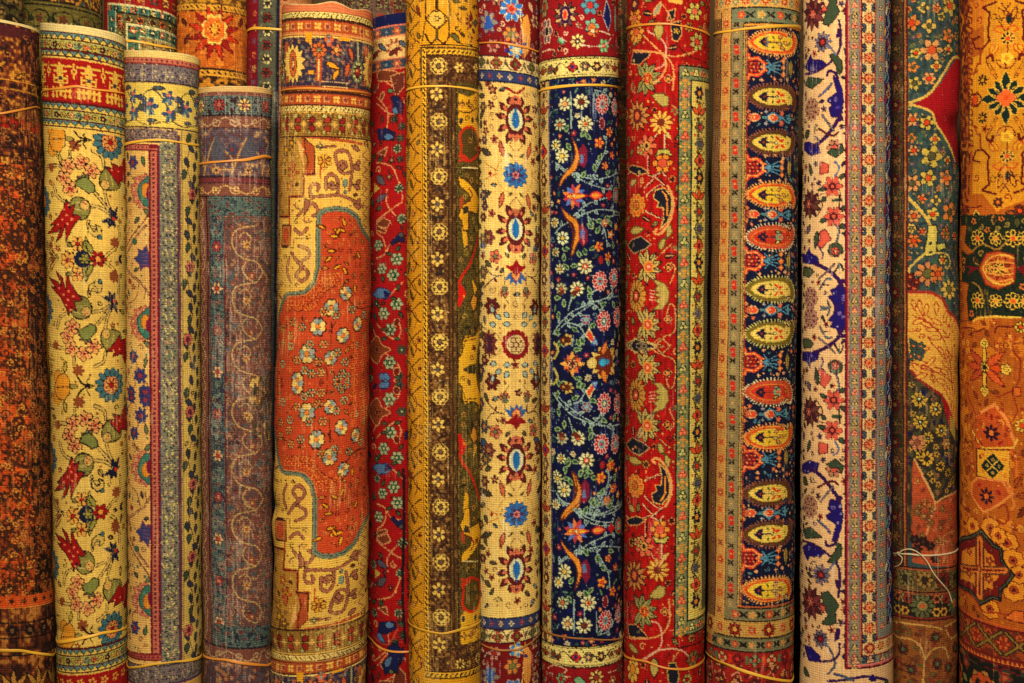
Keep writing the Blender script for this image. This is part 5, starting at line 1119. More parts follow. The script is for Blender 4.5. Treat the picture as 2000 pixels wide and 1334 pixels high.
    m = (a+b)/2; y = ty+14; i = 0
    while y < by-6:
        if i % 2 == 0: tri(D, m, y, 8.5, (226, 130, 90) if i % 4 else (190, 180, 110), (170, 40, 30) if i % 4 else K)
        else: D.rflower(m, y-5, 5, 4, OR, None, OL, sep=False, amp=.3); D.rflower(m, y+6, 5, 4, OR, None, OL, sep=False, amp=.3); D.rell(m-9, y, 3, 3, 0, (206, 160, 70)); D.rell(m+9, y, 3, 3, 0, (206, 160, 70)); D.rell(m-8, y-10, 2.4, 2.4, 0, (96, 70, 60))
        y += 20.7; i += 1
    for j, s in enumerate(np.arange(m+26, S, 24)):
        for yy in (ty+14, by-14): tri(D, s, yy, 8, [(206, 190, 120), (226, 130, 90)][j % 2], K); D.rell(s-12, yy, 3.4, 3.4, 0, OR)
    kinds = [('f', (40, 36, 60), OR), ('t', (206, 90, 44), (90, 60, 40)), ('f', (110, 96, 70), (190, 60, 40)), ('f', (120, 110, 90), (90, 90, 110)), ('r', (206, 90, 56), (120, 30, 30))]
    chain(D, (b+2+d)/2, ty+52, by-40, 33.5, (d-b)*.9, kinds, K, YG)
    for y in np.arange(ty+70, by-44, 33.5): D.rell((b+d)/2-5, y-1, 3.6, 3.6, 0, (90, 60, 30)); D.rell((b+d)/2+9, y+4, 2.6, 2.6, 0, (130, 140, 60))
    for y in np.arange(ty+50, by-44, 9): D.rell(e-3, y, 1.5, 2, 0, YG)
    D.finish(warp=(226, 150, 130), wear=.05, rib=.06, knot=.13, streak=.08)
    ROLLS['scarlet'] = D

def pat_boteh():                        # navy field with a column of paisleys
    D = Roll(1394, 1563, 1379, 1549, 2838, ytop=-50, skew=(.03, -.01), seed=11, base=(20, 24, 54))
    S = D.smax; NV = (18, 24, 56); K = (40, 26, 24); RD = (190, 50, 30); OR = (214, 120, 40); YE = (220, 178, 54); CRM = (216, 182, 88); OLV = (110, 104, 40); BRO = (96, 60, 36); TL = (110, 120, 92); BL = (70, 110, 130); TAN = (186, 144, 80); MR = (130, 30, 26)
    D.O(1380, 0)
    sx = lambda px: D.p(px, 667)[0]
    fx = lambda x: D.p(1380+x/Q, 378)[0]
    a0, a1, a2, a3, a4 = sx(1403), sx(1420), sx(1444), sx(1448), sx(1452)
    D.mottle(a4, -50, S, 1400, [((3, 3), 1)], 71, [(.6, None), (.85, (26, 34, 74)), (1, (14, 18, 40))])
    # botehs
    gx = (a4+fx(510))/2+1
    import itertools
    seq = [(79, 'o', -1), (186, 'b', 1), (275, 'b', -1), (378, 'o', 1), (460, 'r', -1), (563, 'g', 1), (649, 'g', -1), (764, 'r', 1), (852, 'o', -1), (962, 'b', 1), (1041, 'b', -1), (1151, 'o', 1)]
    def boteh(y, kd, sg):
        fr, fill = {'o': ((206, 84, 36), YE), 'b': ((104, 66, 40), CRM), 'g': ((124, 104, 42), (218, 184, 98)), 'r': ((190, 84, 50), (190, 60, 36))}[kd]
        Lh = (fx(512)-a4)/2-1; h = 28
        pr = [(-1.0, 0), (-.84, -.5), (-.5, -.88), (0, -1), (.5, -.92), (.82, -.55), (1.0, .1), (.97, .65), (.80, .95), (.60, .62), (.45, .80), (.1, .98), (-.4, .9), (-.75, .55)]
        P = [(gx+x*Lh*.93, y+v*h*.78*sg) for x, v in pr]; P = cr(P, True, 4)
        # serrated comb edge
        n = len(P)
        for i in range(0, n, 1):
            x1, y1 = P[i]; x2, y2 = P[(i+1) % n]; dx, dy = x2-x1, y2-y1; l = math.hypot(dx, dy)+1e-6
            cx, cy = (x1+x2)/2, (y1+y2)/2; nx, ny = (cx-gx)/Lh, (cy-y)/h; m = math.hypot(nx, ny)+1e-6
            D.rline([(cx, cy), (cx+nx/m*6.5, cy+ny/m*6.5)], 2.4, {'o': (224, 160, 90), 'b': (150, 90, 60), 'g': (190, 180, 100), 'r': (206, 190, 150)}[kd])
        D.rpoly(P, fr); D.rline(P, 3.2, fr, True)
        if kd == 'o': D.rline(P, 1.4, (224, 150, 60), True)
        Pi = [(gx-2+(x-gx)*.80, y+(v-y)*.72) for x, v in P]; D.rpoly(Pi, fill); D.rline(Pi, 1.5, (200, 180, 80) if kd != 'r' else (214, 130, 60), True)
        # tail curl
        D.spiral(gx+Lh*.66, y+sg*h*.74, 8.5, 1.2, 200 if sg > 0 else 160, sg, 3.2, NV); D.spiral(gx+Lh*.66, y+sg*h*.74, 6.2, 1.1, 200, sg, 1.5, (206, 170, 110) if kd != 'b' else (80, 60, 90))
        # ornaments inside: dark fleur, buds
        D.rpoly([(gx-Lh*.62, y), (gx-Lh*.46, y-8), (gx-Lh*.30, y-11), (gx-Lh*.34, y-3), (gx-Lh*.16, y), (gx-Lh*.34, y+3), (gx-Lh*.30, y+11), (gx-Lh*.46, y+8)], (40, 32, 60)); D.rell(gx-Lh*.42, y, 2.4, 2.4, 0, (150, 60, 40))
        D.rline([(gx-Lh*.2, y), (gx+Lh*.1, y)], 2, (60, 60, 60))
        if kd == 'r':
            D.rell(gx+Lh*.18, y, 9, 8, 0, (130, 160, 130)); D.rell(gx+Lh*.22, y, 5, 4, 0, (206, 110, 60)); D.rleaf(gx+Lh*.02, y-11, 14, 6, 10, (150, 150, 110), K); D.rleaf(gx+Lh*.02, y+11, 14, 6, -10, (206, 170, 90), K); D.rleaf(gx+Lh*.5, y, 10, 6, 0, (206, 120, 50), K)
        elif kd == 'o':
            for dx, dy, aa in ((.06, -9, -20), (.14, 8, 20), (.28, -3, 30), (.02, 2, 0)): D.rleaf(gx+Lh*dx, y+dy, 13, 7, aa, (206, 150, 70) if dy != 2 else (190, 170, 90), (120, 70, 60))
            for dx, dy in ((-.16, -12), (-.16, 12), (.50, 2)): D.rleaf(gx+Lh*dx, y+dy, 8, 4, -45 if dy > 0 else 45, (90, 110, 50))
        else:
            D.rell(gx+Lh*.04, y, 3.6, 3.6, 0, (60, 60, 60)); D.rell(gx+Lh*.04, y, 2, 2, 0, (226, 200, 140))
            for dx, dy, aa in ((.16, -3, -15), (.22, 4, 30), (.02, -12, 45), (.02, 12, -45)): D.rleaf(gx+Lh*dx, y+dy, 12, 6, aa, (200, 56, 26))
            for dx, dy in ((-.16, -12), (-.16, 12), (.52, 2)): D.rleaf(gx+Lh*dx, y+dy, 8, 4, -45 if dy > 0 else 45, (90, 110, 50))
    def gate(y):
        L_ = a4+3; R_ = fx(325)
        for r, c, w in ((0, (206, 70, 36), 7), (0, (222, 160, 90), 1.5)):
            D.rline([(L_, y-24), (L_+2, y-15), (R_-12, y-17), (R_, y-7), (R_, y+7), (R_-12, y+17), (L_+2, y+15), (L_, y+24)], w, c)
        D.rpoly([(L_, y-11), (R_-12, y-11), (R_-7, y), (R_-12, y+11), (L_, y+11)], (130, 24, 30))
        for i in range(5):
            for j in (-7, 0, 7): D.rell(L_+4+i*7.5+(2 if j else 0), y+j, 2.2, 1.9, 0, (214, 140, 90) if (i+j) % 2 else (206, 70, 50))
        for k in (-14, -5, 5, 14): D.rline([(R_+2, y), (fx(425), y+k)], 1.5, (90, 140, 160))
        D.rline([(R_+6, y-14), (R_+16, y), (R_+6, y+14)], 1.5, (90, 140, 160))
        for dy in (-13, 0, 13): D.rpol(fx(435), y+dy, 6.5, 4, .2, 0, K); D.rpol(fx(435), y+dy, 5.6, 4, .2, 0, (220, 120, 50)); D.rell(fx(435), y+dy, 2, 2, 0, (220, 170, 110))
        D.rleaf(fx(478), y-18, 38, 13, 90, (180, 140, 60), K); D.rline([(fx(478), y-14), (fx(478), y+14)], 2.6, (110, 120, 70))
        for dx, dy in ((-20, -24), (0, -26), (10, 24), (-30, 26), (20, -20), (26, 22)): D.rpol(gx+dx, y+dy, 4, 4, .3, 0, (220, 160, 110))
    def pair(y):
        for x, c in ((280, (206, 80, 50)), (385, (206, 76, 44))):
            s = fx(x); D.rpoly([(s-14, y), (s-6, y-9), (s+4, y-7), (s+10, y), (s+4, y+7), (s-6, y+9)], (206, 160, 110)); D.rell(s, y, 7, 6, 0, c); D.rell(s-3, y, 2, 2, 0, (226, 190, 130)); D.rleaf(s+10, y, 12, 6, 0, (90, 130, 130))
        for sg in (-1, 1): D.rline([(fx(335), y), (fx(380), y-sg*11), (fx(430), y), (fx(480), y+sg*10)], 1.5, (90, 140, 160)); D.rpol(fx(340), y+sg*11, 4, 4, .3, 0, (160, 150, 150)); D.rpol(fx(430), y+sg*10, 6, 5, .3, 0, (206, 110, 80)); D.rpol(fx(235), y+sg*12, 4, 4, .3, 0, (206, 130, 70)); D.rpol(a4+8, y+sg*3, 5, 4, .3, 0, (190, 100, 60))
        D.rpol(fx(475), y, 8, 4, .4, 0, (90, 140, 150))
    for y in (130, 327, 509, 707, 897, 1090): gate(y)
    for y in (229, 418, 605, 809, 1002): pair(y)
    for y in range(60, 1190, 19):
        s = fx(520)+((y*7) % 13)*1.0
        D.rflower(s, y, 4.5, 5, [(206, 110, 60), (190, 170, 130), (180, 50, 40), (110, 130, 140)][(y//19) % 4], None, NV, sep=False, amp=.3); D.rline([(s, y), (s+10, y+12), (s+2, y+19)], 1.4, (80, 120, 140)); D.rell(s+16, y+8, 3.5, 3, 0, (206, 120, 70))
    for y, k, sg in seq: boteh(y+2, k, sg)
    D.rrect(a4+1, 40, a4+3, 1180, (170, 60, 40))
    D.filler(a4, S, 50, 1182, [NV, (26, 34, 74), (14, 18, 40)], 3500, [('bud', 5, (196, 100, 60), (206, 170, 110)), ('twig', 8, (80, 120, 140), (190, 100, 60)), ('dot', 3, (206, 160, 110), None), ('leaf', 5, (96, 130, 130), None), ('curl', 6, (84, 124, 140), None)], None, 41, tol=60)
    # left borders
    D.rrect(-S, -60, a1, 1400, (194, 146, 80)); D.rrect(-S, 30, a0-1, 1226, (136, 96, 58)); D.rrect(a0-3, 20, a0, 1226, K)
    D.rrect(a1, 14, a3, 1212, (142, 124, 88)); D.rrect(a1, 14, a1+2.2, 1204, K); D.rrect(a2, 46, a2+2.4, 1184, K); D.rrect(a2+2.4, 46, a4, 1184, (186, 150, 84)); D.rrect(a3+1.5, 46, a3+3, 1184, K)
    for i, y in enumerate(range(10, 1215, 33)):
        m = (a0+a1)/2-1
        if i % 2: D.rflower(m, y, 9.5, 8, (176, 50, 34) if i % 4 == 1 else (190, 80, 44), None, (196, 150, 80), amp=.3, cr_=.3); D.rpol(m, y, 9, 8, .32, 22, (176, 50, 34))if False else None
        else:
            for a in (45, 135, 225, 315): D.rleaf(m, y, 9, 5, a, (190, 90, 50) if i % 4 else (150, 84, 60))
        m = (a1+a2)/2
        for a in (35, 145, 215, 325): D.rleaf(m, y+3, 9, 4, a, K)
        c = (194, 56, 40) if i % 2 == 0 else (156, 140, 96)
        D.rell(m, y+20-5, 6, 5, 0, c); D.rell(m+1, y+20+4, 6, 5, 0, c); D.rell(m, y+19, 2, 2, 0, (214, 150, 90))
        D.rflower(-S+20 if False else a0-14, y, 7, 6, (110, 60, 40), None, (160, 130, 80), sep=False)
    # top bands
    D.rrect(-S, -60, S, 13, (196, 154, 84)); D.rrect(a1, 12, S, 42, (120, 124, 96)); D.rrect(a1, 12, S, 15, K); D.rrect(a1, 12, a1+2, 50, K); D.rrect(a2, 42, S, 45, K); D.rrect(a2+2, 45, S, 50, (200, 140, 60))
    for i in range(-3, 9):
        s = a2-6+i*40
        if s > a1: D.rflower(s+2, 28, 9, 5, (206, 70, 40) if i % 2 == 0 else (190, 160, 90), None, (206, 140, 70), amp=.3, sep=False)
        if s+20 > a1+6:
            for a in (35, 145, 215, 325): D.rleaf(s+20, 28, 13, 5, a, K)
        D.rflower(s+10, 0, 9, 8, (180, 50, 36), None, (206, 160, 90), amp=.3); D.rflower(s-10, 2, 8, 4, (110, 130, 110), None, (206, 160, 90), amp=.3)
    # bottom bands
    D.rrect(a2, 1184, S, 1187, (200, 110, 60)); D.rrect(a2, 1187, S, 1190, K); D.rrect(a1, 1190, S, 1214, (132, 122, 86)); D.rrect(a1, 1212, S, 1215, K); D.rrect(-S, 1215, S, 1246, (192, 150, 80)); D.rrect(a0-4, 1246, S, 1249, K); D.rrect(a0-6, 1249, S, 1272, (124, 118, 84)); D.rrect(-S, 1272, S, 1275, K); D.rrect(-S, 1275, S, 1400, (160, 40, 30))
    for i in range(-6, 7):
        s = i*34+4
        if s > a1:
            D.rflower(s, 1201, 9, 5, (194, 60, 40) if i % 2 else (190, 150, 90), None, (206, 140, 70), amp=.3, sep=False)
            for a in (35, 145, 215, 325): D.rleaf(s+17, 1201, 12, 5, a, K)
        D.rflower(s, 1231, 13 if i % 2 else 9, 8, (160, 40, 30) if i % 2 else (190, 60, 44), K if i % 2 else None, (206, 150, 70) if i % 2 else (160, 150, 96), amp=.28)
        D.rflower(s, 1260, 8, 5, (190, 60, 44) if i % 2 else (190, 150, 90), None, (206, 140, 70), amp=.3, sep=False)
        for a in (35, 145, 215, 325): D.rleaf(s+17, 1260, 11, 5, a, K)
        D.rflower(s+6, 1290, 11, 4, [(120, 130, 90), (200, 150, 100), (130, 30, 40)][i % 3], K, (190, 60, 40), amp=.2)
        D.rrect(s-13, 1282, s-6, 1298, (206, 60, 30) if i % 2 else (96, 110, 76)); D.rline([(s-6, 1324), (s+8, 1312), (s+14, 1330)], 1.6, (200, 150, 110)); D.rflower(s+4, 1334, 9, 5, (110, 50, 40), K, (190, 140, 80))
    D.mottle(-S, 1302, S, 1400, [((7, 7), 1)], 73, [(.5, None), (.75, (110, 30, 26)), (.9, (70, 40, 36)), (1, (190, 130, 80))])
    D.finish(warp=(200, 180, 130), wear=.05, rib=.07, knot=.15)
    ROLLS['boteh'] = D
def pat_ivory():                        # ivory field with indigo vines, star borders
    D = Roll(1568, 1741, 1562, 1745, 2838, ytop=-50, skew=(.0, -.04), seed=12, base=(222, 180, 132)); D.LW = 1.15; D.MS = 1.06
    S = D.smax; CR = (222, 180, 132); K = (50, 34, 40); PU = (64, 20, 84); IN = (40, 22, 110); GN = (70, 84, 62); SAL = (206, 96, 76); MR = (96, 32, 40); GY = (130, 122, 130); DU = (176, 136, 110); RD = (170, 30, 44)
    ax = 440+485/Q
    D.O(1380, 440); D.tr((0, 1, 0, 1), (0, 1, 2*ax-3, -1))
    # centre: indigo bracket leaf
    D.Pg([(745, 470), (730, 520), (700, 550), (730, 560), (715, 590), (750, 600), (760, 630), (790, 620), (808, 560), (810, 440)], IN, PU, 1.6)
    D.L([(780, 610), (760, 650), (720, 690), (660, 725), (620, 740)], 7, PU); D.E(785, 640, 6, 5, 0, PU); D.Pg([(555, 740), (600, 735), (650, 745), (640, 780), (600, 800), (595, 830), (575, 790), (555, 790)], IN, PU)
    s, v = D.z(600, 545); 
    for yy in (538,):
        s, v = D.z(598, yy); D.rpol(s, v, 23, 12, .08, 0, (110, 70, 70)); D.rpol(s, v, 21.5, 12, .08, 0, (176, 132, 112))
        for j in range(8): a = math.pi/4*j+.4; D.rell(s+14*math.cos(a), v+15*math.sin(a), 3.2, 3.2, 0, (110, 50, 60))
        for j in range(6): a = math.pi/3*j; D.rell(s+6*math.cos(a), v+6.5*math.sin(a), 4.2, 4.2, 0, (96, 56, 60)); D.rell(s+6*math.cos(a), v+6.5*math.sin(a), 2.8, 2.8, 0, (186, 140, 116))
    D.L([(660, 490), (710, 480), (700, 440)], 3.6, K); D.L([(660, 490), (710, 480), (705, 440)], 2, (110, 120, 130)); D.L([(655, 590), (690, 650), (720, 650)], 4, K); D.L([(655, 590), (690, 645), (720, 650)], 2.2, (110, 120, 130)); D.L([(670, 620), (710, 615)], 2, K)
    D.L([(650, 655), (690, 690), (740, 740)], 4, MR); D.L([(650, 655), (690, 690), (740, 740)], 1.8, GY); D.L([(740, 690), (770, 740), (790, 700)], 3.4, K); D.L([(770, 690), (765, 750)], 2, (110, 120, 130))
    D.Lf(560, 660, 22, 17, 60, (84, 90, 60), K); D.Pg([(555, 665), (590, 655), (620, 690), (600, 715), (560, 710)], (84, 90, 60), K)
    D.E(742, 815, 14, 11, 0, DU, (96, 60, 60)); D.Pg([(700, 810), (740, 780), (790, 810), (780, 850), (740, 865), (710, 850)], GN, K, 1.3); D.F(742, 815, 7, 5, SAL, MR, (220, 150, 120))
    D.L([(750, 865), (765, 940), (735, 980)], 4, K); D.L([(750, 865), (765, 940), (735, 980)], 2, (110, 120, 140)); D.L([(665, 770), (670, 800), (640, 850)], 3.4, (90, 60, 100))
    D.Pg([(635, 850), (665, 830), (690, 860), (720, 880), (700, 920), (680, 945), (650, 920), (660, 890)], SAL, (110, 40, 50), 1.3); D.Lf(640, 930, 34, 14, -100, GN, K, tooth=.4); D.Lf(580, 910, 20, 12, 60, (110, 90, 110), K)
    D.F(733, 1015, 19, 6, SAL, (110, 40, 50), MR, amp=.28, cr_=.34, ic=(206, 100, 70)); D.Lf(690, 1000, 16, 8, 200, GN, K); D.Lf(770, 970, 14, 9, -40, GN, K); D.Lf(775, 1050, 14, 8, 40, GN, K)
    s, v = D.z(595, 1085)
    for k in range(11): D.rleaf(s, v, 30, 13, k*33+8, MR if k % 2 else (120, 70, 60), K, tooth=.2)
    D.rflower(s-4, v, 8, 6, SAL, K, (220, 150, 120)); D.L([(630, 1010), (670, 1080), (640, 1130), (680, 1150)], 2, (110, 70, 50))
    D.L([(730, 1110), (775, 1110)], 6, GN); D.L([(765, 1060), (770, 1150)], 3, K)
    D.F(725, 1190, 19, 6, SAL, (110, 40, 50), MR, amp=.28, cr_=.34, ic=(206, 100, 70)); D.Lf(690, 1180, 20, 9, 190, GN, K, tooth=.3); D.Lf(690, 1130, 14, 9, 220, GN, K); D.Lf(770, 1230, 14, 9, 60, GN, K)
    D.Lf(600, 1250, 26, 12, 110, GN, K, tooth=.4); D.L([(740, 1250), (765, 1300), (735, 1334)], 3.4, (100, 110, 140)); D.Pg([(650, 1260), (700, 1270), (700, 1320), (650, 1334)], SAL, (110, 40, 50))
    D.Lf(560, 1200, 18, 10, 80, (110, 80, 110), K)
    D.O(1380, 884)
    D.F(735, 100, 15, 6, (190, 130, 100), K, SAL, amp=.2); D.Pg([(690, 70), (745, 40), (795, 80), (780, 125), (760, 90), (715, 95)], GN, K)
    D.Pg([(555, 80), (600, 50), (650, 70), (640, 110), (580, 130), (555, 120)], IN, PU); D.L([(600, 100), (660, 140), (720, 210), (760, 270), (775, 330)], 7, PU)
    D.Pg([(715, 275), (760, 280), (790, 360), (780, 440), (755, 505), (725, 520), (735, 470), (750, 420), (700, 390), (690, 370), (720, 350), (700, 330)], IN, PU, 1.6); D.L([(755, 500), (740, 535), (700, 545), (690, 520)], 5, PU); D.E(770, 265, 6, 5, 0, PU)
    s, v = D.z(595, 320); D.rpol(s, v, 24, 12, .08, 0, (110, 70, 70)); D.rpol(s, v, 22.5, 12, .08, 0, (180, 136, 106))
    for j in range(8): a = math.pi/4*j+.4; D.rell(s+15*math.cos(a), v+16*math.sin(a), 3.2, 3.2, 0, (110, 50, 60))
    for j in range(6): a = math.pi/3*j; D.rell(s+7*math.cos(a), v+7.5*math.sin(a), 4.2, 4.2, 0, (96, 56, 50)); D.rell(s+7*math.cos(a), v+7.5*math.sin(a), 2.8, 2.8, 0, (190, 144, 110))
    D.L([(645, 400), (690, 440), (715, 470)], 5, K); D.L([(645, 400), (690, 440), (715, 470)], 2.6, (110, 110, 150)); D.L([(640, 210), (720, 170), (760, 190)], 4, MR); D.L([(660, 290), (690, 250), (730, 200)], 4.4, K); D.L([(660, 290), (690, 250), (730, 200)], 2.2, GY)
    D.Lf(560, 155, 22, 16, 30, (70, 80, 50), K); D.Pg([(555, 460), (600, 440), (650, 480), (670, 500), (620, 505), (575, 510)], GN, K, 1.3)
    D.Pg([(555, 560), (600, 530), (690, 580), (660, 610), (600, 610), (590, 640)], IN, PU); D.L([(555, 520), (620, 540), (700, 590), (760, 660), (770, 760), (760, 840)], 4.6, PU); D.E(765, 560, 7, 13, 0, GN); D.Pg([(740, 580), (775, 530), (780, 600), (740, 650), (700, 640)], GN, K)
    D.F(660, 715, 19, 9, (120, 110, 130), K, MR, amp=.3, cr_=.4, ic=(190, 60, 50)); D.L([(700, 700), (740, 640)], 3, (100, 110, 140)); D.Pg([(740, 740), (775, 740), (775, 800), (750, 790)], PU)
    s, v = D.z(600, 880)
    for k in range(11): D.rleaf(s, v, 34, 14, k*33, MR if k % 2 else (130, 60, 60), K, tooth=.2)
    D.rflower(s, v-2, 9, 6, SAL, K, (220, 150, 120), ic=RD)
    D.Pg([(660, 820), (700, 810), (740, 850), (765, 890), (745, 930), (750, 990), (710, 1010), (660, 1000), (700, 950), (680, 900)], GN, K, 1.4); D.Pg([(650, 890), (690, 900), (670, 940)], SAL, MR)
    D.F(655, 1090, 17, 9, (110, 100, 120), K, MR, amp=.35, cr_=.4, ic=RD); D.L([(690, 1110), (730, 1180), (740, 1240), (700, 1290)], 4, (80, 90, 110)); D.Pg([(745, 1020), (775, 1020), (770, 1080), (735, 1110), (735, 1080)], PU); D.L([(765, 1110), (765, 1170), (720, 1210), (620, 1220)], 4, PU)
    D.Pg([(560, 1130), (600, 1140), (660, 1190), (650, 1220), (590, 1220)], IN, PU); D.Lf(560, 1260, 26, 14, 30, GN, K)
    D.tr(); D.filler(-S, S, -50, 1300, [CR], 4500, [('leaf', 7, GN, K), ('curl', 6, (70, 36, 80), None), ('twig', 9, (70, 50, 90), GN), ('bud', 6, SAL, MR), ('bud', 6, (120, 100, 130), MR), ('leaf', 6, (56, 34, 100), None), ('curl', 5, MR, None)], K, 51)
    D.filler(-S, S, -50, 1300, [IN, PU], 1600, [('leaf', 5, (84, 60, 150), None), ('dot', 3, (150, 140, 170), None), ('curl', 5, (120, 100, 150), None)], None, 52, tol=30)
    D.filler(-S, S, -50, 1300, [GN], 900, [('leaf', 5, (110, 118, 84), None), ('dot', 3, (40, 50, 40), None)], None, 53, tol=30)
    # right borders
    D.O(1380, 440); xs = [D.S(x) for x in (812, 826, 886, 902, 975, 984, 1034, 1042)]
    end = 1306; RB = (150, 30, 56)
    G1 = (142, 138, 122); yend = [end, end, 1286, 1286, 1256, 1256, 1230, 1230]
    D.rrect(xs[0]-4, -60, xs[0]-2, end+2, MR); D.rrect(xs[0], -60, S, end, (214, 120, 110)); D.rrect(xs[0]-2, -60, xs[0]+1, end, RB); D.rrect(xs[1]-2, -60, xs[1]+1, end-8, MR); D.rrect(xs[0], end-3, S, end, MR)
    D.rrect(xs[1], -60, S, end-8, G1); D.mottle(xs[1], -60, S, end-8, [((7, 7), 1)], 51, [(.5, None), (.75, (124, 126, 110)), (1, (156, 140, 100))])
    D.rrect(xs[2]-1, -60, S, 1283, (214, 120, 100)); D.rrect(xs[2]-1, -60, xs[2]+1.5, 1283, RB); D.rrect(xs[3]-3, -60, xs[3], 1280, MR); D.rrect(xs[2], 1281, S, 1284, MR)
    D.rrect(xs[3], -60, S, 1279, (224, 188, 130)); D.rrect(xs[4]-1, -60, S, 1254, (206, 120, 100)); D.rrect(xs[4]-1, -60, xs[4]+1.4, 1254, MR); D.rrect(xs[5]-2, -60, xs[5], 1250, RB); D.rrect(xs[4], 1251, S, 1254, RB)
    D.rrect(xs[5], -60, S, 1250, G1); D.rrect(xs[6]-1, -60, xs[6]+1, 1228, RB); D.rrect(xs[6]+2, -60, xs[7], 1226, MR); D.rrect(xs[6], 1226, S, 1229, MR)
    D.rrect(xs[7], -60, S, 1224, (36, 28, 96))
    i = 0
    for y in np.arange(8, end-14, 39.8):
        tri(D, (xs[1]+xs[2])/2, y+2, 6.6, (226, 150, 110), (150, 30, 50)); tri(D, (xs[1]+xs[2])/2, y+22, 6.6, (206, 170, 110), (40, 40, 44))
        for dy in (12, 32): D.rflower((xs[1]+xs[2])/2, y+dy, 5, 4, (190, 150, 90), None, (150, 130, 100), sep=False, amp=.35)
        if y < 1236: tri(D, (xs[5]+xs[6])/2, y+26, 6, (226, 150, 110), (150, 30, 50)); tri(D, (xs[5]+xs[6])/2, y+6, 6, (206, 180, 130), (40, 46, 44))
    for j, y in enumerate(np.arange(-6, 1270, 39.8)):
        m = (xs[3]+xs[4])/2
        for yy in (y, ):
            D.rpol(m, yy, 12.5, 8, .22, 0, (150, 30, 40), True); D.rpol(m, yy, 9, 8, .22, 0, (226, 150, 90), True); D.rpol(m, yy, 4, 8, .2, 0, (206, 70, 50), True)
            for k in range(8): a = math.pi/4*k; D.rline([(m+9*math.cos(a), yy+9*math.sin(a)), (m+13*math.cos(a), yy+13*math.sin(a))], 1.6, (150, 30, 40))
        for sg in (-1, 1):
            for dy in (-5, 5): D.rell(m+sg*10, y+20+dy*.8, 5.4, 4.4, sg*dy*8, K); D.rell(m+sg*10, y+20+dy*.8, 3.4, 2.6, sg*dy*8, (80, 96, 110))
    for y in range(-40, 1220, 22):
        c = [(206, 190, 150), (110, 150, 150), (206, 150, 70), (160, 40, 50), (90, 130, 130)][(y//22) % 5]; s = xs[7]+8+5*math.sin(y*.09)
        D.rleaf(s-4, y, 24, 9, 70 if (y//22) % 2 else 105, c, (60, 60, 110)); D.rline([(s, y), (s+8, y+12), (s-2, y+22)], 1.8, (180, 190, 180))
        if (y//22) % 4 == 0: D.rflower(s+6, y, 9, 7, (206, 180, 140), K, RD)
    # bottom star band
    for s in np.arange(xs[3]+15, S, 26): D.rpol(s, 1266, 11, 8, .25, 0, (150, 30, 40), True); D.rpol(s, 1266, 7, 8, .25, 0, (226, 150, 90), True)
    for s in np.arange(xs[1]+12, S, 30): tri(D, s, 1291, 8, (214, 160, 120), (60, 40, 50))
    D.rrect(xs[0]-4, end+1, S, 1400, CR); D.O(1380, 884)
    D.L([(700, 1334), (840, 1310), (940, 1290), (1040, 1300)], 5, PU); D.L([(740, 1290), (790, 1300), (850, 1320)], 5, (80, 90, 110)); D.Lf(940, 1290, 18, 12, 30, IN, PU); D.Lf(1030, 1310, 18, 12, 30, GN, K)
    D.finish(warp=(236, 214, 190), wear=.05, rib=.06, knot=.11, streak=.06)
    ROLLS['ivory'] = D

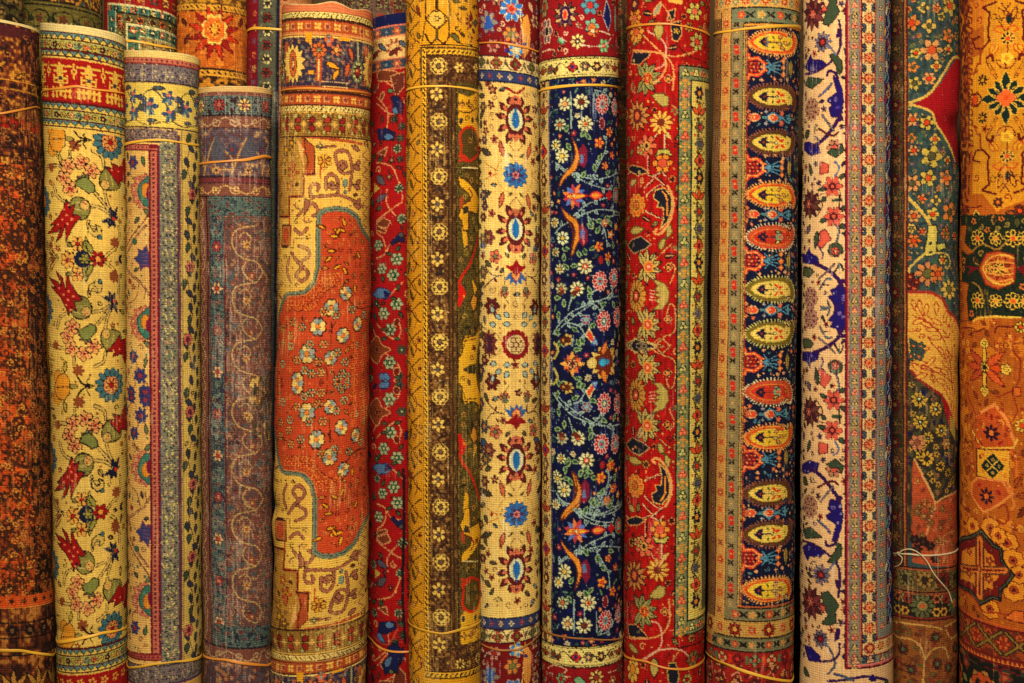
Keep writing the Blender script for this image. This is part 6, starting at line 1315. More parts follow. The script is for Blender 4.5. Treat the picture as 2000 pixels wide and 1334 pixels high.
def pat_garden():                       # teal garden field with crimson and gold medallion pieces
    D = Roll(1726, 1874, 1726, 1868, 2905, ytop=-50, seed=13, base=(62, 84, 84)); D.MS = 1.12
    S = D.smax; TE = (64, 86, 82); K = (44, 30, 26); OR = (210, 110, 40); YE = (206, 164, 70); PI = (206, 140, 84); CRM = (204, 170, 84); RD = (150, 18, 30); BR = (96, 66, 40); OLV = (110, 106, 60)
    D.mottle(-S, -60, S, 640, [((16, 5), .7), ((6, 6), .4)], 61, [(.3, (54, 72, 70)), (.6, None), (.8, (80, 84, 86)), (1, (70, 100, 86))])
    P = lambda pts, c, e=None, w=1.6, sm=False: D.Pg(pts, c, e, w, sm)
    D.O(1730, 0)
    sb = D.S(95)
    R = np.random.RandomState(8)
    fl = [(150, 130, 14), (250, 150, 12), (265, 290, 20), (170, 305, 10), (155, 385, 10), (290, 385, 10), (250, 455, 12), (165, 480, 12), (360, 210, 13), (360, 290, 9), (405, 215, 8), (370, 40, 18), (290, 50, 9), (215, 45, 10), (155, 690, 12), (235, 710, 13), (145, 795, 9), (285, 805, 10), (160, 870, 10), (265, 905, 20), (350, 1030, 14), (360, 930, 8), (150, 1060, 16), (245, 1030, 15), (205, 1150, 9), (290, 1160, 9), (160, 1250, 12), (270, 1240, 12), (370, 1230, 18), (150, 1320, 8), (410, 120, 8), (320, 100, 8)]
    for i, (x, y, r) in enumerate(fl):
        D.F(x, y, r, [5, 4, 6, 5][i % 4], [(206, 130, 60), CRM, (206, 150, 90), (196, 170, 80)][i % 4], K, [(206, 74, 36), (96, 90, 60), (200, 90, 40)][i % 3], amp=.3, sep=r > 12)
    for i in range(70): 
        s, v = sb+8+R.rand()*(S-sb), R.rand()*560; D.rflower(s, v, 3+R.rand()*2, 4, [(150, 130, 80), (120, 80, 100), (130, 120, 70), (176, 130, 70)][R.randint(4)], None, K, sep=False, amp=.3)
    for x, y in ((110, 435), (125, 330), (105, 740), (110, 850), (135, 620)): D.F(x, y, 4.5, 6, (150, 150, 100), None, TE, sep=False)
    RDp = [(115, 598), (230, 555), (300, 480), (360, 380), (400, 335), (425, 345), (520, 300), (600, 500), (560, 900), (420, 940), (400, 900), (350, 800), (290, 720), (270, 665), (200, 620)]
    P([(160, 600), (240, 560), (310, 490), (370, 390), (405, 345), (600, 300), (600, 960), (410, 930), (360, 810), (300, 730), (280, 670), (210, 620)], (160, 18, 32)); 
    D.L([(115, 598), (200, 570), (255, 535), (305, 470), (345, 405), (375, 355), (400, 335), (425, 345)], 5, CRM); D.L([(115, 598), (200, 620), (265, 655), (290, 720), (340, 790), (380, 870), (405, 935)], 4.6, CRM)
    P([(105, 598), (125, 588), (165, 600), (125, 610)], (190, 150, 90))
    D.mottle(D.S(250), 130, S, 300, [((8, 3), 1)], 62, [(1, None)])
    # yellow branch
    D.L([(110, 1120), (140, 1160), (200, 1220), (250, 1290), (250, 1334)], 6, CRM)
    D.O(1730, 440)
    P([(245, 0), (295, 0), (295, 90), (290, 165), (240, 180), (215, 175), (235, 90)], (200, 180, 90), K, 1.4); D.F(258, 105, 4, 5, TE, None, K, sep=False); D.F(258, 155, 4, 5, TE, None, K, sep=False)
    D.L([(225, 165), (170, 210), (135, 250), (135, 285)], 4.4, CRM); D.L([(290, 160), (350, 165), (375, 210), (360, 250), (345, 240)], 3, CRM); P([(290, 110), (345, 100), (345, 130), (300, 150)], (190, 180, 90), K)
    for i, (x, y, r) in enumerate(((160, 90, 12), (145, 15, 8), (210, 35, 8), (345, 45, 10), (330, 200, 9), (240, 280, 22), (300, 280, 14), (365, 370, 18), (400, 60, 9))): D.F(x, y, r, 6 if r < 16 else 8, [(206, 120, 50), CRM, (196, 130, 80)][i % 3], K, [(200, 80, 40), OLV][i % 2], amp=.28)
    for x, y in ((140, 300), (175, 330), (130, 350), (160, 365)): D.F(x, y, 7, 6, (130, 26, 26), K, (196, 110, 60), sep=False)
    # lower ground: dark olive with yellow daisies
    s0 = D.S(110)
    D.rrect(s0, 640, S, 1060, (58, 52, 40)); D.mottle(s0, 640, S, 1060, [((10, 5), 1)], 63, [(.4, None), (.55, (52, 48, 60)), (.8, (92, 72, 46)), (1, (84, 84, 54))])
    P([(110, 395), (250, 395), (320, 430), (350, 500), (385, 530), (415, 620), (420, 1180), (395, 1150), (370, 1080), (330, 990), (250, 930), (190, 890), (140, 830), (125, 640), (115, 500)], (208, 160, 72))
    D.mottle(0, 0, 0, 0, [((3, 3), 1)], 1, [(1, None)])
    D.L([(112, 385), (250, 388), (325, 425), (355, 495), (390, 530), (415, 610)], 6, (160, 56, 40)); D.L([(118, 400), (250, 400), (318, 436), (345, 505), (380, 540), (405, 620)], 1.8, (214, 150, 80))
    D.L([(145, 840), (190, 890), (250, 935), (320, 980), (350, 1030), (370, 1080)], 5, (150, 40, 44)); P([(320, 1000), (350, 1010), (385, 1100), (385, 1200), (360, 1150)], (160, 20, 34)); P([(370, 1090), (400, 1150), (400, 1240), (370, 1180)], (176, 150, 70))
    for (x, y, a) in ((150, 430, 70), (170, 470, 60), (200, 560, 20), (230, 600, 5), (190, 430, 80), (240, 450, 100), (215, 520, 40), (290, 440, 90), (260, 540, 30), (330, 560, -70), (250, 650, 0), (150, 570, -20), (300, 600, 40), (350, 580, -80), (250, 720, 200), (300, 700, 60), (320, 780, 40), (350, 650, -80), (380, 620, -80), (230, 800, 190), (260, 830, 10), (200, 810, 30), (240, 860, 160), (310, 830, 30), (330, 900, 60), (290, 890, 20), (360, 830, 70), (380, 760, -80), (360, 930, 80), (390, 900, 80), (340, 720, 50), (280, 760, 130), (210, 850, 220), (380, 1010, 80)):
        D.Lf(x, y, 24, 8, a, (212, 164, 76), (170, 66, 40))
    D.L([(390, 1000), (370, 800), (320, 640), (230, 560), (150, 520)], 2, (160, 56, 40)); D.L([(370, 800), (280, 700), (240, 640)], 1.8, (160, 56, 40)); D.L([(380, 900), (290, 850), (190, 820)], 1.8, (160, 56, 40)); D.L([(405, 620), (420, 800), (400, 1100)], 3, (190, 110, 50))
    P([(135, 650), (190, 680), (230, 730), (210, 780), (160, 740), (140, 800)], (66, 80, 74), None); 
    for x, y in ((160, 700), (200, 700), (145, 760), (190, 760)): D.F(x, y, 7, 5, (74, 90, 80), K, (190, 110, 60), sep=False)
    for x, y, r in ((192, 1008, 14), (288, 1062, 12), (198, 1140, 13), (322, 1185, 12), (243, 1230, 10), (190, 1270, 14), (210, 1334, 12)): D.F(x, y, r, 9, (196, 160, 62), K, (60, 50, 40), amp=.2, cr_=.3, ic=(200, 200, 160))
    P([(200, 940), (270, 990), (240, 1000), (205, 980)], (36, 36, 84)); D.F(180, 1260, 14, 6, (196, 130, 90), K, (150, 90, 60)); D.F(350, 1260, 10, 6, (176, 120, 60), K, (190, 160, 90))
    D.O(1730, 884)
    for x, y, r in ((235, 35, 13), (315, 75, 9), (362, 110, 8), (395, 150, 7)): D.F(x, y, r, 9, (196, 156, 62), K, (60, 50, 40), amp=.2, cr_=.3)
    # salmon wedge
    SA = (172, 84, 48)
    P([(160, 40), (285, 290), (600, 200), (600, 640), (150, 640), (150, 100)], SA); D.rrect(D.S(150), 1020, S, 1098, SA) if False else None
    D.mottle(D.S(150), 985, S, 1090, [((8, 8), 1)], 64, [(.6, None), (.75, (150, 90, 50)), (.9, (190, 74, 40)), (1, (120, 70, 44))])
    D.L([(165, 40), (220, 150), (285, 290), (260, 380), (235, 470)], 4, (196, 150, 90)); D.L([(285, 290), (350, 250), (410, 215)], 4, (196, 150, 90))
    for i in range(26): x, y = 165+R.rand()*240, 150+R.rand()*470; D.F(x, y, 6, 5, (130, 106, 60) if i % 2 else (190, 120, 60), (110, 50, 36), (176, 130, 60), amp=.3, sep=False, ew=.8) if y > 40+(x-160)*2 or y > 300 else None
    for x, y in ((215, 515), (165, 505), (258, 540), (285, 610), (180, 560)): D.F(x, y, 8, 6, (60, 30, 34), K, (84, 60, 50), sep=False)
    for x, y in ((345, 470), (320, 530)): D.L([(x-30, y+50), (x, y), (x+50, y-30)], 1.4, (190, 130, 80))
    # lower bands
    y0 = D.Y(665)
    S_ = S
    D.rrect(-S, y0, S_, 1400, (120, 84, 46)); D.rrect(-S, y0, S_, y0+3, (60, 24, 24)); D.rrect(-S, y0+3, S_, y0+8, (150, 80, 50)); D.rrect(-S, y0+8, S, y0+44, (122, 94, 50)); D.mottle(-S, y0+8, S, y0+44, [((7, 7), 1)], 66, [(.4, None), (.7, (90, 76, 46)), (.9, (140, 112, 60)), (1, (70, 50, 36))])
    for i in range(-6, 7): D.rflower(i*38+8, y0+24, 15, 8, [(150, 116, 60), (130, 44, 34), (120, 110, 66)][i % 3], K, (60, 44, 34), amp=.25)
    yb = y0+47; D.rrect(-S, yb, S, yb+3, (60, 22, 24)); D.rrect(-S, yb+3, S, yb+6, (160, 90, 54)); D.rrect(-S, yb+7, S, yb+50, (44, 38, 32))
    for i in range(-4, 5):
        s = i*78+4; D.rflower(s, yb+28, 22, 12, (104, 104, 66), K, (140, 130, 80), amp=.2, cr_=.4, ic=(190, 90, 50))
        for dx, dy, c in ((28, 14, (176, 100, 60)), (28, 40, (196, 150, 60)), (44, 16, (150, 130, 80)), (44, 40, (190, 140, 60)), (-28, 16, (150, 50, 40))): D.rflower(s+dx, yb+dy, 8.5, 6, c, K, (60, 30, 30), amp=.2, sep=False)
    ye = yb+51; D.rrect(-S, ye, S, ye+3, (130, 40, 36)); D.rrect(-S, ye+3, S, ye+6, (50, 26, 24)); D.rrect(-S, ye+6, S, 1420, (150, 92, 44))
    D.mottle(-S, ye+6, S, 1420, [((8, 8), 1)], 67, [(.6, None), (.8, (128, 80, 44)), (.93, (150, 60, 40)), (1, (110, 96, 50))])
    def rib_(pts): P_ = cr(pts); D.rline(P_, 6, (110, 60, 40)); D.rline(P_, 4, (190, 146, 80))
    for k in (-120, 0, 120):
        rib_([(-70+k, ye+18), (-30+k, ye+14), (20+k, ye+16), (46+k, ye+24)]); rib_([(-66+k, ye+26), (-50+k, ye+44), (-20+k, ye+44), (0+k, ye+56), (8+k, ye+84), (4+k, ye+140)]); rib_([(8+k, ye+84), (24+k, ye+62), (50+k, ye+60), (60+k, ye+80)])
        for dx, dy in ((-34, 66), (34, 90), (-18, 104), (30, 38), (-60, 100)): D.rflower(dx+k, ye+dy, 10, 7, (110, 50, 44), K, (96, 110, 70), amp=.3)
    D.tr(); TG = [TE, (54, 72, 70), (80, 84, 86), (70, 100, 86)]
    D.filler(-S, S, -50, 640, TG, 3600, [('bud', 7, (190, 120, 54), (110, 60, 40)), ('leaf', 8, (130, 124, 70), (70, 70, 50)), ('curl', 7, (150, 136, 80), None), ('bud', 6, (110, 80, 96), (150, 130, 90)), ('twig', 9, (140, 120, 70), (100, 90, 70)), ('dot', 3, (176, 150, 80), None), ('leaf', 6, (52, 60, 70), None)], None, 61, tol=60)
    D.filler(-S, S, 640, 1000, [(58, 52, 40), (52, 48, 60), (92, 72, 46), (84, 84, 54)], 1500, [('bud', 7, (180, 140, 60), (60, 44, 34)), ('leaf', 7, (110, 90, 56), None), ('curl', 7, (150, 100, 70), None), ('leaf', 7, (36, 36, 70), None)], None, 62, tol=60)
    D.filler(-S, S, 560, 930, [(208, 160, 72)], 1500, [('leaf', 9, (212, 166, 80), (160, 60, 36)), ('curl', 7, (164, 66, 40), None), ('twig', 9, (164, 66, 40), (196, 130, 60))], (160, 60, 36), 63)
    D.filler(-S, S, 900, 1110, [SA], 500, [('bud', 6, (120, 100, 60), (180, 120, 70)), ('leaf', 6, (130, 60, 40), None), ('curl', 6, (196, 130, 80), None)], None, 64, tol=60)
    D.filler(-S, S, 1180, 1395, [(150, 92, 44), (128, 80, 44)], 500, [('bud', 7, (110, 80, 50), (150, 60, 40)), ('leaf', 7, (110, 60, 36), None), ('curl', 7, (120, 60, 36), None), ('leaf', 6, (100, 96, 56), None)], None, 65, tol=60)
    # brown outer border on the left side
    D.tr(); e = D.S(108, 0+(667-884)*Q); e = D.p(1766, 667)[0]
    D.rrect(-S, -60, e, y0, (92, 68, 44)); D.mottle(-S, -60, e-2, y0, [((6, 6), .8), ((14, 10), .5)], 68, [(.4, None), (.65, (74, 52, 40)), (.85, (120, 86, 50)), (1, (60, 60, 40))])
    for i, y in enumerate(range(-20, int(y0), 37)):
        D.rflower(e-22, y, 11, 7, [(130, 40, 40), (150, 100, 60), (120, 30, 34), (110, 96, 60)][i % 4], K, (160, 120, 70), amp=.3)
    D.rrect(e-4, -60, e-1, y0, (60, 22, 20)); D.rrect(e-1, -60, e+2, y0, (170, 110, 60)); D.rrect(e+2, -60, e+6, y0, (96, 36, 30))
    D.finish(warp=(200, 170, 120), wear=.06, rib=.08, knot=.15)
    ROLLS['garden'] = D

def pat_amber():                        # amber carpet with geometric medallions, far right
    D = Roll(1876, 2108, 1873, 2092, 2850, ytop=-50, skew=(-.02, .10), seed=14, base=(196, 130, 30)); D.LW = 1.35; D.MS = 1.1
    S = D.smax; AM = (176, 98, 28); YE = (204, 142, 34); MR = (110, 28, 26); K = (40, 34, 26); DG = (28, 50, 44); OR = (206, 84, 26); BR = (120, 50, 24); CRM = (220, 176, 70)
    D.O(1730, 0)
    D.rrect(-S, -60, S, 1400, AM); D.mottle(-S, -60, S, 1400, [((30, 60), .7), ((8, 8), .3)], 81, [(.4, None), (.7, (170, 92, 26)), (1, (200, 122, 34))])
    # yellow panel in the upper part
    c = D.S(695)
    D.Pg([(500, 320), (560, 300), (580, 0), (1400, 0), (1400, 1000), (900, 1120), (640, 1220), (560, 1120), (500, 1120), (500, 900), (480, 700), (490, 500)], YE)
    def both(fn):
        for sg in (1, -1): fn(sg)
    X = lambda x, sg: 695+sg*(x-695)
    T0 = [(0, 1, 0, 1), (0, 1, 2*189, -1)]
    D.tr(*T0)
    for sg in (1, -1):
        x = lambda v: 695+sg*(v-695)
        D.L([(x(640), 0), (x(560), 30), (x(600), 60), (x(590), 200), (x(600), 220), (x(560), 270), (x(520), 270), (x(500), 220), (x(540), 200)], 3.4, MR, False); D.L([(x(545), 270), (x(545), 360), (x(530), 360), (x(510), 420), (x(530), 400)], 3, (150, 60, 26), False)
        D.L([(x(720), 10), (x(650), 110), (x(690), 170)], 2, MR, False); D.L([(x(700), 160), (x(650), 140), (x(620), 165), (x(690), 195)], 2, (200, 90, 30), False); D.E(x(625), 88, 5, 5, 0, YE, MR); D.L([(x(635), 95), (x(670), 110)], 1.4, K)
        D.Lf(x(650), 250, 24, 9, 90+sg*35, (214, 160, 40), (190, 80, 30)); D.Lf(x(625), 250, 18, 8, 90+sg*30, (214, 160, 40), (190, 80, 30))
        D.L([(x(640), 440), (x(600), 370), (x(585), 330), (x(610), 310), (x(620), 340)], 4.6, MR); D.L([(x(640), 440), (x(600), 370), (x(590), 335)], 2, YE); D.Lf(x(695), 390, 24, 10, -90-sg*45, (206, 140, 40), MR)
        D.F(x(560), 455, 11, 8, K, None, YE, amp=.3, cr_=.3); D.E(x(620), 410, 4, 4, 0, YE, (190, 90, 30))
    D.F(705, 215, 12, 8, K, CRM, OR, amp=.3, cr_=.36); D.Lf(710, 130, 20, 9, -90, OR, MR); D.E(712, 102, 5, 8, 0, DG); D.F(700, 330, 12, 5, (224, 180, 60), None, YE, sep=False); D.L([(705, 245), (705, 300)], 1.6, (150, 70, 30))
    for y in (0, 20): D.Lf(680, 100, 22, 9, -110, YE, MR); D.Lf(730, 100, 22, 9, -70, YE, MR)
    D.Pg([(480, 560), (510, 530), (540, 540), (555, 570), (530, 610), (495, 600)], YE, MR, 2); D.E(515, 570, 7, 9, 0, OR, MR)
    D.tr()
    s, v = D.z(693, 562)
    for k in range(12):
        a = k*30; L_ = 50 if k % 3 == 0 else 38
        D.rleaf(s+9*math.cos(math.radians(a)), v+9*math.sin(math.radians(a)), L_-8, 19, a, CRM); D.rleaf(s+9*math.cos(math.radians(a)), v+9*math.sin(math.radians(a)), L_-10, 16, a, DG)
        D.rrect(0, 0, 0, 0, K)
    for k in range(12): a = math.radians(k*30+15); D.rline([(s+12*math.cos(a), v+12*math.sin(a)), (s+32*math.cos(a), v+32*math.sin(a))], 1.8, CRM)
    for k in range(4): a = math.pi/2*k; D.rell(s+9*math.cos(a), v+9*math.sin(a), 8.4, 8.4, 0, (224, 110, 50))
    D.rell(s, v, 5, 5, 0, (214, 90, 30)); 
    # maroon-brown left edge strip
    D.L([(450, 0), (470, 250), (475, 560), (480, 700), (470, 860), (440, 1100)], 2.5, BR)
    for y in range(20, 860, 60): D.L([(475, y), (500, y+10), (500, y+40), (475, y+30)], 2.6, (130, 50, 26), False); D.E(462, y+20, 4, 7, 0, (150, 60, 30))
    D.mottle(-S, -60, D.S(480), 420, [((7, 7), 1)], 83, [(.4, None), (.7, (130, 60, 30)), (1, (96, 40, 26))])
    # dark green cartouche
    D.L([(440, 1180), (500, 1200), (550, 1190)], 2.4, MR)
    D.Lf(690, 1230, 30, 8, 0, (160, 80, 30), K); D.F(775, 1220, 11, 8, BR, K, OR)
    D.Pg([(490, 1290), (520, 1215), (560, 1260), (640, 1250), (720, 1290), (1300, 1290), (1300, 1360), (480, 1360)], DG, CRM, 1.2, False)
    D.O(1730, 440)
    D.Pg([(440, 20), (440, 560), (500, 560), (530, 530), (1300, 520), (1300, -60), (430, -60)], (36, 48, 34)); D.mottle(D.S(440), 430, S, 618, [((4, 3), 1)], 84, [(.6, None), (.8, (50, 58, 34)), (1, (24, 34, 30))])
    D.Pg([(430, 0), (470, 0), (460, 100), (510, 160), (470, 170), (430, 120)], AM, BR); D.Pg([(430, 320), (480, 340), (470, 430), (480, 560), (430, 560)], AM, BR)
    for yy in (75, 440):
        for i, x in enumerate((530, 635, 735, 800, 880)): D.F(x, yy if i % 2 == 0 or yy > 100 else yy, 14 if i in (0, 2) else 11, 8, (46, 44, 30), CRM, (206, 140, 50) if i % 2 else (214, 100, 36), amp=.12, cr_=.34, ew=1.8)
    D.L([(500, 150), (560, 110), (640, 140), (700, 90)], 2.4, (160, 120, 50)); D.L([(500, 330), (540, 360), (560, 420)], 2.4, (160, 120, 50))
    D.Pg([(450, 230), (500, 240), (545, 245), (500, 270), (470, 290), (490, 255)], (120, 20, 30)); D.Pg([(750, 245), (800, 230), (800, 290)], (120, 20, 30))
    D.Pg([(540, 250), (580, 165), (650, 150), (740, 175), (750, 250), (740, 330), (650, 370), (580, 345)], (184, 92, 40), (150, 50, 26), 2); D.L([(560, 250), (600, 190), (680, 170), (740, 190)], 2, CRM); D.L([(560, 250), (600, 320), (680, 345), (740, 320)], 2, CRM)
    for k in range(9): D.Lf(655, 250, 22, 9, k*40+180, [(206, 124, 48), (150, 60, 30), (214, 150, 60)][k % 3], (120, 40, 24))
    D.F(655, 250, 10, 7, (60, 54, 34), CRM, (206, 140, 50), amp=.3); D.F(600, 250, 6, 5, K, CRM, (190, 90, 40), sep=False)
    for k in (-60, -30, 0, 30, 60): D.L([(575, 250+k*.6), (640, 250+k*1.3), (735, 250+k)], 2, (214, 150, 70))
    D.L([(510, 560), (540, 540), (640, 530), (780, 535)], 3, CRM, False)
    # lower orange area
    D.L([(440, 600), (500, 600), (530, 620), (570, 600)], 2.4, MR); D.L([(630, 625), (650, 590), (720, 590), (760, 580)], 2.4, MR); D.F(780, 590, 10, 8, CRM, K, OR)
    s, v = D.z(570, 828)
    for a, l, c in ((0, 50, OR), (40, 50, (206, 96, 40)), (140, 46, (176, 80, 40)), (180, 44, (190, 84, 36)), (220, 46, (176, 80, 40)), (320, 50, (206, 96, 40))): D.rleaf(s, v, l, 17, a, c, MR, tooth=.35)
    for a in (90, 270): D.rleaf(s, v, 50, 8, a, CRM, K); D.rflower(s, v+48*(1 if a == 90 else -1), 9, 3, CRM, K, CRM, sep=False, rot=a)
    D.rflower(s+44, v, 10, 5, CRM, K, CRM, sep=False); D.rflower(s, v, 9, 8, CRM, K, K, amp=.3, cr_=.2); D.L([(780, 680), (730, 690), (740, 740), (780, 780), (770, 900), (740, 960), (640, 1000)], 2.6, (150, 56, 26), False)
    D.Pg([(735, 940), (780, 940), (780, 990), (735, 990)], (206, 110, 40), MR)
    D.Pg([(515, 1120), (560, 1080), (625, 1045), (680, 1100), (720, 1160), (745, 1250), (740, 1334), (530, 1334), (510, 1250)], (188, 88, 32), (176, 96, 50), 2); D.L([(520, 1110), (625, 1045), (700, 1130), (745, 1260)], 4.4, (220, 140, 70), False); D.L([(500, 1200), (560, 1300), (740, 1290), (760, 1240)], 2.4, CRM, False)
    D.F(612, 1210, 16, 8, (60, 24, 44), None, (226, 130, 50), amp=.3, cr_=.3); D.E(610, 1118, 3, 6, 0, RDK) if False else D.E(610, 1118, 3, 6, 0, (150, 30, 30)); D.E(665, 1265, 7, 3, -40, (160, 40, 40))
    D.L([(470, 960), (480, 1030), (520, 1110)], 2.4, (150, 56, 26)); D.L([(740, 1000), (760, 1080), (720, 1150)], 2.4, (150, 56, 26)); D.F(785, 1160, 12, 8, CRM, (120, 60, 30), OR)
    D.O(1730, 884)
    D.Pg([(525, -10), (715, -10), (715, 180), (525, 150)], (220, 160, 50), MR, 1.8); D.Pg([(618, 15), (685, 85), (615, 155), (550, 85)], DG, K); D.L([(583, 50), (650, 120)], 1.4, CRM, False); D.L([(652, 50), (583, 120)], 1.4, CRM, False)
    for x, y in ((618, 50), (655, 88), (585, 85), (618, 125)): D.F(x, y, 3.4, 4, (190, 150, 70), None, K, sep=False)
    for x, y in ((560, 18), (685, 45), (560, 120), (685, 140)): D.F(x, y, 4, 4, (200, 80, 30), None, YE, sep=False, amp=.4)
    D.Pg([(500, 190), (530, 160), (700, 170), (735, 240), (700, 270), (640, 320), (565, 360), (530, 320), (495, 260)], (186, 88, 34), (220, 140, 70), 3)
    D.F(580, 265, 16, 8, (60, 24, 44), None, (214, 110, 40), amp=.3, cr_=.3); D.E(540, 200, 6, 3, -40, (160, 40, 40)); D.E(650, 240, 4, 6, -40, (160, 40, 40)); D.L([(720, 0), (760, 20), (750, 200), (720, 220)], 4, (206, 110, 40), False); D.L([(680, 180), (740, 290), (730, 330)], 4, (206, 130, 60)); D.L([(650, 330), (690, 310), (710, 380), (680, 420), (650, 400)], 3, (150, 60, 28))
    D.L([(470, 0), (500, 60), (470, 100), (480, 180)], 3, (206, 110, 50), False); D.Lf(760, 380, 40, 14, -50, BR, K, tooth=.5)
    # star medallion
    for x, y, r in ((500, 445, 17), (605, 450, 19), (700, 530, 20), (735, 630, 20), (740, 800, 21), (600, 920, 18), (650, 490, 15), (770, 710, 16)): D.F(x, y, r, 8, (214, 140, 40), MR, (176, 80, 40), amp=.08, cr_=.34, sep=False, ew=2.2, ic=(90, 30, 30))
    st = [(395, 540), (440, 510), (490, 500), (555, 460), (630, 545), (670, 560), (680, 640), (745, 715), (690, 790), (670, 800), (665, 870), (620, 860), (545, 905), (490, 830), (420, 800), (380, 800)]
    D.Pg(st, (96, 92, 74), K, 3, False); 
    sc2 = lambda k: [(540+(x-540)*k, 690+(y-690)*k) for x, y in st]
    D.Pg(sc2(.93), K); D.Pg(sc2(.87), (120, 28, 26)); D.Pg(sc2(.66), (204, 130, 40), MR, 2)
    D.L([(545, 520), (545, 850)], 16, (96, 60, 36), False); D.L([(440, 690), (690, 690)], 13, (96, 60, 36), False); D.L([(545, 520), (545, 850)], 10, (206, 120, 50), False); D.L([(440, 690), (690, 690)], 8, (206, 120, 50), False); D.L([(545, 530), (545, 840)], 3, MR, False); D.L([(450, 690), (680, 690)], 3, MR, False)
    for x, y in ((485, 590), (600, 640), (485, 720), (595, 745), (540, 690)): D.F(x, y, 7, 5, (150, 70, 40), MR, (206, 130, 50), sep=False)
    D.L([(420, 800), (500, 850), (560, 940), (640, 940), (700, 950)], 2.4, (160, 60, 30)); D.Pg([(680, 970), (740, 920), (800, 920), (800, 990)], (206, 110, 40), MR)
    AG = [AM, (170, 92, 26), (200, 122, 34)]
    D.filler(-S, S, 420, 1225, AG, 3600, [('curl', 11, (120, 50, 24), None), ('leaf', 12, (176, 90, 30), (110, 44, 24)), ('twig', 15, (120, 50, 24), (160, 80, 30)), ('flower', 11, (176, 104, 36), (90, 40, 26)), ('bud', 9, (190, 84, 34), (214, 150, 60)), ('curl', 8, (206, 150, 60), None), ('leaf', 8, (140, 66, 28), None)], (110, 44, 24), 71, tol=40)
    D.filler(-S, S, -50, 430, [YE], 1500, [('curl', 10, (150, 60, 26), None), ('leaf', 11, (206, 140, 44), (140, 50, 26)), ('twig', 13, (130, 44, 26), (170, 90, 30)), ('bud', 8, (200, 90, 34), (60, 40, 30)), ('flower', 9, (70, 50, 34), (206, 120, 44))], (120, 44, 26), 72)
    D.filler(-S, S, 425, 620, [(36, 48, 34), (50, 58, 34), (24, 34, 30)], 900, [('curl', 8, (150, 124, 60), None), ('leaf', 8, (90, 84, 40), None), ('bud', 8, (190, 110, 50), (40, 36, 30)), ('twig', 10, (160, 130, 60), (110, 60, 34))], None, 73, tol=60)
    D.filler(-S, S, 700, 960, [(188, 88, 32), (186, 88, 34), (220, 160, 50)], 600, [('curl', 6, (150, 54, 26), None), ('leaf', 6, (150, 60, 26), None), ('dot', 3, (220, 150, 60), None)], None, 74)
    # lower border: rows at the roll centre (slanting through skew)
    y1 = 884+1010/Q+9
    D.rrect(-S, y1, S, 1400, (130, 44, 30)); D.mottle(-S, y1, S, y1+56, [((6, 6), 1)], 85, [(.4, None), (.7, (104, 60, 34)), (1, (160, 76, 34))]); D.rrect(-S, y1-2, S, y1+2.4, MR); D.rrect(-S, y1-7, S, y1-4, (190, 90, 40))
    for i in range(-5, 6):
        s = i*60-52
        D.rline([(s-26, y1+6), (s+26, y1+50)], 6, (36, 34, 26)); D.rline([(s+26, y1+6), (s-26, y1+50)], 6, (36, 34, 26)); D.rline([(s-26, y1+6), (s+26, y1+50)], 3, (140, 110, 50)); D.rline([(s+26, y1+6), (s-26, y1+50)], 3, (140, 110, 50))
        D.rflower(s+30, y1+28, 12, 6, (190, 90, 36), MR, (150, 50, 30), amp=.2); D.rline([(s-6, y1+14), (s, y1+6), (s+6, y1+14)], 2, (190, 100, 40))
    yz_ = y1+57; D.rrect(-S, yz_, S, yz_+3, MR); zig = yz_+4
    for i in range(-26, 27): D.rpoly([(i*9, zig+8), (i*9+4.5, zig), (i*9+9, zig+8)], (206, 120, 50))
    D.rrect(-S, zig+8, S, zig+12, (110, 24, 26)); D.rrect(-S, zig+12, S, 1420, (36, 36, 30))
    for i in range(-3, 4):
        s = i*96-66; D.rpol(s, zig+66, 34, 7, .1, 0, (180, 130, 60), True); D.rpol(s, zig+66, 30, 7, .1, 0, K); D.rpol(s, zig+66, 28, 7, .1, 0, (190, 84, 40)); D.rell(s-11, zig+60, 6, 10, 20, K); D.rell(s+13, zig+60, 6, 10, -20, K); D.rflower(s+48, zig+34, 12, 5, (150, 30, 30), (60, 90, 70), (190, 90, 50), amp=.3); D.rleaf(s+34, zig+60, 22, 14, 30, (130, 130, 70), K)
    D.mottle(-S, zig+13, S, zig+26, [((7, 9), 1)], 87, [(.4, None), (.6, (120, 30, 30)), (.8, (50, 70, 56)), (1, (150, 90, 40))])
    D.finish(warp=(220, 150, 70), wear=.05, rib=.09, knot=.12)
    ROLLS['amber'] = D

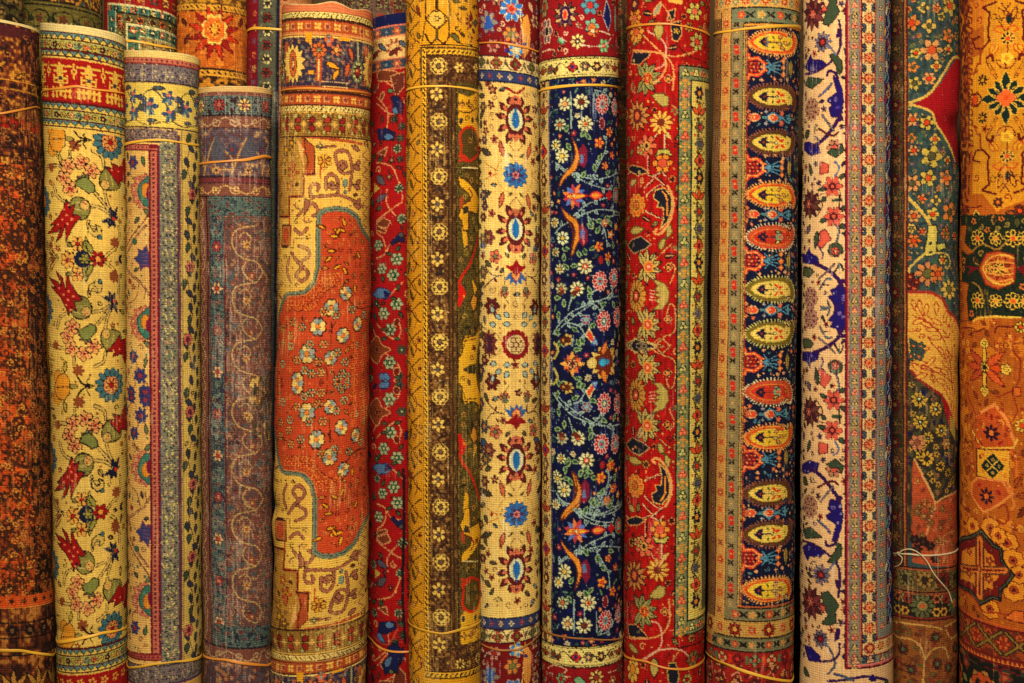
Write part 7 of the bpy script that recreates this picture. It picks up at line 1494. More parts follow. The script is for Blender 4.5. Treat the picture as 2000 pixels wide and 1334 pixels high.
# ---------------- rolls of the row behind
def pat_back():
    K = (40, 26, 20)
    D = Roll(-70, 52, -60, 52, 3045, ytop=-40, ybot=200, seed=21, base=(60, 46, 26)); S = D.smax
    D.mottle(-S, -40, S, 200, [((8, 8), .6), ((18, 18), .5)], 101, [(.3, (40, 28, 20)), (.6, (84, 74, 36)), (.8, (60, 60, 34)), (1, (130, 100, 50))])
    for i in range(-5, 6):
        for y in (-10, 30, 70): D.rleaf(i*30, y, 22, 11, -40+80*(i % 2), (150, 120, 66), K, tooth=.4)
    D.finish(wear=.08); ROLLS['back_dark'] = D
    D = Roll(46, 200, 50, 204, 3050, ytop=-40, ybot=240, skew=(.12, .1), seed=22, base=(112, 100, 46)); S = D.smax; D.O(0, 0)
    D.mottle(-S, -40, S, 240, [((9, 9), .5), ((26, 26), .5)], 102, [(.5, None), (.75, (96, 90, 44)), (1, (130, 110, 50))])
    D.rrect(-S, -40, S, 4, (80, 50, 30)); D.mottle(-S, -40, S, 4, [((8, 8), 1)], 103, [(.5, None), (.8, (176, 130, 44)), (1, (70, 80, 60))])
    for y in (4, 12): D.rrect(-S, y, S, y+3.4, K)
    for i in range(-5, 6): D.rline(cr([(i*48-18, 52), (i*48-18, 30), (i*48, 24), (i*48+18, 30), (i*48+18, 52)]), 2.4, K); D.rflower(i*48, 40, 10, 5, (110, 40, 30), None, (70, 80, 40), amp=.3); D.rleaf(i*48+20, 36, 18, 9, 30, (60, 70, 40), K); D.rflower(i*48+24, -6, 12, 5, (176, 120, 50), K, (60, 60, 40)); D.rrect(i*48-14, 56, i*48+10, 58, K)
    D.finish(wear=.14, warp=(176, 150, 84), rib=.14, knot=.18); ROLLS['back_olive'] = D
    D = Roll(203, 346, 206, 350, 3052, ytop=-40, ybot=300, skew=(.13, .1), seed=23, base=(150, 30, 24)); S = D.smax; D.O(230, 0)
    TE = (62, 110, 98); WH = (206, 190, 140)
    for i in range(-7, 8): D.rflower(i*26, -4, 9, 6, [(200, 120, 60), (50, 90, 90), (206, 170, 90)][i % 3], (70, 20, 20), (190, 60, 40), amp=.25)
    a, b, c_, d_ = [D.p(x, 50)[0] for x in (210, 225, 248, 273)]
    D.rrect(a, 14, S, 300, TE); D.rrect(a, 12, S, 14, WH); D.rrect(a-2, 12, a, 300, WH); D.rrect(b, 30, S, 300, (104, 92, 54)); D.rrect(b, 29, S, 31, K); D.rrect(b-1.6, 29, b, 300, WH); D.rrect(c_, 52, S, 300, (70, 106, 86)); D.rrect(c_, 50, S, 52, WH); D.rrect(c_-2, 50, c_, 300, WH); D.rrect(d_, 72, S, 300, (150, 130, 76)); D.rrect(d_, 70, S, 72, WH); D.rrect(d_-2, 70, d_, 300, WH)
    for i in range(14):
        s = a+8+i*19; 
        if s < S: D.rflower(s, 21, 6.5, 5, [(206, 110, 60), (60, 60, 40), (200, 170, 80)][i % 3], K, WH, amp=.3, sep=False)
        s = b+9+i*22
        if s < S: D.rflower(s, 41, 7.5, 6, [(206, 110, 60), (196, 170, 100)][i % 2], K, (110, 40, 30), amp=.3)
        s = c_+10+i*20
        if s < S: D.rflower(s, 61, 6.5, 5, [(206, 90, 60), (190, 140, 60), (40, 60, 60)][i % 3], K, WH, amp=.3, sep=False)
        s = d_+10+i*20
        if s < S: D.rflower(s, 84, 7, 6, [(190, 130, 60), (110, 40, 30)][i % 2], K, WH, amp=.3)
        y = 44+i*19
        D.rflower((a+b)/2, y, 6, 5, [(206, 110, 60), (60, 50, 40)][i % 2], K, WH, sep=False, amp=.3); D.rflower((b+c_)/2, y+12, 7, 6, [(206, 100, 50), (196, 180, 110)][i % 2], K, (110, 40, 30), amp=.3); D.rflower((c_+d_)/2, y+18, 7, 5, [(206, 110, 60), (40, 60, 60)][i % 2], K, WH, sep=False, amp=.3)
    D.finish(wear=.08, warp=(190, 180, 130), rib=.12, knot=.15); ROLLS['back_teal'] = D
    D = Roll(345, 485, 348, 488, 3052, ytop=-40, ybot=330, skew=(.04, .1), seed=24, base=(186, 104, 34)); S = D.smax; D.O(230, 0)
    YE = (206, 150, 54); OR = (196, 106, 34)
    D.mottle(-S, -40, S, 330, [((9, 5), .5), ((20, 14), .5)], 104, [(.5, None), (.8, (170, 90, 30)), (1, (200, 124, 44))])
    for y in (6, 134): D.rrect(-S, y, S, y+16, YE); D.rrect(-S, y, S, y+2.4, K); D.rrect(-S, y+14, S, y+16, K); [D.rline([(i*11, y+6), (i*11+5, y+10)], 2.8, K) for i in range(-18, 19)]
    D.rrect(-S, -40, S, 6, (110, 70, 30)); D.mottle(-S, -40, S, 6, [((6, 6), 1)], 105, [(.5, None), (1, (176, 130, 40))]); D.mottle(-S, 150, S, 330, [((6, 8), 1)], 106, [(.4, (60, 36, 22)), (.7, (110, 66, 28)), (1, (190, 130, 40))])
    s0, v = D.z(560, 170)
    for k in (-150, 0, 150):
        s = s0+k
        for a in range(12): D.rleaf(s, v+6, 56, 17, a*30+15, (150, 34, 24) if a % 2 else (186, 60, 26), (110, 30, 20), tooth=.35)
        D.rpol(s, v, 26, 8, .1, 22, (206, 180, 90), yx=1.2); D.rpol(s, v, 22, 8, .1, 22, (206, 110, 40), yx=1.2); D.rflower(s, v, 11, 8, (150, 40, 26), (226, 170, 60), (214, 150, 60), amp=.25, yx=1.3)
        D.rleaf(s-75, v-22, 22, 9, 40, (110, 40, 30), K); D.rleaf(s-64, v+30, 24, 12, -60, (110, 36, 26), K, tooth=.4); D.rleaf(s+64, v-30, 24, 12, 120, (110, 36, 26), K, tooth=.4)
    D.finish(wear=.12, warp=(220, 150, 70), rib=.16, knot=.16); ROLLS['back_rust'] = D
    D = Roll(482, 612, 470, 600, 3040, ytop=-40, ybot=1290, seed=25, base=(130, 24, 40)); S = D.smax; D.O(230, 0)
    a, b, c_ = D.p(505, 100)[0], D.p(538, 100)[0], D.p(546, 100)[0]
    D.rrect(-S, -40, a, 1400, (136, 18, 40)); D.rrect(a-3, -40, a, 1400, (50, 60, 84)); D.rrect(a, -40, b, 1400, (96, 94, 74)); D.rrect(b, -40, c_, 1400, (56, 66, 84)); D.rrect(b+3, -40, b+5, 1400, K); D.rrect(c_, -40, S, 1400, (176, 120, 76))
    for i, y in enumerate(range(-30, 600, 27)):
        D.rflower(a-13, y, 7, 5, [(190, 150, 90), (90, 90, 110), (196, 110, 60)][i % 3], None, (160, 60, 60), amp=.35, sep=False); D.rflower((a+b)/2, y+10, 10, 6, (200, 184, 130) if i % 2 else (140, 44, 44), K, (60, 50, 44), amp=.3); D.rell(a+5, y, 2, 3, 0, (150, 140, 100)); D.rflower(c_+10, y, 6, 5, (110, 40, 40), None, (150, 90, 60))
    D.finish(wear=.08, warp=(190, 170, 140), rib=.12, knot=.16); ROLLS['back_magenta'] = D
    D = Roll(660, 812, 660, 812, 3165, ytop=-40, ybot=250, seed=26, base=(110, 84, 70)); S = D.smax
    D.mottle(-S, -40, S, 250, [((8, 8), .6), ((18, 12), .5)], 107, [(.4, None), (.6, (84, 50, 60)), (.8, (130, 120, 80)), (1, (130, 60, 44))])
    for i in range(-6, 7): D.rflower(i*34+10, 4, 12, 7, (140, 126, 84), K, (110, 60, 60), amp=.25); D.rrect(i*30, 28, i*30+14, 32, (150, 60, 40))
    D.finish(wear=.08); ROLLS['back_mauve'] = D
    D = Roll(1010, 1100, 1010, 1104, 3062, ytop=-40, ybot=1290, seed=27, base=(74, 50, 34)); S = D.smax
    D.mottle(-S, -40, S, 1290, [((7, 8), .6), ((20, 12), .5)], 108, [(.4, None), (.65, (52, 34, 26)), (.85, (100, 62, 42)), (1, (110, 90, 50))])
    D.finish(wear=.05); ROLLS['back_brown'] = D
    D = Roll(1158, 1268, 1160, 1268, 3062, ytop=-40, ybot=1290, seed=28, base=(84, 60, 36)); S = D.smax
    D.mottle(-S, -40, S, 1290, [((6, 8), .6), ((22, 12), .5)], 109, [(.4, None), (.65, (60, 40, 26)), (.88, (110, 80, 44)), (1, (120, 40, 30))])
    D.finish(wear=.05); ROLLS['back_umber'] = D

for fn in (pat_orange, pat_tulip, pat_lilac, pat_slate, pat_medallion, pat_crimson_slim, pat_gold, pat_cream_blue, pat_navy, pat_scarlet, pat_boteh, pat_ivory, pat_garden, pat_amber, pat_back):
    fn()
# ------------------------------------------------------------------ geometry
def lin(c):
    c = np.asarray(c, np.float32)
    return np.where(c <= .04045, c/12.92, ((c+.055)/1.055)**2.4)

def grid_mesh(name, V, F, colr=None, uv=None, mat=None, smooth=True):
    me = bpy.data.meshes.new(name)
    me.vertices.add(len(V)); me.vertices.foreach_set('co', V.astype(np.float32).ravel())
    F = F.astype(np.int32); n = len(F)
    me.loops.add(n*4); me.loops.foreach_set('vertex_index', F.ravel())
    me.polygons.add(n); me.polygons.foreach_set('loop_start', np.arange(0, n*4, 4, dtype=np.int32)); me.polygons.foreach_set('loop_total', np.full(n, 4, np.int32))
    me.polygons.foreach_set('use_smooth', np.full(n, smooth))
    if colr is not None:
        at = me.color_attributes.new('wool', 'FLOAT_COLOR', 'POINT')
        at.data.foreach_set('color', np.concatenate([colr, np.ones((len(colr), 1), np.float32)], 1).astype(np.float32).ravel())
    if uv is not None:
        l = me.uv_layers.new(name='UVMap'); l.data.foreach_set('uv', uv.astype(np.float32)[F.ravel()].ravel())
    me.update(); me.validate()
    if mat: me.materials.append(mat)
    o = bpy.data.objects.new(name, me); col.objects.link(o)
    return o

def gridF(nr, nc, off=0, closed=False):
    i = np.arange(nr-1)[:, None]*nc; j = np.arange(nc if closed else nc-1)[None, :]; j2 = (j+1) % nc
    a = i+j; b = i+j2; c = i+nc+j2; d = i+nc+j
    return np.stack([a, d, c, b], -1).reshape(-1, 4)+off

def wool_mat(name, rough=.92, bump=.28, per=4.6, sheen=.0):
    m = bpy.data.materials.new(name); m.use_nodes = True; nt = m.node_tree; N = nt.nodes; L = nt.links
    b = N['Principled BSDF']; b.inputs['Roughness'].default_value = rough; b.inputs['Specular IOR Level'].default_value = .18
    b.inputs['Sheen Weight'].default_value = sheen; b.inputs['Sheen Roughness'].default_value = .5; b.inputs['Sheen Tint'].default_value = (1, .85, .65, 1)
    at = N.new('ShaderNodeAttribute'); at.attribute_name = 'wool'
    tc = N.new('ShaderNodeTexCoord'); no = N.new('ShaderNodeTexNoise'); no.inputs['Scale'].default_value = 900; no.inputs['Detail'].default_value = 3
    L.new(tc.outputs['Object'], no.inputs['Vector'])
    mr = N.new('ShaderNodeMapRange'); mr.inputs['From Min'].default_value = .3; mr.inputs['From Max'].default_value = .7; mr.inputs['To Min'].default_value = .84; mr.inputs['To Max'].default_value = 1.14
    L.new(no.outputs['Fac'], mr.inputs['Value'])
    vm = N.new('ShaderNodeVectorMath'); vm.operation = 'SCALE'; L.new(at.outputs['Color'], vm.inputs[0]); L.new(mr.outputs['Result'], vm.inputs['Scale'])
    L.new(vm.outputs['Vector'], b.inputs['Base Color'])
    # rows of knots as relief
    uv = N.new('ShaderNodeUVMap'); uv.uv_map = 'UVMap'; sp = N.new('ShaderNodeSeparateXYZ'); L.new(uv.outputs['UV'], sp.inputs[0])
    def sine(sock, per):
        a = N.new('ShaderNodeMath'); a.operation = 'MULTIPLY'; a.inputs[1].default_value = 2*math.pi/per; L.new(sock, a.inputs[0])
        s = N.new('ShaderNodeMath'); s.operation = 'SINE'; L.new(a.outputs[0], s.inputs[0]); return s.outputs[0]
    sy = sine(sp.outputs['Y'], per); sx = sine(sp.outputs['X'], per*1.15)
    ad = N.new('ShaderNodeMath'); ad.operation = 'MULTIPLY_ADD'; ad.inputs[1].default_value = .6; L.new(sx, ad.inputs[0]); L.new(sy, ad.inputs[2])
    ad2 = N.new('ShaderNodeMath'); ad2.operation = 'MULTIPLY_ADD'; ad2.inputs[1].default_value = 2.2; L.new(no.outputs['Fac'], ad2.inputs[0]); L.new(ad.outputs[0], ad2.inputs[2])
    bu = N.new('ShaderNodeBump'); bu.inputs['Strength'].default_value = bump; bu.inputs['Distance'].default_value = .0010
    L.new(ad2.outputs[0], bu.inputs['Height']); L.new(bu.outputs['Normal'], b.inputs['Normal'])
    return m

def plain_mat(name, c, rough=.8, noise=0.0, scale=40, spec=.3, trans=0, c2=None):
    m = bpy.data.materials.new(name); m.use_nodes = True; nt = m.node_tree; N = nt.nodes; L = nt.links
    b = N['Principled BSDF']; b.inputs['Roughness'].default_value = rough; b.inputs['Specular IOR Level'].default_value = spec
    c = tuple(float(v) for v in lin(np.array(c)/255.0)); c2 = tuple(float(v) for v in lin(np.array(c2)/255.0)) if c2 else tuple(v*.6 for v in c)
    no = N.new('ShaderNodeTexNoise'); no.inputs['Scale'].default_value = scale; no.inputs['Detail'].default_value = 5
    tc = N.new('ShaderNodeTexCoord'); L.new(tc.outputs['Object'], no.inputs['Vector'])
    mx = N.new('ShaderNodeMix'); mx.data_type = 'RGBA'; mx.inputs['A'].default_value = c2+(1,); mx.inputs['B'].default_value = c+(1,)
    L.new(no.outputs['Fac'], mx.inputs['Factor']); L.new(mx.outputs['Result'], b.inputs['Base Color'])
    if trans: b.inputs['Transmission Weight'].default_value = trans
    return m

def fold(s, m):
    """reflect arc s into [-m, m] so the pattern continues round the unseen side"""
    p = 4*m; u = np.mod(s+m, p); u = np.where(u > 2*m, p-u, u); return u-m

def surf(D, th, h, extra=0.0):
    """world position of roll surface at angle th (rad) and height h (mm above eye level)"""
    y = HY-h/D.k
    c = getattr(D, 'cache', None)
    if c is None:
        g0 = D.geo_h(HY*D.k); g1 = D.geo_h((HY-1334)*D.k)
        D.cache = c = (g0, g1)
    (x0, R0), (x1, R1) = c
    t = (HY*D.k-h)/(1334*D.k)
    X = x0+(x1-x0)*t; R = (R0+(R1-R0)*t)
    s = th*D.Rm/D.k
    n = D.relief(th, y)
    r = R+n+extra
    ca, sa = math.cos(D.a), math.sin(D.a)
    dx = np.cos(th)*(-sa)+np.sin(th)*ca; dy = np.cos(th)*(-ca)-np.sin(th)*sa
    return np.stack([(X+r*dx)/1000, (D.T+r*dy)/1000, np.broadcast_to(h/1000+CAMZ, np.shape(r*dx))], -1)

def geo_h(self, h):
    """centre x and radius at world height h, measured where the outline is tangent"""
    y = HY-h*FPX/self.T
    a, dl, d, R = self.geo(y)
    return self.T*math.tan(a), R
Roll.geo_h = geo_h
def relief(self, th, y):
    sd = self.seed
    n = .9*np.sin(y*.011+sd)*np.sin(th*1.0+sd*2)+.7*np.sin(y*.027+sd*3+th*2.0)+.45*np.sin(y*.061+th*3+sd)
    n = n*self.bump_
    for yb in self.dents: n = n-1.6*np.exp(-((y-yb)/9.0)**2)
    for (x, yy, rx, ry, dp) in self.dimples:
        n = n+dp*np.exp(-((th-x)/rx)**2-((y-yy)/ry)**2)
    return n
Roll.relief = relief; Roll.bump_ = 1.0; Roll.dents = (); Roll.dimples = ()

WOOL = None
def end_rows(D, n0):
    return D.y0

def build_roll(D, label, cat='rolled carpet', group=None, step=1.0):
    g = D.G*step; Rk = D.Rm/D.k
    m = math.radians(82)*Rk
    fine = np.arange(-math.radians(100)*Rk, math.radians(100)*Rk, g)
    back = np.linspace(math.radians(100), 2*math.pi-math.radians(100), 26)*Rk
    s = np.concatenate([fine, back[1:-1]]); ns = len(s)
    yend = HY+CAMZ*1000/D.k
    top = D.y0+(D.end if D.end else 0)
    rows = np.arange(top, min(D.y1, yend)-1, g)
    if yend > rows[-1]+12: rows = np.concatenate([rows, np.arange(rows[-1]+10, yend-2, 10), [yend]])
    nr = len(rows)
    S2, Y2 = np.meshgrid(s, rows)
    sk = np.clip(1-Y2/1334, 0, 1)*D.skw[0]+np.clip(Y2/1334, 0, 1)*D.skw[1]
    damp = np.clip((yend-Y2)/60, 0, 1)
    # canvas row r is the pattern row; canvas point (s, y_n + skew*s) came from photo row y_n
    ss = np.where(np.abs(S2) < math.pi*Rk, S2, S2-2*math.pi*Rk)
    hs = sk*np.clip(ss, -1.8*Rk, 1.8*Rk)*np.clip(1-(np.abs(ss)-1.8*Rk)/(1.2*Rk), 0, 1)*damp*1.0
    H = (HY-(Y2+hs))*D.k
    TH = S2*D.k/D.Rm
    V = surf(D, TH, H).reshape(-1, 3)
    jj = np.clip(np.round((np.where(rows < D.y1-2, rows, 2*D.y1-4-rows)-D.y0)/D.G).astype(int), 0, D.H-1)
    ii = np.clip(np.round((fold(ss, m)+D.smax)/D.G).astype(int), 0, D.W-1)
    C = lin(D.A[jj[:, None], ii]).reshape(-1, 3)
    UV = np.stack([S2*D.k, -Y2*D.k], -1).reshape(-1, 2)
    o = grid_mesh('carpet_roll', V, gridF(nr, ns, 0, True), C, UV, WOOL)
    o['label'] = label; o['category'] = cat
    if group: o['group'] = group
    # rolled-up end seen from above: a spiral of layers; carries the flat-woven end strip
    ys = D.y0
    n_e = 8 if D.end else 2
    rr = np.linspace(ys, top, n_e) if D.end else np.array([ys-.2, ys])
    cols = []
    th = np.linspace(-math.pi, math.pi, 181)[:-1]
    sE = th*Rk
    skt = (1-min(1, max(0, ys/1334)))*D.skw[0]+min(1, max(0, ys/1334))*D.skw[1]
    hsE = skt*np.clip(sE, -1.8*Rk, 1.8*Rk)*np.clip(1-(np.abs(sE)-1.8*Rk)/(1.2*Rk), 0, 1)
    V = []; C = []
    rnd = np.random.RandomState(D.seed+50)
    wav = D.wave(th) if hasattr(D, 'wave') else 0.4*np.sin(th*7+D.seed)+.5*np.sin(th*3)
    strip = np.array(D.strip if hasattr(D, 'strip') else (214, 188, 122))/255.0
    edge = np.array((232, 208, 142))/255.0
    base = D.A[3, D.W//2]*.6 if not D.end else strip
    for q, y in enumerate(rr):
        u = 1-(q/(n_e-1)) if n_e > 1 else 0
        hh = (HY-(y+hsE))*D.k+wav*u
        V.append(surf(D, th, hh, .8 if D.end else .15))
        cc = np.tile(strip, (len(th), 1)) if D.end else D.A[3, np.clip(np.round((fold(sE, m)+D.smax)/D.G).astype(int), 0, D.W-1)]
        if D.end: cc = cc*(1+.10*np.sin(q*2.9)+.16*(rnd.rand(len(th), 1)-.5)); cc = np.where(q == 0, edge*(.9+.15*rnd.rand(len(th), 1)), cc)
        C.append(cc)
    # inward rings
    lay = 9.0
    radii = list(np.arange(1.2, D.Rm-8, 2.2))
    y = ys; hh0 = (HY-(y+hsE))*D.k+wav
    for d in radii:
        ph = (d/lay+th/(2*math.pi)) % 1.0
        dep = np.where(ph > .72, 14.0, 0)+np.where((ph < .12) | (ph > .60), 1.5, 0)
        if d < 3: dep = dep*0
        R_ = surf(D, th, hh0*0+hh0-dep, -d)
        cx = surf(D, th, hh0, -D.Rm+1)
        V.append(R_)
        cc = np.where((ph[:, None] > .66), np.array((.16, .10, .06)), np.where(ph[:, None] < .4, edge*.85, strip*.7))
        C.append(cc*(.85+.3*rnd.rand(len(th), 1)))
    if D.end:
        Vs = np.concatenate(V[:n_e]); Cs = lin(np.concatenate(C[:n_e]))
        st = grid_mesh('end_strip', Vs, gridF(n_e, len(th), 0, True), Cs, np.concatenate([np.stack([sE*D.k, np.full(len(th), -r*2.0)], -1) for r in range(n_e)]), WOOL)
        # the strip is a flat weave with its own turned-over rim, visible from the side
        st.parent = o; st['label'] = 'pale flat-woven strip round the top edge'
        V = V[:1]+V[n_e:]; C = C[:1]+C[n_e:]; n_e = 1
    V = np.concatenate(V); C = lin(np.concatenate(C))
    nrw = n_e+len(radii)
    cap = grid_mesh('rolled_end', V, gridF(nrw, len(th), 0, True), C, np.concatenate([np.stack([sE*D.k, np.full(len(th), -r*2.0)], -1) for r in range(nrw)]), WOOL)
    cap.parent = o
    return o

def band(D, pts, wd, thick, mat, label, group=None, name='rubber_band', closed=True, lift=1.0, seed=0):
    """elastic band stretched round a roll; pts are photo points it passes through"""
    P = [D.p(x, y) for x, y in pts]
    A = []
    for s, v in P:
        yn = v-D.skew(v)*s if False else v
        A.append((s*D.k/D.Rm, v))
    # p() returns canvas rows (skew added): world row = v - skew*s
    T_ = np.array([a for a, _ in A]); Yv = np.array([v+D.skew(v)*s for s, v in P])
    o_ = np.argsort(T_); T_ = T_[o_]; Yv = Yv[o_]
    th = np.linspace(-math.pi, math.pi, 240, endpoint=False)
    lo, hi = T_[0], T_[-1]
    Te = np.concatenate([T_, [hi+2*(math.pi-hi)*.5, ]]); mid = (Yv[0]+Yv[-1])/2
    xs = np.concatenate([[-math.pi], T_, [math.pi]]); yv = np.concatenate([[mid], Yv, [mid]])
    yy = np.interp(th, xs, yv)
    k = np.ones(9)/9; yy = np.convolve(np.concatenate([yy[-4:], yy, yy[:4]]), k, 'valid')
    rnd = np.random.RandomState(seed+3)
    w = wd*(1+.22*np.sin(th*2+seed)+.12*np.sin(th*5+seed*2))/2
    tw = .35*np.sin(th*1.0+seed*1.7)
    rings = []
    for du, dr in ((-1, 0), (-1, 1), (-.5, 1.5), (.5, 1.5), (1, 1), (1, 0)):
        hgt = (HY-yy)*D.k+du*w*1.0
        rings.append(surf(D, th, hgt, lift+dr*thick+du*tw*wd*.3))
    V = np.stack(rings, 0).reshape(-1, 3); nr = len(rings)
    F = gridF(nr, len(th), 0, True)
    # close the inner side
    j = np.arange(len(th)); j2 = (j+1) % len(th); n = len(th)
    F = np.concatenate([F, np.stack([(nr-1)*n+j, j, j2, (nr-1)*n+j2], -1)])
    o = grid_mesh(name, V, F, None, None, mat)
    o['label'] = label; o['category'] = 'rubber band' if name == 'rubber_band' else 'string'
    if group: o['group'] = group
    return o

def tube(name, pts, r, mat, parent=None, seg=6):
    P = np.array(cr(pts, False, 8)) if len(pts[0]) == 3 else None
    n = len(P); T = np.gradient(P, axis=0); T /= np.linalg.norm(T, axis=1)[:, None]+1e-9
    U = np.cross(T, [0.3, 1, .2]); U /= np.linalg.norm(U, axis=1)[:, None]+1e-9; W = np.cross(T, U)
    a = np.arange(seg)*2*math.pi/seg
    V = (P[:, None]+r*(np.cos(a)[None, :, None]*U[:, None]+np.sin(a)[None, :, None]*W[:, None])).reshape(-1, 3)
    o = grid_mesh(name, V, gridF(n, seg, 0, True), None, None, mat)
    if parent: o.parent = parent
    return o

def box(name, x0, x1, y0, y1, z0, z1, mat, kind='structure'):
    V = np.array([(x, y, z) for z in (z0, z1) for y in (y0, y1) for x in (x0, x1)], float)
    F = np.array([(0, 2, 3, 1), (4, 5, 7, 6), (0, 1, 5, 4), (2, 6, 7, 3), (0, 4, 6, 2), (1, 3, 7, 5)])
    o = grid_mesh(name, V, F, None, None, mat, smooth=False); o['kind'] = kind
    return o

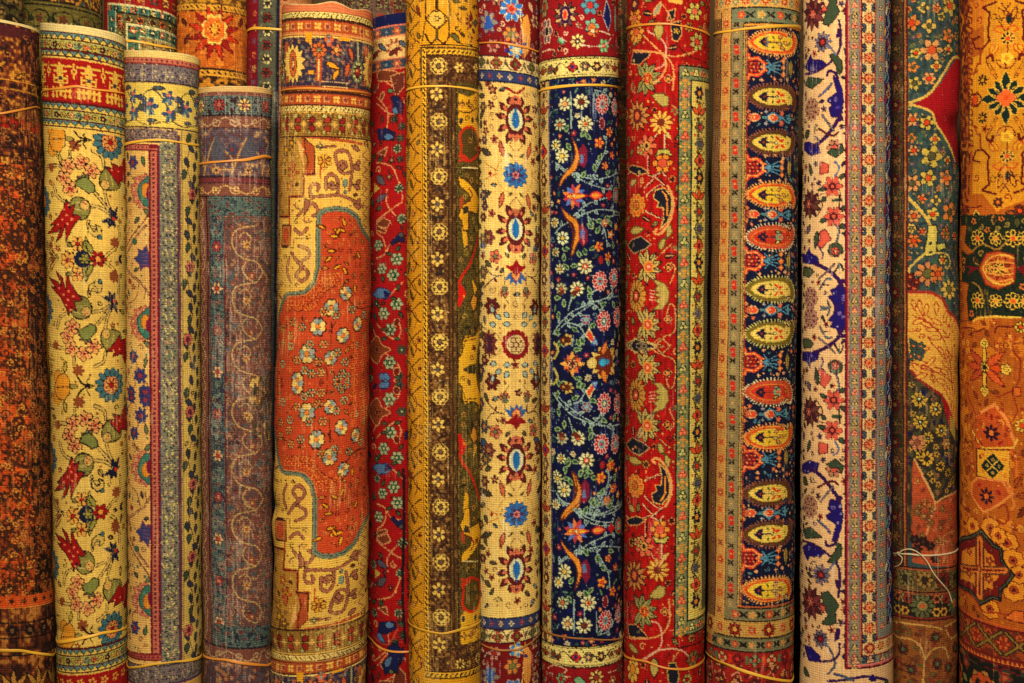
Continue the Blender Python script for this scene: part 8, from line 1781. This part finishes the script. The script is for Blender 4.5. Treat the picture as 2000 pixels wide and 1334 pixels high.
if bpy:
    R_ = ROLLS
    WOOL = wool_mat('knotted_wool')
    # setting: the floor they stand on and the dark wall behind
    box('floor', -3.2, 3.2, 0.6, 4.2, -.1, 0, plain_mat('floor_stone', (92, 70, 50), .7, scale=6))
    box('wall', -3.2, 3.2, 3.5, 3.62, 0.003, 3.2, plain_mat('wall_plaster', (84, 62, 40), .95, scale=9))
    # shapes of single rolls
    R_['medallion'].dents = (178, 1283); R_['medallion'].bump_ = 1.9
    R_['medallion'].dimples = ((-1.3, 1003, .5, 16, -4.5), (-1.25, 1045, .5, 26, 3.5), (1.2, 420, .5, 120, -2))
    R_['medallion'].wave = lambda th: 4.2*np.sin(th*5.4+1.2)*np.exp(-(th/1.9)**2)+1.5*np.sin(th*9)
    R_['medallion'].strip = (206, 110, 66)
    R_['garden'].dimples = ((1.25, 240, .45, 26, -9), (1.3, 215, .4, 20, 4), (1.3, 640, .5, 60, 3)); R_['garden'].bump_ = 1.4
    R_['orange'].bump_ = 1.6; R_['slate'].bump_ = 1.3; R_['tulip'].bump_ = 1.2; R_['lilac'].bump_ = 1.1
    R_['amber'].dimples = ((-.2, 800, 1.2, 18, -3), (-.1, 835, 1.2, 22, 2))
    R_['slate'].strip = (204, 164, 100); R_['lilac'].strip = (216, 182, 104)
    D_ = {
     'orange': ((175, 1278), 'overdyed orange and dark brown carpet roll at the far left end of the row'),
     'tulip': ((170, 1240), 'cream carpet roll with red tulips and pink carnations, red band near its top'),
     'lilac': ((273, 1294), 'short cream carpet roll with blue flowers and a lilac-grey and pink border down it'),
     'slate': ((314, 1290), 'shortest front roll, worn plum and slate blue carpet with beige scrolling vines'),
     'medallion': ((178, 1283), 'thick gold carpet roll with a big coral medallion of small daisies and wavy top'),
     'crimson_slim': ((1268,), 'narrow crimson carpet roll with dark blue top edge, tucked behind the coral medallion roll'),
     'gold': ((169, 1236), 'mustard yellow carpet roll with a dark brown border of cream rosettes'),
     'cream_blue': ((87, 1264), 'pale cream carpet roll with a column of bright blue drops and a red rosette'),
     'navy': ((170, 1247), 'deep navy blue carpet roll with branching red, white and orange flowers'),
     'scarlet': ((48, 1300), 'scarlet red carpet roll with olive leaves and a yellow and green border on its right'),
     'boteh': ((58, 1308), 'carpet roll with a column of yellow and red paisleys on dark navy'),
     'ivory': ((), 'ivory pink carpet roll with purple vines and a border of small red stars'),
     'garden': ((1078,), 'teal floral carpet roll with a plain crimson wedge near its top and white string'),
     'amber': ((), 'wide amber carpet roll with a dark green flower and a red star medallion'),
     'back_dark': ((), 'dark brown carpet roll behind the far left orange one, in the top left corner'),
     'back_olive': ((), 'faded olive carpet roll standing behind the roll with red tulips'),
     'back_teal': ((85,), 'red carpet roll with teal flowered borders, standing behind the right edge of the tulip roll'),
     'back_rust': ((), 'burnt orange carpet roll with a large red flower head, behind the shortest front roll'),
     'back_magenta': ((58,), 'magenta carpet roll with a grey rosette border, seen left of the coral medallion roll'),
     'back_mauve': ((), 'mauve and olive carpet roll glimpsed above the blue top of the narrow crimson roll'),
     'back_brown': ((), 'dark brown carpet roll barely seen in the gap left of the navy roll'),
     'back_umber': ((), 'brown carpet roll barely seen in the gap between the navy and scarlet rolls'),
    }
    for k, (dents, lab) in D_.items():
        if k != 'medallion': R_[k].dents = dents
        build_roll(R_[k], lab, group='carpet rolls standing upright in a row' if not k.startswith('back') else 'carpet rolls in the row behind', step=1.0 if not k.startswith('back') else 1.3)
    rub = plain_mat('rubber_yellow', (244, 190, 60), .45, scale=30, spec=.5, c2=(226, 160, 44)); rubo = plain_mat('rubber_orange', (228, 148, 50), .45, scale=30, spec=.5, c2=(200, 120, 40)); rubd = plain_mat('rubber_dull', (190, 124, 54), .55, scale=30, c2=(120, 70, 34)); rubp = plain_mat('rubber_pale', (236, 196, 100), .5, scale=30, c2=(180, 130, 50))
    G_ = 'rubber bands holding the rolls'
    B = [
     ('orange', [(0, 222), (35, 214), (70, 206)], 3.6, rubo, 'upper rubber band round the far left orange roll'),
     ('orange', [(0, 1269), (40, 1273), (104, 1288)], 5, rub, 'lower rubber band round the far left orange roll'),
     ('tulip', [(80, 182), (120, 173), (150, 168), (185, 174), (240, 180)], 3.8, rubo, 'rubber band across the red heading band of the tulip roll'),
     ('tulip', [(113, 1249), (160, 1245), (200, 1238), (247, 1231)], 5.2, rub, 'lower rubber band round the tulip roll'),
     ('lilac', [(245, 284), (290, 274), (320, 273), (370, 281)], 4.6, rub, 'upper rubber band round the short cream roll with blue flowers'),
     ('lilac', [(252, 1299), (300, 1296), (340, 1294), (392, 1288)], 4.8, rub, 'lower rubber band round the short cream roll with blue flowers'),
     ('slate', [(387, 322), (430, 316), (480, 312), (515, 304)], 5, rubo, 'upper rubber band round the plum and slate roll'),
     ('slate', [(399, 1278), (440, 1287), (480, 1297), (525, 1303)], 4.8, rubo, 'lower rubber band round the plum and slate roll'),
     ('medallion', [(553, 177), (600, 173), (660, 176), (726, 184)], 3.4, rubo, 'rubber band under the violet flowered band of the coral medallion roll'),
     ('medallion', [(532, 1280), (570, 1290), (640, 1291), (690, 1278), (714, 1262)], 3.0, rubd, 'lower rubber band round the coral medallion roll'),
     ('crimson_slim', [(722, 1244), (740, 1264), (765, 1272), (797, 1273)], 4, rubo, 'rubber band round the foot of the narrow crimson roll'),
     ('gold', [(793, 177), (825, 169), (870, 168), (933, 179)], 4.4, rub, 'upper rubber band round the mustard roll'),
     ('gold', [(799, 1214), (830, 1231), (865, 1238), (900, 1230), (938, 1215)], 5.4, rub, 'lower rubber band round the mustard roll'),
     ('cream_blue', [(938, 84), (975, 83), (1010, 89), (1048, 100)], 3.6, rubo, 'upper rubber band round the pale cream roll with blue drops'),
     ('cream_blue', [(940, 1257), (980, 1270), (1015, 1268), (1052, 1240)], 3, rubd, 'lower rubber band round the pale cream roll with blue drops'),
     ('navy', [(1055, 177), (1085, 170), (1140, 166), (1203, 170)], 4.4, rub, 'upper rubber band round the navy roll'),
     ('navy', [(1062, 1232), (1100, 1244), (1150, 1248), (1213, 1245)], 3.8, rubd, 'lower rubber band round the navy roll'),
     ('scarlet', [(1228, 53), (1260, 47), (1305, 46), (1350, 55), (1385, 70)], 4.4, rubo, 'upper rubber band round the scarlet roll'),
     ('scarlet', [(1220, 1284), (1260, 1292), (1300, 1305), (1340, 1306), (1372, 1291)], 4.4, rubo, 'lower rubber band round the scarlet roll'),
     ('boteh', [(1397, 63), (1430, 59), (1480, 54), (1560, 54)], 5, rub, 'upper rubber band round the paisley roll'),
     ('boteh', [(1382, 1281), (1420, 1300), (1470, 1316), (1545, 1326)], 5, rub, 'lower rubber band round the paisley roll'),
     ('back_teal', [(250, 80), (275, 82), (310, 88), (344, 94)], 4.2, rub, 'rubber band round the red and teal roll in the row behind'),
     ('back_magenta', [(484, 60), (495, 56), (515, 56), (552, 58)], 4.6, rub, 'rubber band round the magenta roll in the row behind'),
    ]
    for i, (k, pts, w_, m_, lab) in enumerate(B):
        band(R_[k], pts, w_, .55, m_, lab, G_, seed=i)
    # white string tied round the garden roll, with knot and hanging tail
    wh = plain_mat('white_string', (226, 206, 168), .8, scale=80, c2=(190, 165, 125))
    G = R_['garden']
    st = band(G, [(1745, 1084), (1775, 1084), (1810, 1085), (1845, 1080), (1868, 1070)], 2.8, .9, wh, 'white string tied round the teal floral roll with a loose hanging end', None, name='string', lift=1.0, seed=1)
    def on(x, y, ex):
        s, v = G.p(x, y); return tuple(surf(G, np.array(s*G.k/G.Rm), np.array((HY-(v+G.skew(v)*s))*G.k), ex).reshape(3))
    tube('loose_end', [on(1756, 1085, 3), on(1766, 1076, 5), on(1782, 1074, 6), on(1797, 1082, 6), on(1810, 1096, 5), on(1822, 1118, 4), on(1838, 1138, 4), on(1850, 1152, 3), on(1857, 1172, 2.6)], .0013, wh, st)
    tube('loose_end', [on(1756, 1086, 3), on(1764, 1092, 5), on(1760, 1104, 4), on(1750, 1110, 3)], .0011, wh, st)
    V_ = np.array([on(1755+2*math.cos(t), 1084+2*math.sin(t), 2+1.5*math.sin(2*t)) for t in np.linspace(0, 12, 24)])
    kn = tube('knot', [tuple(v) for v in V_], .0017, wh, st)
